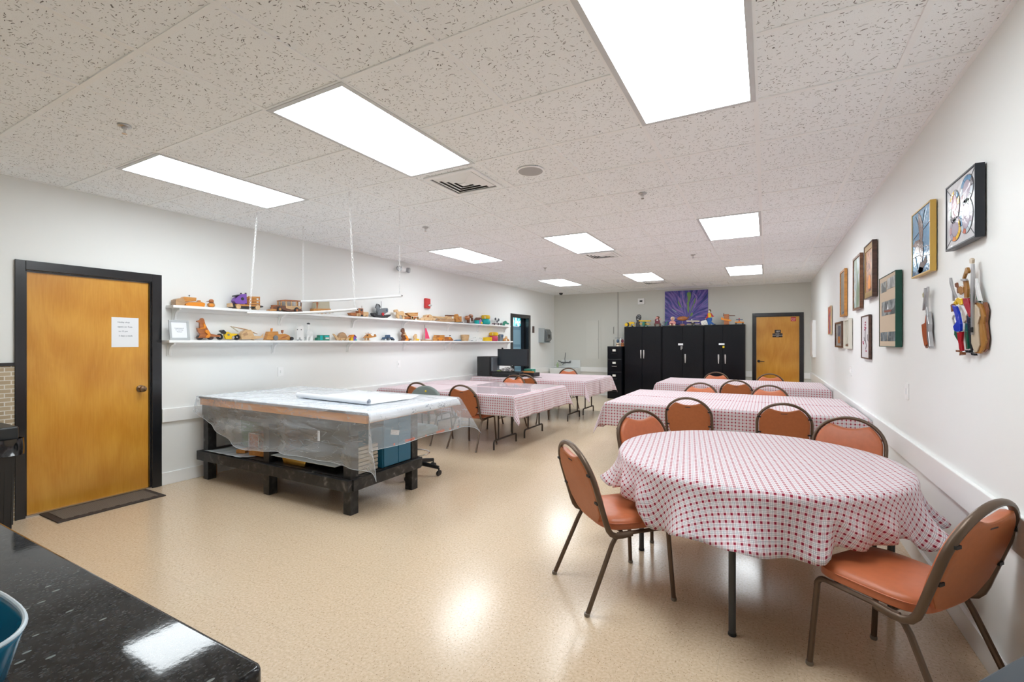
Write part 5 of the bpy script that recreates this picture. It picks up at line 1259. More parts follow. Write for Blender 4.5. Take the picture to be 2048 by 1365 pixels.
# framed certificate
def cert():
    y0 = onX(336, 665, -5.17)[0]; y1 = onX(379, 665, -5.15)[0]; z0 = Lz; h = .252-.05
    t = thing('framed_certificate', 'silver-framed white certificate standing at the near end of the lower shelf', 'picture frame', (-5.16, (y0+y1)/2, z0))
    M = Matrix.Translation((-5.145, 0, z0)) @ Matrix.Rotation(-.14, 4, 'Y')
    q = MB(); q.X = M; e = .022
    for a in ((0, .012, y0, y1, 0, e), (0, .012, y0, y1, h-e, h), (0, .012, y0, y0+e, e, h-e), (0, .012, y1-e, y1, e, h-e)): q.box(*a)
    obj('frame', q, mat('silver_frame', (.52, .56, .58), .3, .5), t, smooth=0, bev=.002)
    q = MB(); q.X = M; q.box(0, .006, y0+e, y1-e, e, h-e); obj('certificate', q, PAP, t, smooth=0)
    for k, (z, s_) in enumerate(((.115, 'In appreciation of'), (.098, 'the wood shop'), (.078, 'Thank you'))):
        text('printed_line', s_, .0115, INK, t, M @ face_east(.0068, (y0+y1)/2, z), align='CENTER')
cert()
kang = [(635, 705), (700, 685), (715, 655), (735, 645), (760, 660), (775, 690), (800, 780), (850, 870), (905, 960), (1090, 985), (1090, 1018), (900, 1012), (870, 1032), (655, 1032), (700, 965), (650, 905), (637, 845), (690, 845), (690, 740), (640, 720)]
toy('toy_kangaroo', 'tall russet wooden kangaroo on dark wheels at the near end of the lower shelf', 'toy', 'A', Lz, [
    ('body', W4, 'p', -.014, .014, kang), ('arm', ORG, 'p', .014, .024, [(750, 740), (800, 800), (785, 858), (680, 862), (685, 842), (755, 832)]), ('leg', ORG, 'p', .014, .026, [(785, 880), (850, 888), (885, 990), (850, 1034), (780, 1034), (832, 965), (782, 925)]),
    ('wheel', DGR, 'w', -.03, .012, (705, 1030, 50)), ('wheel', DGR, 'w', -.03, .012, (915, 1030, 44)), ('platform', W3, 'p', -.02, .02, [(615, 1032), (1000, 1030), (1000, 1042), (615, 1042)]), ('pouch_joey', W4, 'p', -.012, .012, [(636, 840), (690, 850), (700, 880), (650, 905)])])
toy('toy_motorcycle', 'black and yellow wooden motorcycle on the lower shelf', 'toy', 'A', Lz, [
    ('wheel', DGR, 'o', -.008, .008, (1085, 998, 62)), ('wheel', DGR, 'o', -.008, .008, (1415, 1005, 60)), ('hub', SILV, 'w', -.01, .01, (1085, 998, 20)), ('hub', SILV, 'w', -.01, .01, (1415, 1005, 20)),
    ('body', YEL, 'p', -.014, .014, [(1180, 915), (1240, 900), (1300, 932), (1425, 940), (1420, 955), (1350, 985), (1310, 1042), (1200, 1042), (1165, 965)]), ('engine', SILV, 'w', -.02, .02, (1335, 1010, 28)), ('detail', GRY2, 'w', .014, .018, (1245, 958, 20)),
    ('fork', DGR, 't', -.003, .003, ([(1085, 998), (1130, 910), (1150, 870)], .004)), ('handlebar', DGR, 'p', -.03, .03, [(1090, 880), (1140, 860), (1190, 905), (1170, 945), (1120, 905)])])
toy('toy_helicopter', 'pale bare-wood helicopter model with long rotor on the lower shelf', 'toy', 'B', Lz, [
    ('body', W2, 'p', -.03, .03, [(-100, 1040), (-90, 980), (-40, 915), (20, 880), (120, 880), (170, 930), (200, 1020), (420, 1030), (420, 1060), (200, 1090), (-80, 1095)]), ('cockpit', W5, 'p', .03, .033, [(-50, 960), (30, 930), (60, 990), (-40, 1030)]),
    ('tail_fin', W2, 'p', -.006, .006, [(380, 1035), (440, 970), (425, 1060)]), ('strut', W2, 'p', -.01, .01, [(130, 900), (200, 1095), (230, 1118), (170, 1100)]), ('rotor_mast', W5, 't', -.003, .003, ([(60, 900), (60, 860)], .006)),
    ('rotor_blade', W5, 'p', -.010, .010, [(-320, 800), (-300, 795), (60, 862), (65, 878), (20, 880)]), ('rotor_blade', W5, 'p', -.010, .010, [(55, 865), (150, 900), (305, 975), (300, 982), (140, 915)]), ('rotor_blade', CAN, 'p', .015, .030, [(-300, 800), (-150, 910), (-165, 925), (-320, 812)])])
toy('toy_roller', 'orange wooden steam roller with two chimneys on the lower shelf', 'toy', 'B', Lz, [
    ('body', W1, 'p', -.03, .03, [(470, 1105), (495, 1030), (530, 918), (740, 915), (755, 978), (800, 982), (900, 970), (980, 995), (1040, 1055), (1030, 1108)]), ('underside', W4, 'p', -.032, .032, [(780, 1090), (850, 1030), (980, 1010), (900, 1060)]),
    ('chimney', ORG, 'p', -.01, .01, [(610, 845), (650, 845), (638, 915), (612, 915)]), ('lamp_cup', W4, 'p', -.012, .012, [(852, 885), (890, 885), (884, 945), (858, 945)]), ('lamp_stem', W1, 't', -.003, .003, ([(871, 945), (871, 975)], .004)),
    ('wheel', GRY2, 'w', .03, .046, (678, 1060, 56)), ('wheel', DGR, 'w', -.04, .046, (1045, 1078, 42)), ('wheel', GRY2, 'w', -.046, -.03, (678, 1060, 56))])
toy('llama_figurine', 'white animal figurine with black eyes standing on the lower shelf', 'figurine', 'B', Lz, [
    ('body', WHT, 'p', -.022, .022, [(1180, 1115), (1185, 950), (1175, 880), (1205, 800), (1320, 790), (1335, 900), (1345, 1115), (1270, 1115), (1262, 1050), (1225, 1050), (1218, 1115)]), ('ear', WHT, 'p', -.006, .006, [(1205, 810), (1215, 742), (1232, 742), (1245, 805)]), ('ear', WHT, 'p', -.006, .006, [(1270, 805), (1285, 742), (1305, 742), (1315, 805)]),
    ('eye', DGR, 's', .018, .027, (1190, 872, 9, 16)), ('eye', DGR, 's', .018, .027, (1275, 875, 9, 16)), ('hoof', GRY2, 'p', .010, .026, [(1185, 1100), (1218, 1100), (1218, 1118), (1185, 1118)]), ('hoof', GRY2, 'p', .010, .026, [(1262, 1100), (1298, 1100), (1298, 1118), (1262, 1118)])])
toy('long_neck_figurine', 'white long-necked figurine with a black tip on the lower shelf', 'figurine', 'B', Lz, [
    ('body', WHT, 's', -.03, .03, (1490, 960, 70, 90)), ('neck', WHT, 'p', -.012, .012, [(1440, 745), (1495, 745), (1505, 880), (1540, 960), (1420, 960), (1440, 860)]), ('tip', DGR, 'p', -.013, .013, [(1442, 722), (1470, 712), (1495, 735), (1492, 750), (1442, 750)]),
    ('leg', WHT, 'p', -.02, .02, [(1420, 1000), (1460, 1000), (1440, 1115), (1405, 1115)]), ('leg', WHT, 'p', -.02, .02, [(1500, 1000), (1545, 1000), (1545, 1115), (1480, 1115)]), ('bench', GRY2, 'p', -.02, .0, [(1340, 1048), (1420, 1048), (1420, 1056), (1340, 1056)])])
toy('toy_van', 'dark teal toy van with a pale label on the lower shelf', 'toy', 'B', Lz, [
    ('body', GRN, 'p', -.028, .028, [(1640, 1115), (1645, 1055), (1685, 1045), (1690, 992), (1915, 990), (1915, 1118)]), ('side_panel', TEA, 'p', .028, .030, [(1700, 1005), (1760, 1005), (1760, 1105), (1700, 1105)]), ('label', WHT, 'p', .028, .031, [(1820, 1048), (1902, 1048), (1902, 1085), (1820, 1085)]), ('side_panel', TEA, 'p', .028, .030, [(1800, 1005), (1900, 1005), (1900, 1038), (1800, 1038)])])
toy('toy_turtle', 'tan wooden pull-along turtle with a domed shell on the lower shelf', 'toy', 'C', Lz, [
    ('shell', W5, 'p', -.02, .02, [(455, 1025), (470, 980), (500, 925), (540, 898), (575, 892), (620, 910), (655, 960), (690, 1035)]), ('body', W2, 'p', -.014, .014, [(410, 1050), (450, 1025), (690, 1030), (745, 1020), (750, 1035), (700, 1075), (440, 1088)]), ('neck', W2, 'p', -.010, .010, [(338, 932), (362, 928), (390, 950), (485, 1040), (478, 1085), (440, 1080), (395, 1020)]),
    ('wheel', W2, 'w', .014, .026, (530, 1065, 33)), ('wheel', W2, 'w', .014, .026, (665, 1065, 33)), ('wheel', W2, 'w', -.026, -.014, (530, 1065, 33)), ('wheel', W2, 'w', -.026, -.014, (665, 1065, 33))])
toy('toy_birdhouse', 'tiny birdhouse in orange, yellow and purple on the lower shelf', 'toy', 'C', Lz, [
    ('house_side', YEL, 'p', -.025, .025, [(765, 1018), (825, 1018), (825, 1095), (768, 1095)]), ('house_front', PUR, 'p', -.025, .028, [(822, 1095), (822, 1010), (855, 960), (895, 1015), (885, 1095)]), ('roof', ORG, 'p', -.03, .026, [(745, 1010), (790, 950), (850, 945), (825, 1018)]), ('roof', MAR, 'p', -.03, .03, [(825, 1012), (848, 943), (908, 1012), (885, 1015), (855, 975)]), ('perch', TEA, 'p', .02, .035, [(862, 1055), (905, 1070), (895, 1095), (862, 1095)])])
toy('toy_helicopter', 'small orange wooden helicopter on skids on the lower shelf', 'toy', 'C', Lz, [
    ('body', W1, 'p', -.016, .016, [(1100, 1030), (1130, 1010), (1170, 960), (1200, 938), (1255, 938), (1285, 975), (1300, 995), (1385, 990), (1380, 950), (1392, 948), (1410, 1000), (1390, 1012), (1245, 1042), (1120, 1042)]), ('window', DGR, 'p', .016, .018, [(1145, 985), (1180, 955), (1205, 955), (1195, 990)]),
    ('skid', W2, 'p', .014, .020, [(1100, 1098), (1255, 1095), (1255, 1103), (1100, 1106)]), ('skid', W2, 'p', -.020, -.014, [(1100, 1098), (1255, 1095), (1255, 1103), (1100, 1106)]), ('strut', W2, 'p', -.018, .018, [(1150, 1040), (1160, 1040), (1160, 1100), (1150, 1100)]), ('strut', W2, 'p', -.018, .018, [(1215, 1040), (1225, 1040), (1225, 1100), (1215, 1100)]),
    ('rotor', W4, 'p', -.006, .006, [(1145, 915), (1310, 920), (1310, 928), (1145, 923)]), ('mast', DGR, 't', -.002, .002, ([(1222, 900), (1222, 940)], .003))])
toy('toy_tractor', 'small blue-grey tractor toy on the lower shelf', 'toy', 'D', Lz, [
    ('cab', BLT, 'p', -.02, .02, [(40, 990), (60, 930), (140, 928), (150, 990), (215, 1000), (270, 1060), (265, 1080), (200, 1050), (150, 1020), (20, 1010)]), ('hood', BLT, 'p', -.016, .016, [(-60, 1060), (-30, 1000), (60, 985), (60, 1060)]),
    ('wheel', WHT, 'w', -.022, .022, (20, 1065, 24)), ('wheel', GRY2, 'w', -.024, .024, (110, 1050, 36)), ('tyre', DGR, 'o', -.02, .02, (225, 1060, 32)), ('stand', WHT, 'p', -.02, .02, [(-90, 1082), (270, 1082), (270, 1092), (-90, 1092)])])
toy('toy_kangaroo', 'dark walnut wooden kangaroo with paler arm and leg, middle of the lower shelf', 'toy', 'D', Lz, [
    ('body', W3, 'p', -.014, .014, [(435, 800), (480, 780), (500, 752), (530, 755), (545, 790), (550, 850), (600, 945), (645, 1030), (735, 1040), (735, 1062), (640, 1070), (620, 1092), (480, 1092), (500, 1010), (470, 960), (500, 880), (460, 840), (470, 812)]),
    ('arm', W2, 'p', .014, .022, [(530, 850), (560, 870), (585, 930), (560, 945), (500, 940), (505, 920), (540, 915)]), ('leg', ORG, 'p', .014, .024, [(560, 940), (610, 970), (650, 1060), (620, 1095), (530, 1095), (590, 1040), (555, 990)]), ('platform', W3, 'p', -.022, .022, [(405, 1085), (685, 1070), (685, 1095), (405, 1095)])])
toy('toy_duck', 'small pale yellow wooden duck on the lower shelf beside the sailboat', 'toy', 'D', Lz, [
    ('body', W2, 'p', -.012, .012, [(800, 985), (820, 950), (850, 915), (880, 920), (888, 970), (880, 1030), (900, 1045), (955, 1045), (940, 1100), (800, 1100), (815, 1040)]), ('wing', YEL, 'p', .012, .018, [(850, 1040), (950, 1048), (935, 1085), (860, 1085)])])
toy('toy_sailboat', 'toy sailboat with a tall pink sail on the lower shelf', 'toy', 'D', Lz, [
    ('hull', W5, 'p', -.02, .02, [(1008, 1068), (1295, 1075), (1280, 1102), (1020, 1102)]), ('mast', GRY2, 't', -.003, .003, ([(1108, 1070), (1108, 660)], .004)), ('sail', PNK, 'p', -.002, .002, [(1120, 758), (1150, 758), (1245, 1042), (1120, 1042)]), ('sail', CAN, 'p', -.004, 0, [(1070, 1040), (1100, 760), (1104, 1040)])])
toy('toy_bus', 'chunky orange wooden bus on the lower shelf, right of the sailboat', 'toy', 'D', Lz, [
    ('body', W1, 'p', -.03, .03, [(1360, 1095), (1365, 1010), (1395, 935), (1615, 940), (1618, 1095)]), ('trim', W4, 'p', .03, .034, [(1380, 1010), (1400, 950), (1480, 950), (1470, 990)]), ('trim', ORG, 'p', .03, .036, [(1400, 1060), (1460, 1010), (1560, 1010), (1560, 1080)]), ('wheel', W4, 'w', .03, .042, (1430, 1070, 28)), ('wheel', W4, 'w', .03, .042, (1560, 1070, 28))])
toy('toy_car', 'little orange-red wooden car with a knob on top on the lower shelf', 'toy', 'E', Lz, [
    ('body', W4, 'p', -.024, .024, [(22, 960), (45, 850), (150, 850), (185, 885), (215, 915), (225, 940), (205, 962)]), ('side', ORG, 'p', .024, .028, [(95, 860), (150, 860), (155, 920), (95, 920)]), ('knob', DGR, 's', -.008, .008, (162, 815, 22, 14)), ('stem', DGR, 't', -.002, .002, ([(150, 850), (162, 820)], .002))])
toy('blue_toy_boat', 'flat blue toy boat lying on the lower shelf', 'toy', 'E', Lz, [('hull', BLT, 'p', -.02, .02, [(265, 968), (275, 955), (340, 935), (432, 932), (455, 968)]), ('deck', cm('sky', (.12, .28, .42)), 'p', -.015, .021, [(330, 940), (430, 936), (425, 950), (330, 952)])])
toy('wooden_mug', 'pale carved wooden mug with a red spot on the lower shelf', 'mug', 'E', Lz, [('mug', W2, 'l', -.03, .03, (572, [(62, 972), (68, 940), (80, 860), (80, 800), (40, 796)])), ('red_spot', REDT, 's', .022, .034, (615, 870, 16, 34)), ('carving', W4, 'p', .020, .030, [(530, 880), (555, 880), (560, 960), (535, 960)])])
toy('white_dog_figurine', 'tiny white figurine with grey dabs on the lower shelf, right of the mug', 'figurine', 'E', Lz, [('body', WHT, 'p', -.014, .014, [(695, 978), (700, 930), (740, 905), (790, 900), (820, 875), (845, 880), (850, 910), (840, 978)]), ('spot', GRY2, 's', .010, .018, (740, 965, 36, 8)), ('spot', GRY2, 's', .010, .018, (835, 884, 10, 8))])
toy('white_rabbit_figurine', 'tiny white rabbit figurine on the lower shelf, left of the yellow block', 'figurine', 'E', Lz, [('body', WHT, 'p', -.014, .014, [(870, 978), (880, 940), (960, 920), (980, 880), (1000, 878), (1020, 910), (1040, 930), (1040, 978)]), ('nose', GRY2, 's', .010, .018, (995, 918, 12, 7)), ('spot', GRY2, 's', .010, .018, (1030, 955, 8, 10))])
toy('yellow_toy_block', 'yellow rounded toy block at the far end of the lower shelf', 'toy', 'E', Lz, [('body', YEL, 'p', -.03, .03, [(1085, 985), (1085, 895), (1100, 885), (1265, 880), (1275, 895), (1272, 988)]), ('hole', DGR, 'w', .028, .031, (1222, 940, 13))])
toy('cookie_jar', 'pink jar with a yellow head lid on the lower shelf', 'jar', 'E', Lz, [('jar', cm('rose', (.62, .06, .13)), 'l', -.036, .036, (1350, [(66, 988), (76, 960), (74, 890), (64, 848)])), ('lid', YEL, 'l', -.036, .036, (1350, [(66, 848), (80, 830), (80, 770), (66, 750), (8, 744)])), ('face_plate', CRM, 'p', .030, .040, [(1280, 765), (1350, 765), (1350, 825), (1285, 825)])])
toy('elephant_figurine', 'slate grey elephant figurine near the far end of the lower shelf', 'figurine', 'E', Lz, [('body', GRY2, 'p', -.022, .022, [(1490, 990), (1498, 900), (1490, 820), (1520, 802), (1590, 808), (1602, 850), (1585, 880), (1592, 930), (1560, 990)]), ('ear', BLT, 's', .018, .028, (1560, 850, 24, 36))])
toy('toy_monkey', 'small honey wood monkey, last toy on the lower shelf', 'toy', 'E', Lz, [('body', W1, 's', -.02, .02, (1672, 950, 55, 42)), ('head', W2, 's', -.016, .016, (1690, 890, 36, 34)), ('arm', W1, 'p', -.022, .022, [(1600, 940), (1640, 920), (1640, 945), (1610, 990)]), ('arm', W1, 'p', -.022, .022, [(1710, 920), (1765, 965), (1750, 990), (1715, 950)]), ('belly', CRM, 's', .012, .024, (1680, 960, 24, 28)), ('foot', W4, 'p', -.02, .02, [(1620, 975), (1730, 975), (1730, 992), (1620, 992)])])

# ---- toys on top of the steel cabinets
YT = YB-.40; fY = lambda u, v: onY(u, v, YT)
def ctoy(nm, lb, cat, c, base, parts): return toy(nm, lb, cat, c, base, parts, axis='y', fn=fY, front=YT)
Z1, Z2, Z3 = 1.805, 1.812, 1.822
ctoy('toy_tractor', 'yellow toy tractor on the left steel cabinet', 'toy', 'F', Z1, [('tyre', DGR, 'w', -.05, .0, (240, 605, 68)), ('rear_hub', YEL, 'w', -.06, -.05, (215, 605, 52)), ('body', YEL, 'p', -.03, .03, [(275, 540), (300, 520), (400, 512), (450, 530), (465, 575), (350, 580), (340, 640), (310, 650), (280, 600)]), ('exhaust', DGR, 't', -.003, .003, ([(372, 520), (372, 490)], .004)), ('front_wheel', DGR, 'w', -.04, .04, (390, 650, 22)), ('front_wheel', YEL, 'w', -.04, -.02, (440, 630, 26))])
ctoy('black_sculpture', 'tall curled black carved sculpture on the left steel cabinet', 'sculpture', 'F', Z1, [('curl', DGR, 'p', -.02, .02, [(500, 665), (505, 560), (530, 510), (510, 430), (508, 350), (560, 285), (610, 272), (655, 300), (672, 370), (655, 430), (620, 480), (620, 580), (645, 660)]), ('silver_detail', SILV, 's', -.028, -.016, (575, 430, 34, 16)), ('ring', GRY2, 'o', -.026, -.018, (600, 340, 44))])
ctoy('toy_biplane', 'yellow and green toy biplane on the left steel cabinet', 'toy', 'F', Z1, [('upper_wing', YEL, 'p', -.05, .05, [(600, 475), (970, 478), (972, 510), (605, 512)]), ('lower_wing', YEL, 'p', -.05, .05, [(625, 575), (945, 580), (945, 605), (630, 602)]), ('fuselage', GRN, 'p', -.12, .10, [(745, 520), (800, 520), (810, 640), (730, 640)]), ('strut', SILV, 't', -.05, -.04, ([(700, 510), (700, 580)], .004)), ('strut', SILV, 't', -.05, -.04, ([(900, 510), (900, 580)], .004)), ('wheel', GRN, 'w', -.04, .04, (760, 650, 22)), ('wheel', GRN, 'w', -.04, .04, (860, 655, 18))])
ctoy('wooden_doll', 'doll in a maroon dress on a small wooden stool on the left steel cabinet', 'doll', 'F', Z1, [('stool', W3, 'p', -.04, .04, [(1075, 568), (1280, 568), (1278, 660), (1245, 660), (1240, 590), (1130, 590), (1125, 660), (1095, 660)]), ('dress', MAR, 'p', -.03, .03, [(1105, 570), (1110, 440), (1150, 425), (1215, 425), (1250, 470), (1255, 570)]), ('head', LPK, 's', -.03, .03, (1165, 395, 42, 42)), ('hair', W3, 's', -.02, .04, (1185, 385, 62, 50)), ('button', WHT, 'w', -.034, -.028, (1180, 465, 24)), ('arm', LPK, 't', -.02, .0, ([(1250, 480), (1270, 430), (1300, 405)], .007)), ('arm', LPK, 't', -.02, .0, ([(1110, 450), (1070, 480)], .007))])
ctoy('model_plane', 'dark grey model plane between the doll and the baby figure', 'toy', 'F', Z2, [('body', GRY2, 'p', -.04, .04, [(1350, 490), (1400, 470), (1420, 560), (1400, 620), (1365, 600)]), ('wing', BLT, 'p', -.012, .012, [(1300, 600), (1440, 580), (1540, 580), (1500, 610), (1310, 615)]), ('tail', GRN, 'p', -.01, .01, [(1415, 560), (1520, 425), (1500, 500), (1430, 600)])])
ctoy('baby_doll', 'baby doll in pink with a pale bonnet on the middle steel cabinet', 'doll', 'F', Z2, [('body', LPK, 's', -.05, .05, (1655, 545, 108, 85)), ('head', CRM, 's', -.05, .04, (1660, 400, 70, 62)), ('face', LPK, 's', -.06, -.03, (1655, 405, 34, 36)), ('foot', CRM, 's', -.07, 0, (1600, 600, 38, 26)), ('foot', CRM, 's', -.07, 0, (1720, 600, 38, 26)), ('book', MAR, 'p', -.075, -.055, [(1610, 555), (1650, 545), (1690, 560), (1680, 585), (1620, 585)])])
ctoy('wooden_fish', 'polished wooden blimp shape on a little stand in front of the purple painting', 'sculpture', 'P', Z2, [('body', W4, 's', -.04, .04, (765, 1030, 190, 78)), ('stem', SILV, 't', -.004, .004, ([(768, 1090), (768, 1215)], .005)), ('base', mat('base_brick_wood', (.24, .09, .06), .5), 'p', -.03, .03, [(700, 1212), (840, 1212), (840, 1275), (700, 1275)]), ('tail_fin', W3, 'p', -.006, .006, [(920, 1010), (985, 935), (1000, 1000), (960, 1020), (985, 1075), (915, 1050)])])
ctoy('toy_airplane', 'black and white toy airplane with pale yellow wings on the middle steel cabinet', 'toy', 'P', Z2, [('upper_wing', CRM, 'p', -.05, .05, [(900, 1118), (930, 1108), (1340, 1108), (1365, 1125), (1340, 1138), (920, 1140)]), ('lower_wing', CRM, 'p', -.05, .05, [(920, 1215), (1350, 1212), (1350, 1232), (930, 1240)]), ('fuselage', DGR, 'p', -.12, .10, [(1060, 1170), (1110, 1150), (1180, 1165), (1190, 1220), (1090, 1225)]), ('nose', WHT, 's', -.14, -.10, (1140, 1168, 42, 18)), ('knob', WHT, 's', -.02, .02, (1085, 1075, 20, 20)), ('strut', GRY2, 't', -.05, -.04, ([(965, 1135), (965, 1220)], .005)), ('strut', GRY2, 't', -.05, -.04, ([(1285, 1135), (1285, 1220)], .005)), ('wheel', DGR, 'w', -.08, .0, (1105, 1255, 20)), ('wheel', BLT, 'w', -.08, .0, (1195, 1255, 20))])
dd_ = ctoy('spotted_dog', 'white dog figure with black spots sitting at the blue-trousered figure on the steel cabinet', 'figurine', 'G', Z3, [('body', WHT, 'p', -.03, .03, [(600, 470), (650, 440), (700, 430), (760, 410), (800, 470), (820, 560), (640, 560), (620, 510)]), ('spot', DGR, 's', -.036, -.026, (735, 485, 10, 8)), ('spot', DGR, 's', -.036, -.026, (690, 530, 9, 7)), ('spot', DGR, 's', -.036, -.026, (770, 520, 9, 7))])
ctoy('painted_figure', 'painted wooden figure in red jacket, yellow shirt and blue trousers on the right steel cabinet', 'figurine', 'G', Z3, [
    ('trousers', BLU2, 'p', -.022, .022, [(800, 370), (935, 360), (940, 430), (915, 480), (985, 530), (1000, 560), (960, 568), (900, 530), (890, 568), (825, 572), (805, 480)]), ('jacket', REDT, 'p', -.028, .028, [(800, 250), (850, 225), (915, 230), (960, 290), (1000, 325), (945, 350), (915, 300), (915, 350), (800, 365), (770, 400), (740, 390), (790, 320)]), ('shirt', YEL, 'p', -.032, .01, [(825, 235), (885, 230), (915, 290), (912, 355), (830, 360)]),
    ('head', CRM, 's', -.026, .022, (860, 180, 34, 42)), ('hair', cm('olive_hair', (.07, .05, .02)), 's', -.02, .03, (870, 165, 42, 48)), ('hand', CRM, 's', -.02, .0, (755, 395, 22, 16)), ('shoe', BLT, 'p', -.03, .02, [(985, 540), (1035, 540), (1045, 568), (980, 572)])])
ctoy('toy_windmill', 'brown wooden mill block with an orange propeller on the right steel cabinet', 'toy', 'G', Z3, [('tower', W4, 'p', -.04, .04, [(1285, 250), (1435, 250), (1440, 550), (1290, 555)]), ('propeller', ORG, 'p', -.06, -.045, [(1205, 360), (1240, 335), (1275, 375), (1500, 415), (1520, 440), (1480, 460), (1210, 415)]), ('arm', W3, 'p', -.008, .008, [(1435, 280), (1610, 282), (1610, 302), (1435, 300)]), ('post', W3, 'p', -.01, .01, [(1270, 222), (1285, 222), (1290, 305), (1265, 305)])])
ctoy('toy_propeller_car', 'red toy car with a dark propeller at the right end of the steel cabinets', 'toy', 'G', Z3, [('body', ORG, 'p', -.03, .03, [(1605, 470), (1700, 475), (1720, 460), (1760, 460), (1780, 472), (1870, 475), (1870, 515), (1610, 515)]), ('mast', REDT, 'p', -.008, .008, [(1715, 370), (1750, 370), (1750, 465), (1720, 465)]), ('propeller', BLT, 'p', -.02, -.012, [(1640, 400), (1840, 400), (1840, 418), (1640, 418)]), ('wheel', DGR, 'w', -.035, .035, (1638, 525, 26)), ('wheel', DGR, 'w', -.035, .035, (1838, 525, 26))])
# little carousel ornament on the filing cabinet
x0, z1 = onY(1231.5, 671, YB-.45); zb = 1.318
t = thing('ornament_rack', 'small brown and white ornament rack on top of the filing cabinet', 'ornament', (x0+.1, YB-.45, zb))
obj('top_bar', MB().box(x0-.02, x0+.18, YB-.46, YB-.44, zb+.20, zb+.212), GRY2, t, smooth=0)
obj('post', MB().cyl((x0+.125, YB-.45, zb), (x0+.125, YB-.45, zb+.205), .014, 10), WHT, t)
for k in (0, 1):
    cx = x0+.055+k*.115
    obj('striped_base', MB().lathe([(.042, 0), (.045, .03), (.04, .08), (.03, .085)], (cx, YB-.45, zb), 16), W4 if k else CRM, t)
    obj('band', MB().lathe([(.046, .035), (.046, .055)], (cx, YB-.45, zb), 16), W3, t)
    obj('figure', MB().ell((cx, YB-.45, zb+.13), .035, .025, .045), BLT if k == 0 else MAR, t)

# ---- purple flower painting: ribbed petals fanning from the lower centre
m = mat('painted_petals', (.1, .05, .3), .45); g = NT(m); co = g.coord(); s = g.sep(co)
gx_ = g.m('ADD', s[0], -.02); gz_ = g.m('ADD', s[2], -.13)
ang = g.m('ARCTAN2', gx_, gz_); rad = g.m('SQRT', g.m('ADD', g.m('POWER', gx_, 2), g.m('POWER', gz_, 2)))
cmb = g.n('ShaderNodeCombineXYZ'); g.l(g.m('ADD', g.m('MULTIPLY', ang, 5.2), g.m('MULTIPLY', g.m('SINE', g.m('MULTIPLY', rad, 7)), .35)), cmb.inputs[0]); g.l(g.m('MULTIPLY', rad, 1.1), cmb.inputs[1])
n_ = g.noise(cmb.outputs[0], 2.2, 2, .3)
g.col(g.ramp(n_, [(.28, (.015, .015, .08)), (.40, (.03, .05, .28)), (.50, (.10, .06, .32)), (.58, (.24, .16, .50)), (.64, (.05, .08, .36)), (.74, (.36, .32, .62))]))
pu0, pz1 = onY(1329.8, 583.5, YB-.03); pu1, _ = onY(1415.8, 583, YB-.03); pz0 = onY(1370, 650, YB-.03)[1]
t = thing('flower_painting', 'large purple, blue and green flower painting on the far wall above the cabinets', 'painting', ((pu0+pu1)/2, YB-.02, pz0))
obj('canvas', MB().box(pu0, pu1, YB-.03, YB-.002, pz0, pz1), m, t, smooth=0)
GP_ = mat('petal_green', (.16, .30, .08), .5); GP3 = mat('petal_mint', (.35, .60, .45), .5); PP_ = mat('petal_lilac', (.28, .17, .48), .5)
def petal(nm, m_, pts, k=0):
    q = MB().prism([onY(*px('P', p), YB-.031) for p in pts], 'y', YB-.0325-k*.0004, YB-.030); obj(nm, q, m_, t, smooth=0)
petal('green_petal', GP_, [(915, 210), (960, 165), (1040, 165), (1060, 280), (1030, 420), (990, 520), (985, 620), (1000, 740), (970, 900), (930, 780), (935, 600), (905, 560), (945, 480), (940, 330)])
petal('green_petal', GP_, [(1190, 360), (1215, 380), (1200, 490), (1150, 600), (1090, 740), (1030, 850), (1060, 740), (1140, 560)]); petal('green_petal', GP_, [(615, 430), (650, 500), (740, 700), (720, 700), (650, 620), (612, 520)])
petal('green_petal', GP_, [(1060, 870), (1110, 860), (1125, 920), (1080, 990), (1020, 980)]); petal('mint_petal', GP3, [(390, 735), (440, 750), (590, 860), (520, 830)])
petal('lilac_petal', PP_, [(745, 165), (790, 170), (790, 400), (900, 620), (905, 740), (770, 480), (748, 300)]); petal('lilac_petal', PP_, [(1090, 170), (1200, 230), (1280, 330), (1250, 520), (1160, 760), (1200, 560), (1240, 350), (1180, 260)])
petal('lilac_petal', PP_, [(1200, 990), (1400, 960), (1560, 970), (1480, 1010), (1240, 1030)]); petal('lilac_petal', PP_, [(620, 280), (700, 400), (740, 560), (800, 700), (760, 660), (680, 500), (620, 360)])
petal('lilac_petal', PP_, [(400, 620), (520, 700), (700, 800), (840, 900), (700, 860), (520, 760)])

# ================================================================= PICTURES ON THE RIGHT WALL
def wallpic(lb, c, near_top, near_bot, far_top, far_bot, d, fm, fw, nm='framed_picture', cat='picture', gap=.006):
    """corner points of the front face; d = how far it stands off the wall"""
    Xf = XR-d; a = onX(*px(c, near_top), Xf); b = onX(*px(c, near_bot), Xf); e = onX(*px(c, far_top), Xf); f = onX(*px(c, far_bot), Xf)
    y0 = (a[0]+b[0])/2; y1 = (e[0]+f[0])/2; z1 = (a[1]+e[1])/2; z0 = (b[1]+f[1])/2
    t = thing(nm, lb, cat, (XR, (y0+y1)/2, z0))
    q = MB(); X0, X1 = Xf, XR-gap
    q.box(X0, X1, y0, y0+fw, z0, z1); q.box(X0, X1, y1-fw, y1, z0, z1); q.box(X0, X1, y0+fw, y1-fw, z0, z0+fw); q.box(X0, X1, y0+fw, y1-fw, z1-fw, z1)
    obj('frame', q, fm, t, smooth=0, bev=.002)
    obj('hanger', MB().box(X1, XR, y0+.05, y1-.05, z1-.08, z1-.05), BLKP, t, smooth=0)
    return t, Xf, y0+fw, y1-fw, z0+fw, z1-fw
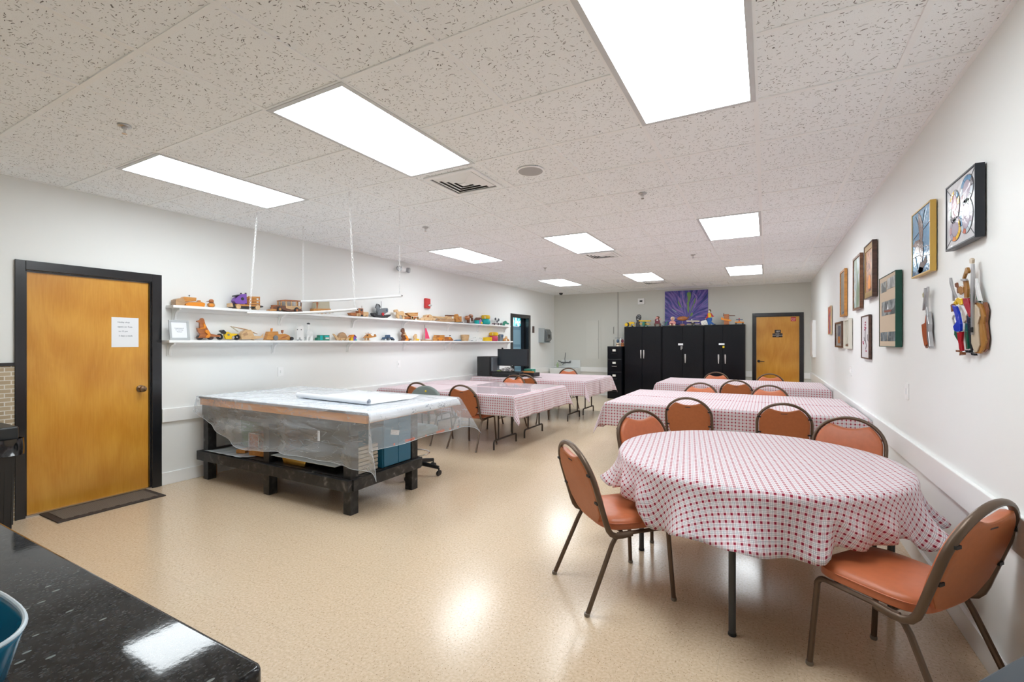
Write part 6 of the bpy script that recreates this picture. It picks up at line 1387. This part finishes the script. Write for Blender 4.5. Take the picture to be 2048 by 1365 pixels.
def field(t, nm, Xf, y0, y1, z0, z1, m_, k=0): return obj(nm, MB().box(Xf+.004-k*.0012, Xf+.02, y0, y1, z0, z1), m_, t, smooth=0)
# polygons inside a picture, given 0..1 from the far (left) edge to the near (right) edge and bottom to top
def piece(t, nm, Xf, y0, y1, z0, z1, pts, m_, k=1):
    q = MB().prism([(y1+(y0-y1)*a, z0+(z1-z0)*b) for a, b in pts], 'x', Xf+.0035-k*.0010, Xf+.006); return obj(nm, q, m_, t, smooth=0)
# 1 abstract stained glass
BLK2 = mat('slate_black_frame', (.012, .016, .024), .35)
GLS = mat('pearl_glass', (.62, .63, .66), .16, spec=.4, bump=.35, bscale=25)
t, Xf, y0, y1, z0, z1 = wallpic('stained glass panel of looping shapes in a black frame, nearest on right wall', 'N', (725, 55), (775, 1028), (328, 413), (365, 1262), .040, BLK2, .010, 'stained_glass_panel', 'stained glass')
field(t, 'glass', Xf, y0, y1, z0, z1, GLS)
def gm(n, c): return mat('glass_'+n, c, .16, spec=.4, bump=.35, bscale=30)
def loop(cx, cy, rx, ry, w_, cols, a0=0, a1=360, k=2):
    n = len(cols)
    for i, c_ in enumerate(cols):
        b0 = math.radians(a0+(a1-a0)*i/n+1.2); b1 = math.radians(a0+(a1-a0)*(i+1)/n-1.2)
        o = [(cx+rx*math.cos(lerp(b0, b1, j/6)), cy+ry*math.sin(lerp(b0, b1, j/6))) for j in range(7)]; n_ = [(cx+(rx-w_)*math.cos(lerp(b1, b0, j/6)), cy+(ry-w_*.8)*math.sin(lerp(b1, b0, j/6))) for j in range(7)]
        piece(t, 'glass_piece', Xf, y0, y1, z0, z1, o+n_, gm(*c_), k)
BL = ('blue', (.05, .22, .42)); YW = ('yellow', (.80, .48, .0)); PK = ('rose', (.50, .30, .34)); LT = ('pale', (.50, .60, .68)); GR_ = ('sage', (.30, .42, .34)); RD = ('red', (.50, .08, .03)); LV = ('lavender', (.38, .33, .42)); DK = ('smoke', (.08, .08, .10)); OG = ('orange', (.75, .25, .03))
LEADM = mat('lead_came', (.02, .02, .025), .35)
for (cx, cy, rx, ry) in ((.30, .62, .19, .26), (.74, .76, .21, .20), (.34, .26, .21, .19), (.72, .36, .22, .26)):
    piece(t, 'lead_line', Xf, y0, y1, z0, z1, [(cx+(rx+.012)*math.cos(a), cy+(ry+.010)*math.sin(a)) for a in [2*PI*k/28 for k in range(28)]], LEADM, 1)
    piece(t, 'glass_piece', Xf, y0, y1, z0, z1, [(cx+(rx-.085)*math.cos(a), cy+(ry-.07)*math.sin(a)) for a in [2*PI*k/24 for k in range(24)]], gm(*(PK if cx < .32 else LV)), 2)
loop(.30, .62, .19, .26, .075, [YW, BL, DK, YW, YW, LT, GR_, DK, LV, LT, LV, PK]); loop(.74, .76, .21, .20, .085, [DK, BL, BL, BL, LT, PK, LT, DK, LT])
loop(.34, .26, .21, .19, .08, [YW, LV, DK, LV, PK, LV, OG, YW, YW]); loop(.72, .36, .22, .26, .08, [LT, GR_, GR_, DK, PK, BL, BL, LT, RD, LT, LT, LV])
for a, b in (((.0, .98), (.16, .84)), ((.98, .99), (.88, .90)), ((.0, .02), (.2, .14)), ((.99, .02), (.84, .16))):
    dx, dy = b[0]-a[0], b[1]-a[1]; L_ = math.hypot(dx, dy); nx, ny = -dy/L_*.004, dx/L_*.004
    piece(t, 'lead_line', Xf, y0, y1, z0, z1, [(a[0]+nx, a[1]+ny), (b[0]+nx, b[1]+ny), (b[0]-nx, b[1]-ny), (a[0]-nx, a[1]-ny)], LEADM, 1)
# 2 eagle
t, Xf, y0, y1, z0, z1 = wallpic('stained glass eagle with raised wing on blue in a yellow wood frame', 'K', (675, 312), (690, 752), (562, 415), (572, 795), .035, mat('yellow_oak', (.58, .36, .07), .35, coat=.2), .010, 'stained_glass_panel', 'stained glass')
field(t, 'glass', Xf, y0, y1, z0, z1, mat('sky_glass', (.10, .32, .55), .16, noise=.25, nscale=8, spec=.4, bump=.4, bscale=30))
EB = mat('eagle_brown_glass', (.16, .09, .07), .2, spec=.4, bump=.4, bscale=40)
piece(t, 'eagle_wing', Xf, y0, y1, z0, z1, [(.36, .98), (.50, .90), (.62, .74), (.62, .60), (.58, .48), (.46, .46), (.42, .60), (.36, .80)], EB)
piece(t, 'eagle_wing', Xf, y0, y1, z0, z1, [(.02, .50), (.20, .56), (.45, .54), (.50, .44), (.35, .42), (.18, .46)], EB)
piece(t, 'eagle_body', Xf, y0, y1, z0, z1, [(.44, .50), (.62, .48), (.64, .32), (.58, .16), (.48, .20), (.42, .36)], EB, 2)
piece(t, 'eagle_head', Xf, y0, y1, z0, z1, [(.20, .44), (.34, .46), (.44, .40), (.40, .32), (.26, .36), (.16, .38)], gm('white', (.75, .76, .76)), 2)
piece(t, 'water', Xf, y0, y1, z0, z1, [(0, 0), (1, 0), (1, .07), (.7, .06), (.4, .12), (.2, .05), (0, .10)], gm('deep_blue', (.05, .16, .30)))
piece(t, 'branch', Xf, y0, y1, z0, z1, [(.34, .04), (.52, .22), (.60, .16), (.78, .24), (.84, .14), (.66, .08), (.62, .02), (.46, .0)], mat('branch_glass', (.12, .08, .07), .5))
for a, b in (((.05, .6), (.38, .66)), ((.62, .66), (.98, .72)), ((.6, .4), (.98, .36)), ((.05, .3), (.42, .3)), ((.62, .26), (.96, .22)), ((.2, .95), (.36, .8)), ((.70, .95), (.60, .76)), ((.3, .1), (.2, .3))):
    dx, dy = b[0]-a[0], b[1]-a[1]; L_ = math.hypot(dx, dy); nx, ny = -dy/L_*.004, dx/L_*.004
    piece(t, 'lead_line', Xf, y0, y1, z0, z1, [(a[0]+nx, a[1]+ny), (b[0]+nx, b[1]+ny), (b[0]-nx, b[1]-ny), (a[0]-nx, a[1]-ny)], LEADM, 1.5)
# 3 green frame with photographs
GF = mat('dark_green_frame', (.006, .065, .045), .4)
t, Xf, y0, y1, z0, z1 = wallpic('tall dark green frame with beige mount and five photographs of boats', 'K', (462, 752), (473, 1226), (361, 802), (370, 1222), .045, GF, .006)
field(t, 'mount', Xf, y0, y1, z0, z1, mat('beige_mount', (.55, .44, .32), .7))
def photo_mat(n, a, b, s_): 
    m = mat(n, a, .3); g = NT(m); n_ = g.noise(g.coord(), s_, 4, 1); g.col(g.ramp(n_, [(.42, a), (.58, b)])); return m
PH = [photo_mat('old_photo_%s' % k, a, b, s_) for k, a, b, s_ in (('one', (.10, .11, .11), (.42, .43, .40), 14), ('two', (.18, .19, .19), (.50, .51, .50), 10), ('three', (.06, .08, .09), (.36, .40, .41), 12), ('four', (.06, .09, .11), (.30, .36, .40), 18))]
for (a, b, c_, d_), k in (((.08, .78, .46, .93), 0), ((.50, .80, .96, .95), 1), ((.16, .44, .97, .64), 2), ((.08, .07, .50, .20), 3), ((.54, .07, .97, .20), 3)):
    piece(t, 'photograph', Xf, y0, y1, z0, z1, [(a, b), (c_, b), (c_, d_), (a, d_)], PH[k], 1)
piece(t, 'boat_in_photo', Xf, y0, y1, z0, z1, [(.30, .515), (.80, .50), (.74, .475), (.36, .485)], mat('boat_red', (.28, .07, .04), .4), 2)
piece(t, 'sail_in_photo', Xf, y0, y1, z0, z1, [(.50, .52), (.56, .60), (.60, .52)], PAP, 2)
# 4 gold and brown frame, bouquet
BRF = wood('dark_frame_wood', (.05, .02, .012), (.12, .05, .03)); 
t, Xf, y0, y1, z0, z1 = wallpic('deep brown frame with gilt inner edge and a bouquet picture, upper row', 'L', (560, 55), (578, 672), (468, 150), (486, 712), .042, BRF, .012)
q = MB(); e = .05; q.box(Xf+.004, Xf+.02, y0, y0+e*.8, z0, z1); q.box(Xf+.004, Xf+.02, y1-e*.8, y1, z0, z1); q.box(Xf+.004, Xf+.02, y0+e*.8, y1-e*.8, z0, z0+e); q.box(Xf+.004, Xf+.02, y0+e*.8, y1-e*.8, z1-e, z1)
obj('gilt_edge', q, mat('gilt', (.42, .27, .09), .35, .4), t, smooth=0, bev=.003)
m = mat('bouquet_painting', (.3, .2, .1), .4); g = NT(m); co = g.coord(); s = g.sep(co); n_ = g.noise(co, 13, 5, 1.2)
g.col(g.ramp(n_, [(.35, (.10, .045, .03)), (.48, (.42, .16, .07)), (.56, (.58, .30, .14)), (.63, (.20, .14, .10)), (.72, (.52, .34, .30))]))
obj('painting', MB().box(Xf+.010, Xf+.02, y0+e*.8, y1-e*.8, z0+e, z1-e), m, t, smooth=0)
piece(t, 'vase', Xf+.006, y0, y1, z0, z1, [(.40, .16), (.66, .16), (.70, .30), (.60, .42), (.46, .42), (.36, .28)], ORG, 1)
# 5 walnut frame, landscape
t, Xf, y0, y1, z0, z1 = wallpic('walnut brown frame with a pale landscape, left of the gilt-edged picture', 'L', (428, 190), (440, 800), (348, 285), (362, 830), .034, wood('walnut_frame', (.13, .05, .02), (.24, .10, .045)), .022)
m = mat('landscape_painting', (.3, .4, .4), .35); g = NT(m); n_ = g.noise(g.mapping(g.coord(), (1, 1.6, .7)), 6, 4, 1); g.col(g.ramp(n_, [(.36, (.10, .16, .10)), (.46, (.24, .30, .18)), (.54, (.40, .50, .56)), (.64, (.60, .62, .58)), (.72, (.36, .26, .16))])); field(t, 'painting', Xf+.006, y0, y1, z0, z1, m)
# 6 orange wood frame, grey
t, Xf, y0, y1, z0, z1 = wallpic('narrow honey-orange wood frame around a grey picture, far part of the upper row', 'L', (258, 375), (272, 888), (208, 415), (222, 893), .036, wood('honey_frame', (.42, .17, .03), (.60, .28, .06)), .025)
field(t, 'picture', Xf+.006, y0, y1, z0, z1, mat('grey_print', (.24, .22, .19), .3, noise=.2, nscale=9)); piece(t, 'blue_detail', Xf+.008, y0, y1, z0, z1, [(.35, .02), (.9, .02), (.9, .07), (.35, .06)], BLT, 2)
# 7 small bright picture
t, Xf, y0, y1, z0, z1 = wallpic('small red, blue and cream picture in a pale frame, farthest on the right wall', 'L', (112, 775), (118, 1088), (82, 790), (90, 1088), .026, mat('cream_frame', (.60, .50, .32), .4), .012)
m = mat('bright_print', (.4, .1, .1), .4); g = NT(m); n_ = g.noise(g.coord(), 9, 3, .8); g.col(g.ramp(n_, [(.38, (.05, .16, .32)), (.47, (.55, .05, .03)), (.56, (.60, .14, .05)), (.66, (.62, .50, .30))])); field(t, 'picture', Xf, y0, y1, z0, z1, m)
# 8 dark double frame
t, Xf, y0, y1, z0, z1 = wallpic('small dark brown frame with a blue print, left of the white frame', 'L', (228, 935), (238, 1232), (155, 970), (165, 1230), .040, BRF, .022)
field(t, 'mount', Xf+.010, y0, y1, z0, z1, mat('grey_mount', (.30, .28, .26), .6)); piece(t, 'print', Xf+.010, y0, y1, z0, z1, [(.30, .1), (.72, .1), (.72, .9), (.30, .9)], photo_mat('blue_print', (.03, .06, .12), (.14, .22, .30), 15), 2); piece(t, 'print_base', Xf+.010, y0, y1, z0, z1, [(.34, .12), (.70, .12), (.70, .42), (.34, .42)], W4, 3)
# 9 white shadow box
t, Xf, y0, y1, z0, z1 = wallpic('white shadow box frame in the lower row, beside the small dark frame', 'L', (300, 915), (322, 1250), (246, 925), (262, 1238), .042, mat('ivory_frame', (.70, .68, .60), .4), .022)
field(t, 'back_board', Xf+.016, y0, y1, z0, z1, mat('ivory_board', (.48, .46, .38), .6))
for a in (.3, .55, .78): piece(t, 'upright', Xf+.010, y0, y1, z0, z1, [(a, .14), (a+.07, .14), (a+.07, .97), (a, .97)], mat('ivory_frame'), 3)
piece(t, 'dark_lettering', Xf+.010, y0, y1, z0, z1, [(.2, .03), (.8, .03), (.8, .10), (.2, .09)], W3, 3)
# 10 branch
t, Xf, y0, y1, z0, z1 = wallpic('slim dark frame with a red blossom branch on white, lower row', 'L', (525, 872), (535, 1358), (443, 890), (450, 1350), .028, BRF, .012)
field(t, 'paper', Xf+.003, y0, y1, z0, z1, mat('white_print', (.74, .73, .76), .3)); BR = mat('branch_ink', (.05, .03, .05), .5)
def stroke(pts, w_, m_):
    for a, b in zip(pts[:-1], pts[1:]):
        dx, dy = b[0]-a[0], b[1]-a[1]; L_ = math.hypot(dx, dy) or 1; nx, ny = -dy/L_*w_, dx/L_*w_*.5
        piece(t, 'branch', Xf+.004, y0, y1, z0, z1, [(a[0]+nx, a[1]+ny), (b[0]+nx, b[1]+ny), (b[0]-nx, b[1]-ny), (a[0]-nx, a[1]-ny)], m_, 2)
stroke([(.55, .20), (.62, .30), (.50, .42), (.46, .56), (.50, .70)], .022, BR); stroke([(.30, .50), (.36, .42), (.50, .40)], .016, BR); stroke([(.80, .56), (.78, .46), (.86, .40)], .02, BR)
for a, b in ((.44, .74), (.54, .72), (.48, .80), (.50, .86), (.42, .68), (.18, .38), (.22, .34), (.60, .16)):
    piece(t, 'blossom', Xf+.004, y0, y1, z0, z1, [(a+.07*math.cos(q_), b+.022*math.sin(q_)) for q_ in [2*PI*k/9 for k in range(9)]], mat('blossom_red', (.42, .05, .12), .5), 3)

# ---- cut glass wall figures: musicians and a small guitar
def fig(nm, lb, c, parts, d=.035):
    allp = []; t = None
    for i, (pn, m_, x0, x1, pts) in enumerate(parts):
        P = [onX(*px(c, q), XR-d) for q in pts]; allp.append((pn, m_, x0, x1, P))
    ys = [p[0] for a in allp for p in a[4]]; zs = [p[1] for a in allp for p in a[4]]
    t = thing(nm, lb, 'wall sculpture', (XR, (min(ys)+max(ys))/2, min(zs)))
    for pn, m_, x0, x1, P in allp: obj(pn, MB().prism(P, 'x', XR-x1, XR-x0), m_, t, smooth=0, bev=.0012)
    return t
SL = mat('solder_silver', (.45, .45, .46), .3, .8); GB = gm('royal_blue', (.01, .04, .50)); GRD = gm('deep_red', (.40, .01, .02)); GY = gm('gold', (.80, .52, .02)); GGN = gm('bottle_green', (.01, .10, .06)); GBK = gm('black', (.015, .018, .022)); GTN = gm('amber', (.36, .17, .04)); GCR = gm('cream', (.55, .46, .34)); GBN = gm('brown', (.22, .08, .035))
fig('musicians_sculpture', 'stained glass sculpture of three musicians with instruments on the right wall', 'M', [
    ('bass_body', GTN, .012, .020, [(750, 660), (800, 620), (850, 640), (880, 700), (905, 800), (890, 900), (905, 1000), (918, 1120), (900, 1220), (850, 1285), (790, 1280), (750, 1180), (745, 1000), (755, 820)]),
    ('bass_front', GCR, .020, .026, [(755, 680), (800, 640), (850, 700), (865, 800), (840, 900), (850, 1050), (860, 1180), (830, 1260), (800, 1270), (760, 1150)]), ('bass_side', GBN, .006, .014, [(860, 620), (890, 620), (915, 720), (900, 880), (920, 1080), (905, 1230), (870, 1270), (895, 1100), (870, 900), (885, 760)]),
    ('bass_neck', SL, .026, .034, [(785, 120), (810, 120), (820, 290), (808, 600), (800, 1040), (785, 1040), (780, 600)]), ('bass_scroll', GCR, .024, .034, [(765, 60), (785, 42), (803, 60), (798, 115), (768, 112)]), ('sound_post', GBK, .030, .036, [(778, 940), (805, 940), (805, 1010), (782, 1010)]),
    ('white_arm', gm('white', (.75, .76, .76)), .020, .028, [(785, 300), (825, 310), (865, 500), (890, 600), (850, 600), (815, 420)]), ('vest', GGN, .016, .024, [(735, 510), (765, 520), (770, 640), (735, 600)]), ('vest', GGN, .016, .024, [(815, 480), (860, 570), (850, 620), (818, 580)]),
    ('trumpet', GTN, .030, .040, [(735, 170), (755, 162), (775, 215), (765, 240), (735, 250), (712, 310), (695, 310), (715, 240)]), ('valves', SL, .030, .040, [(672, 310), (730, 310), (745, 335), (700, 345), (672, 335)]), ('horn_arm', GTN, .022, .032, [(670, 320), (715, 335), (730, 450), (725, 560), (690, 560), (690, 440)]),
    ('head', GTN, .024, .036, [(625, 430), (660, 402), (690, 420), (695, 490), (650, 520), (628, 480)]), ('collar', gm('white', (.75, .76, .76)), .022, .030, [(628, 490), (655, 535), (695, 530), (690, 500)]),
    ('jacket', GRD, .018, .028, [(655, 565), (720, 565), (745, 650), (755, 760), (740, 815), (700, 720), (665, 640)]), ('trousers', GBK, .014, .024, [(690, 790), (745, 820), (752, 1000), (760, 1240), (742, 1240), (710, 1000)]), ('trousers', GGN, .012, .022, [(668, 890), (695, 900), (700, 1220), (680, 1230), (665, 1050)]), ('shoe', GBK, .012, .026, [(745, 1260), (785, 1285), (795, 1310), (760, 1305)]), ('shoe', GBK, .012, .026, [(678, 1235), (735, 1240), (732, 1275), (690, 1272)]),
    ('shirt', GY, .020, .030, [(540, 630), (595, 555), (640, 570), (658, 640), (625, 655), (580, 600), (575, 650)]), ('sleeve', gm('white', (.75, .76, .76)), .018, .028, [(625, 655), (670, 665), (715, 760), (700, 800), (655, 700)]), ('brown_head', GBN, .018, .030, [(508, 650), (530, 637), (545, 660), (530, 735), (515, 745)]),
    ('blue_dress', GB, .028, .038, [(553, 655), (600, 670), (635, 760), (662, 900), (662, 990), (620, 1005), (580, 985), (568, 930), (610, 870), (585, 760)]), ('red_stocking', GRD, .022, .032, [(595, 1005), (658, 1000), (650, 1130), (665, 1250), (640, 1255), (610, 1120)]), ('red_stocking', GRD, .018, .026, [(598, 1160), (620, 1170), (630, 1230), (605, 1235)]),
    ('shoe', GBN, .020, .034, [(640, 1260), (672, 1265), (675, 1300), (635, 1310)]), ('shoe', GBN, .020, .034, [(588, 1235), (625, 1240), (630, 1265), (590, 1262)]), ('banjo_neck', SL, .024, .032, [(498, 300), (512, 300), (545, 460), (590, 560), (575, 565), (530, 470), (500, 370)]), ('violin_neck', SL, .024, .032, [(535, 470), (545, 470), (548, 600), (538, 600)]),
    ('wire_ring', SL, .020, .026, [(512, 830), (525, 790), (560, 765), (565, 775), (535, 800), (522, 840), (545, 940), (535, 935)]), ('drum', GGN, .016, .026, [(545, 950), (570, 960), (600, 1100), (612, 1150), (580, 1110), (540, 1040)]), ('raised_hand', GBN, .024, .032, [(568, 375), (590, 362), (598, 400), (610, 440), (612, 500), (598, 500), (595, 430), (570, 415)]), ('cream_skirt', GCR, .016, .026, [(635, 700), (680, 690), (690, 850), (660, 890), (645, 780)])])
fig('guitar_sculpture', 'small stained glass guitar with silver edging on the right wall, left of the musicians', 'M', [
    ('guitar_body', GBN, .010, .020, [(115, 905), (150, 885), (160, 780), (175, 740), (192, 800), (200, 1000), (205, 1170), (185, 1180), (160, 1215), (140, 1150), (125, 1050)]), ('guitar_front', gm('rust', (.42, .10, .035)), .020, .026, [(122, 910), (165, 885), (175, 790), (188, 900), (190, 1160), (160, 1190), (135, 1060)]),
    ('guitar_edge', SL, .010, .030, [(190, 740), (205, 740), (222, 900), (218, 1000), (240, 1190), (232, 1215), (205, 1100)]), ('guitar_neck', SL, .022, .032, [(205, 420), (215, 415), (218, 480), (205, 560), (205, 680), (215, 800), (200, 800), (188, 680), (192, 520)]), ('strut', SL, .022, .032, [(172, 430), (182, 430), (185, 520), (158, 720), (148, 725), (165, 560)]), ('peg_disc', gm('straw', (.50, .46, .22)), .020, .026, [(134, 510), (150, 488), (160, 520), (155, 560), (138, 555)])])

# ================================================================= HANGING BARS
CH = mat('white_chain', (.80, .81, .82), .35)
def chain_thing(y, xl_, xr_, zl, zr, bow, lb, tops=None):
    tops = tops or (xl_, xr_)
    t = thing('hanging_bar', lb, 'hanging bar', ((xl_+xr_)/2, y, min(zl, zr)), 'white bars hung on chains from the ceiling')
    pts = [(lerp(xl_-.03, xr_+.03, k/16), y, lerp(zl, zr, k/16)-bow*math.sin(PI*k/16)) for k in range(17)]
    obj('bar', MB().tube(pts, .0125, 14), CH, t)
    obj('end_plug', MB().cyl((xr_+.031, y, zr), (xr_+.034, y, zr), .006, 10), BLKP, t)
    for xb, z, xt in ((xl_, zl, tops[0]), (xr_, zr, tops[1])):
        x = xt; q = MB(); n = int((HZ-z-.02)/.034); top = HZ-.004
        for k in range(n+1):
            zc = z+.022+(top-z-.03)*k/n; x = lerp(xb, xt, k/n); a = PI/2*(k % 2)+.2
            ring = [(x+.0078*math.cos(b)*math.cos(a), y+.0078*math.cos(b)*math.sin(a), zc+.0225*math.sin(b)) for b in [2*PI*j/12 for j in range(12)]]
            q.tube(ring, .0021, 5, closed=True)
        obj('chain', q, CH, t); x = xt
        obj('ceiling_hook', MB().tube([(x, y, HZ), (x, y, HZ-.012), (x+.006, y, HZ-.018), (x, y, HZ-.024)], .002, 6), SILV, t)
chain_thing(2.875, -4.645, -3.135, 1.722, 1.708, .016, 'nearer white bar hanging on chains in front of the toy shelves', (-4.525, -3.207))
chain_thing(3.478, -4.615, -3.175, 1.887, 1.880, .006, 'farther white bar hanging on chains in front of the toy shelves')
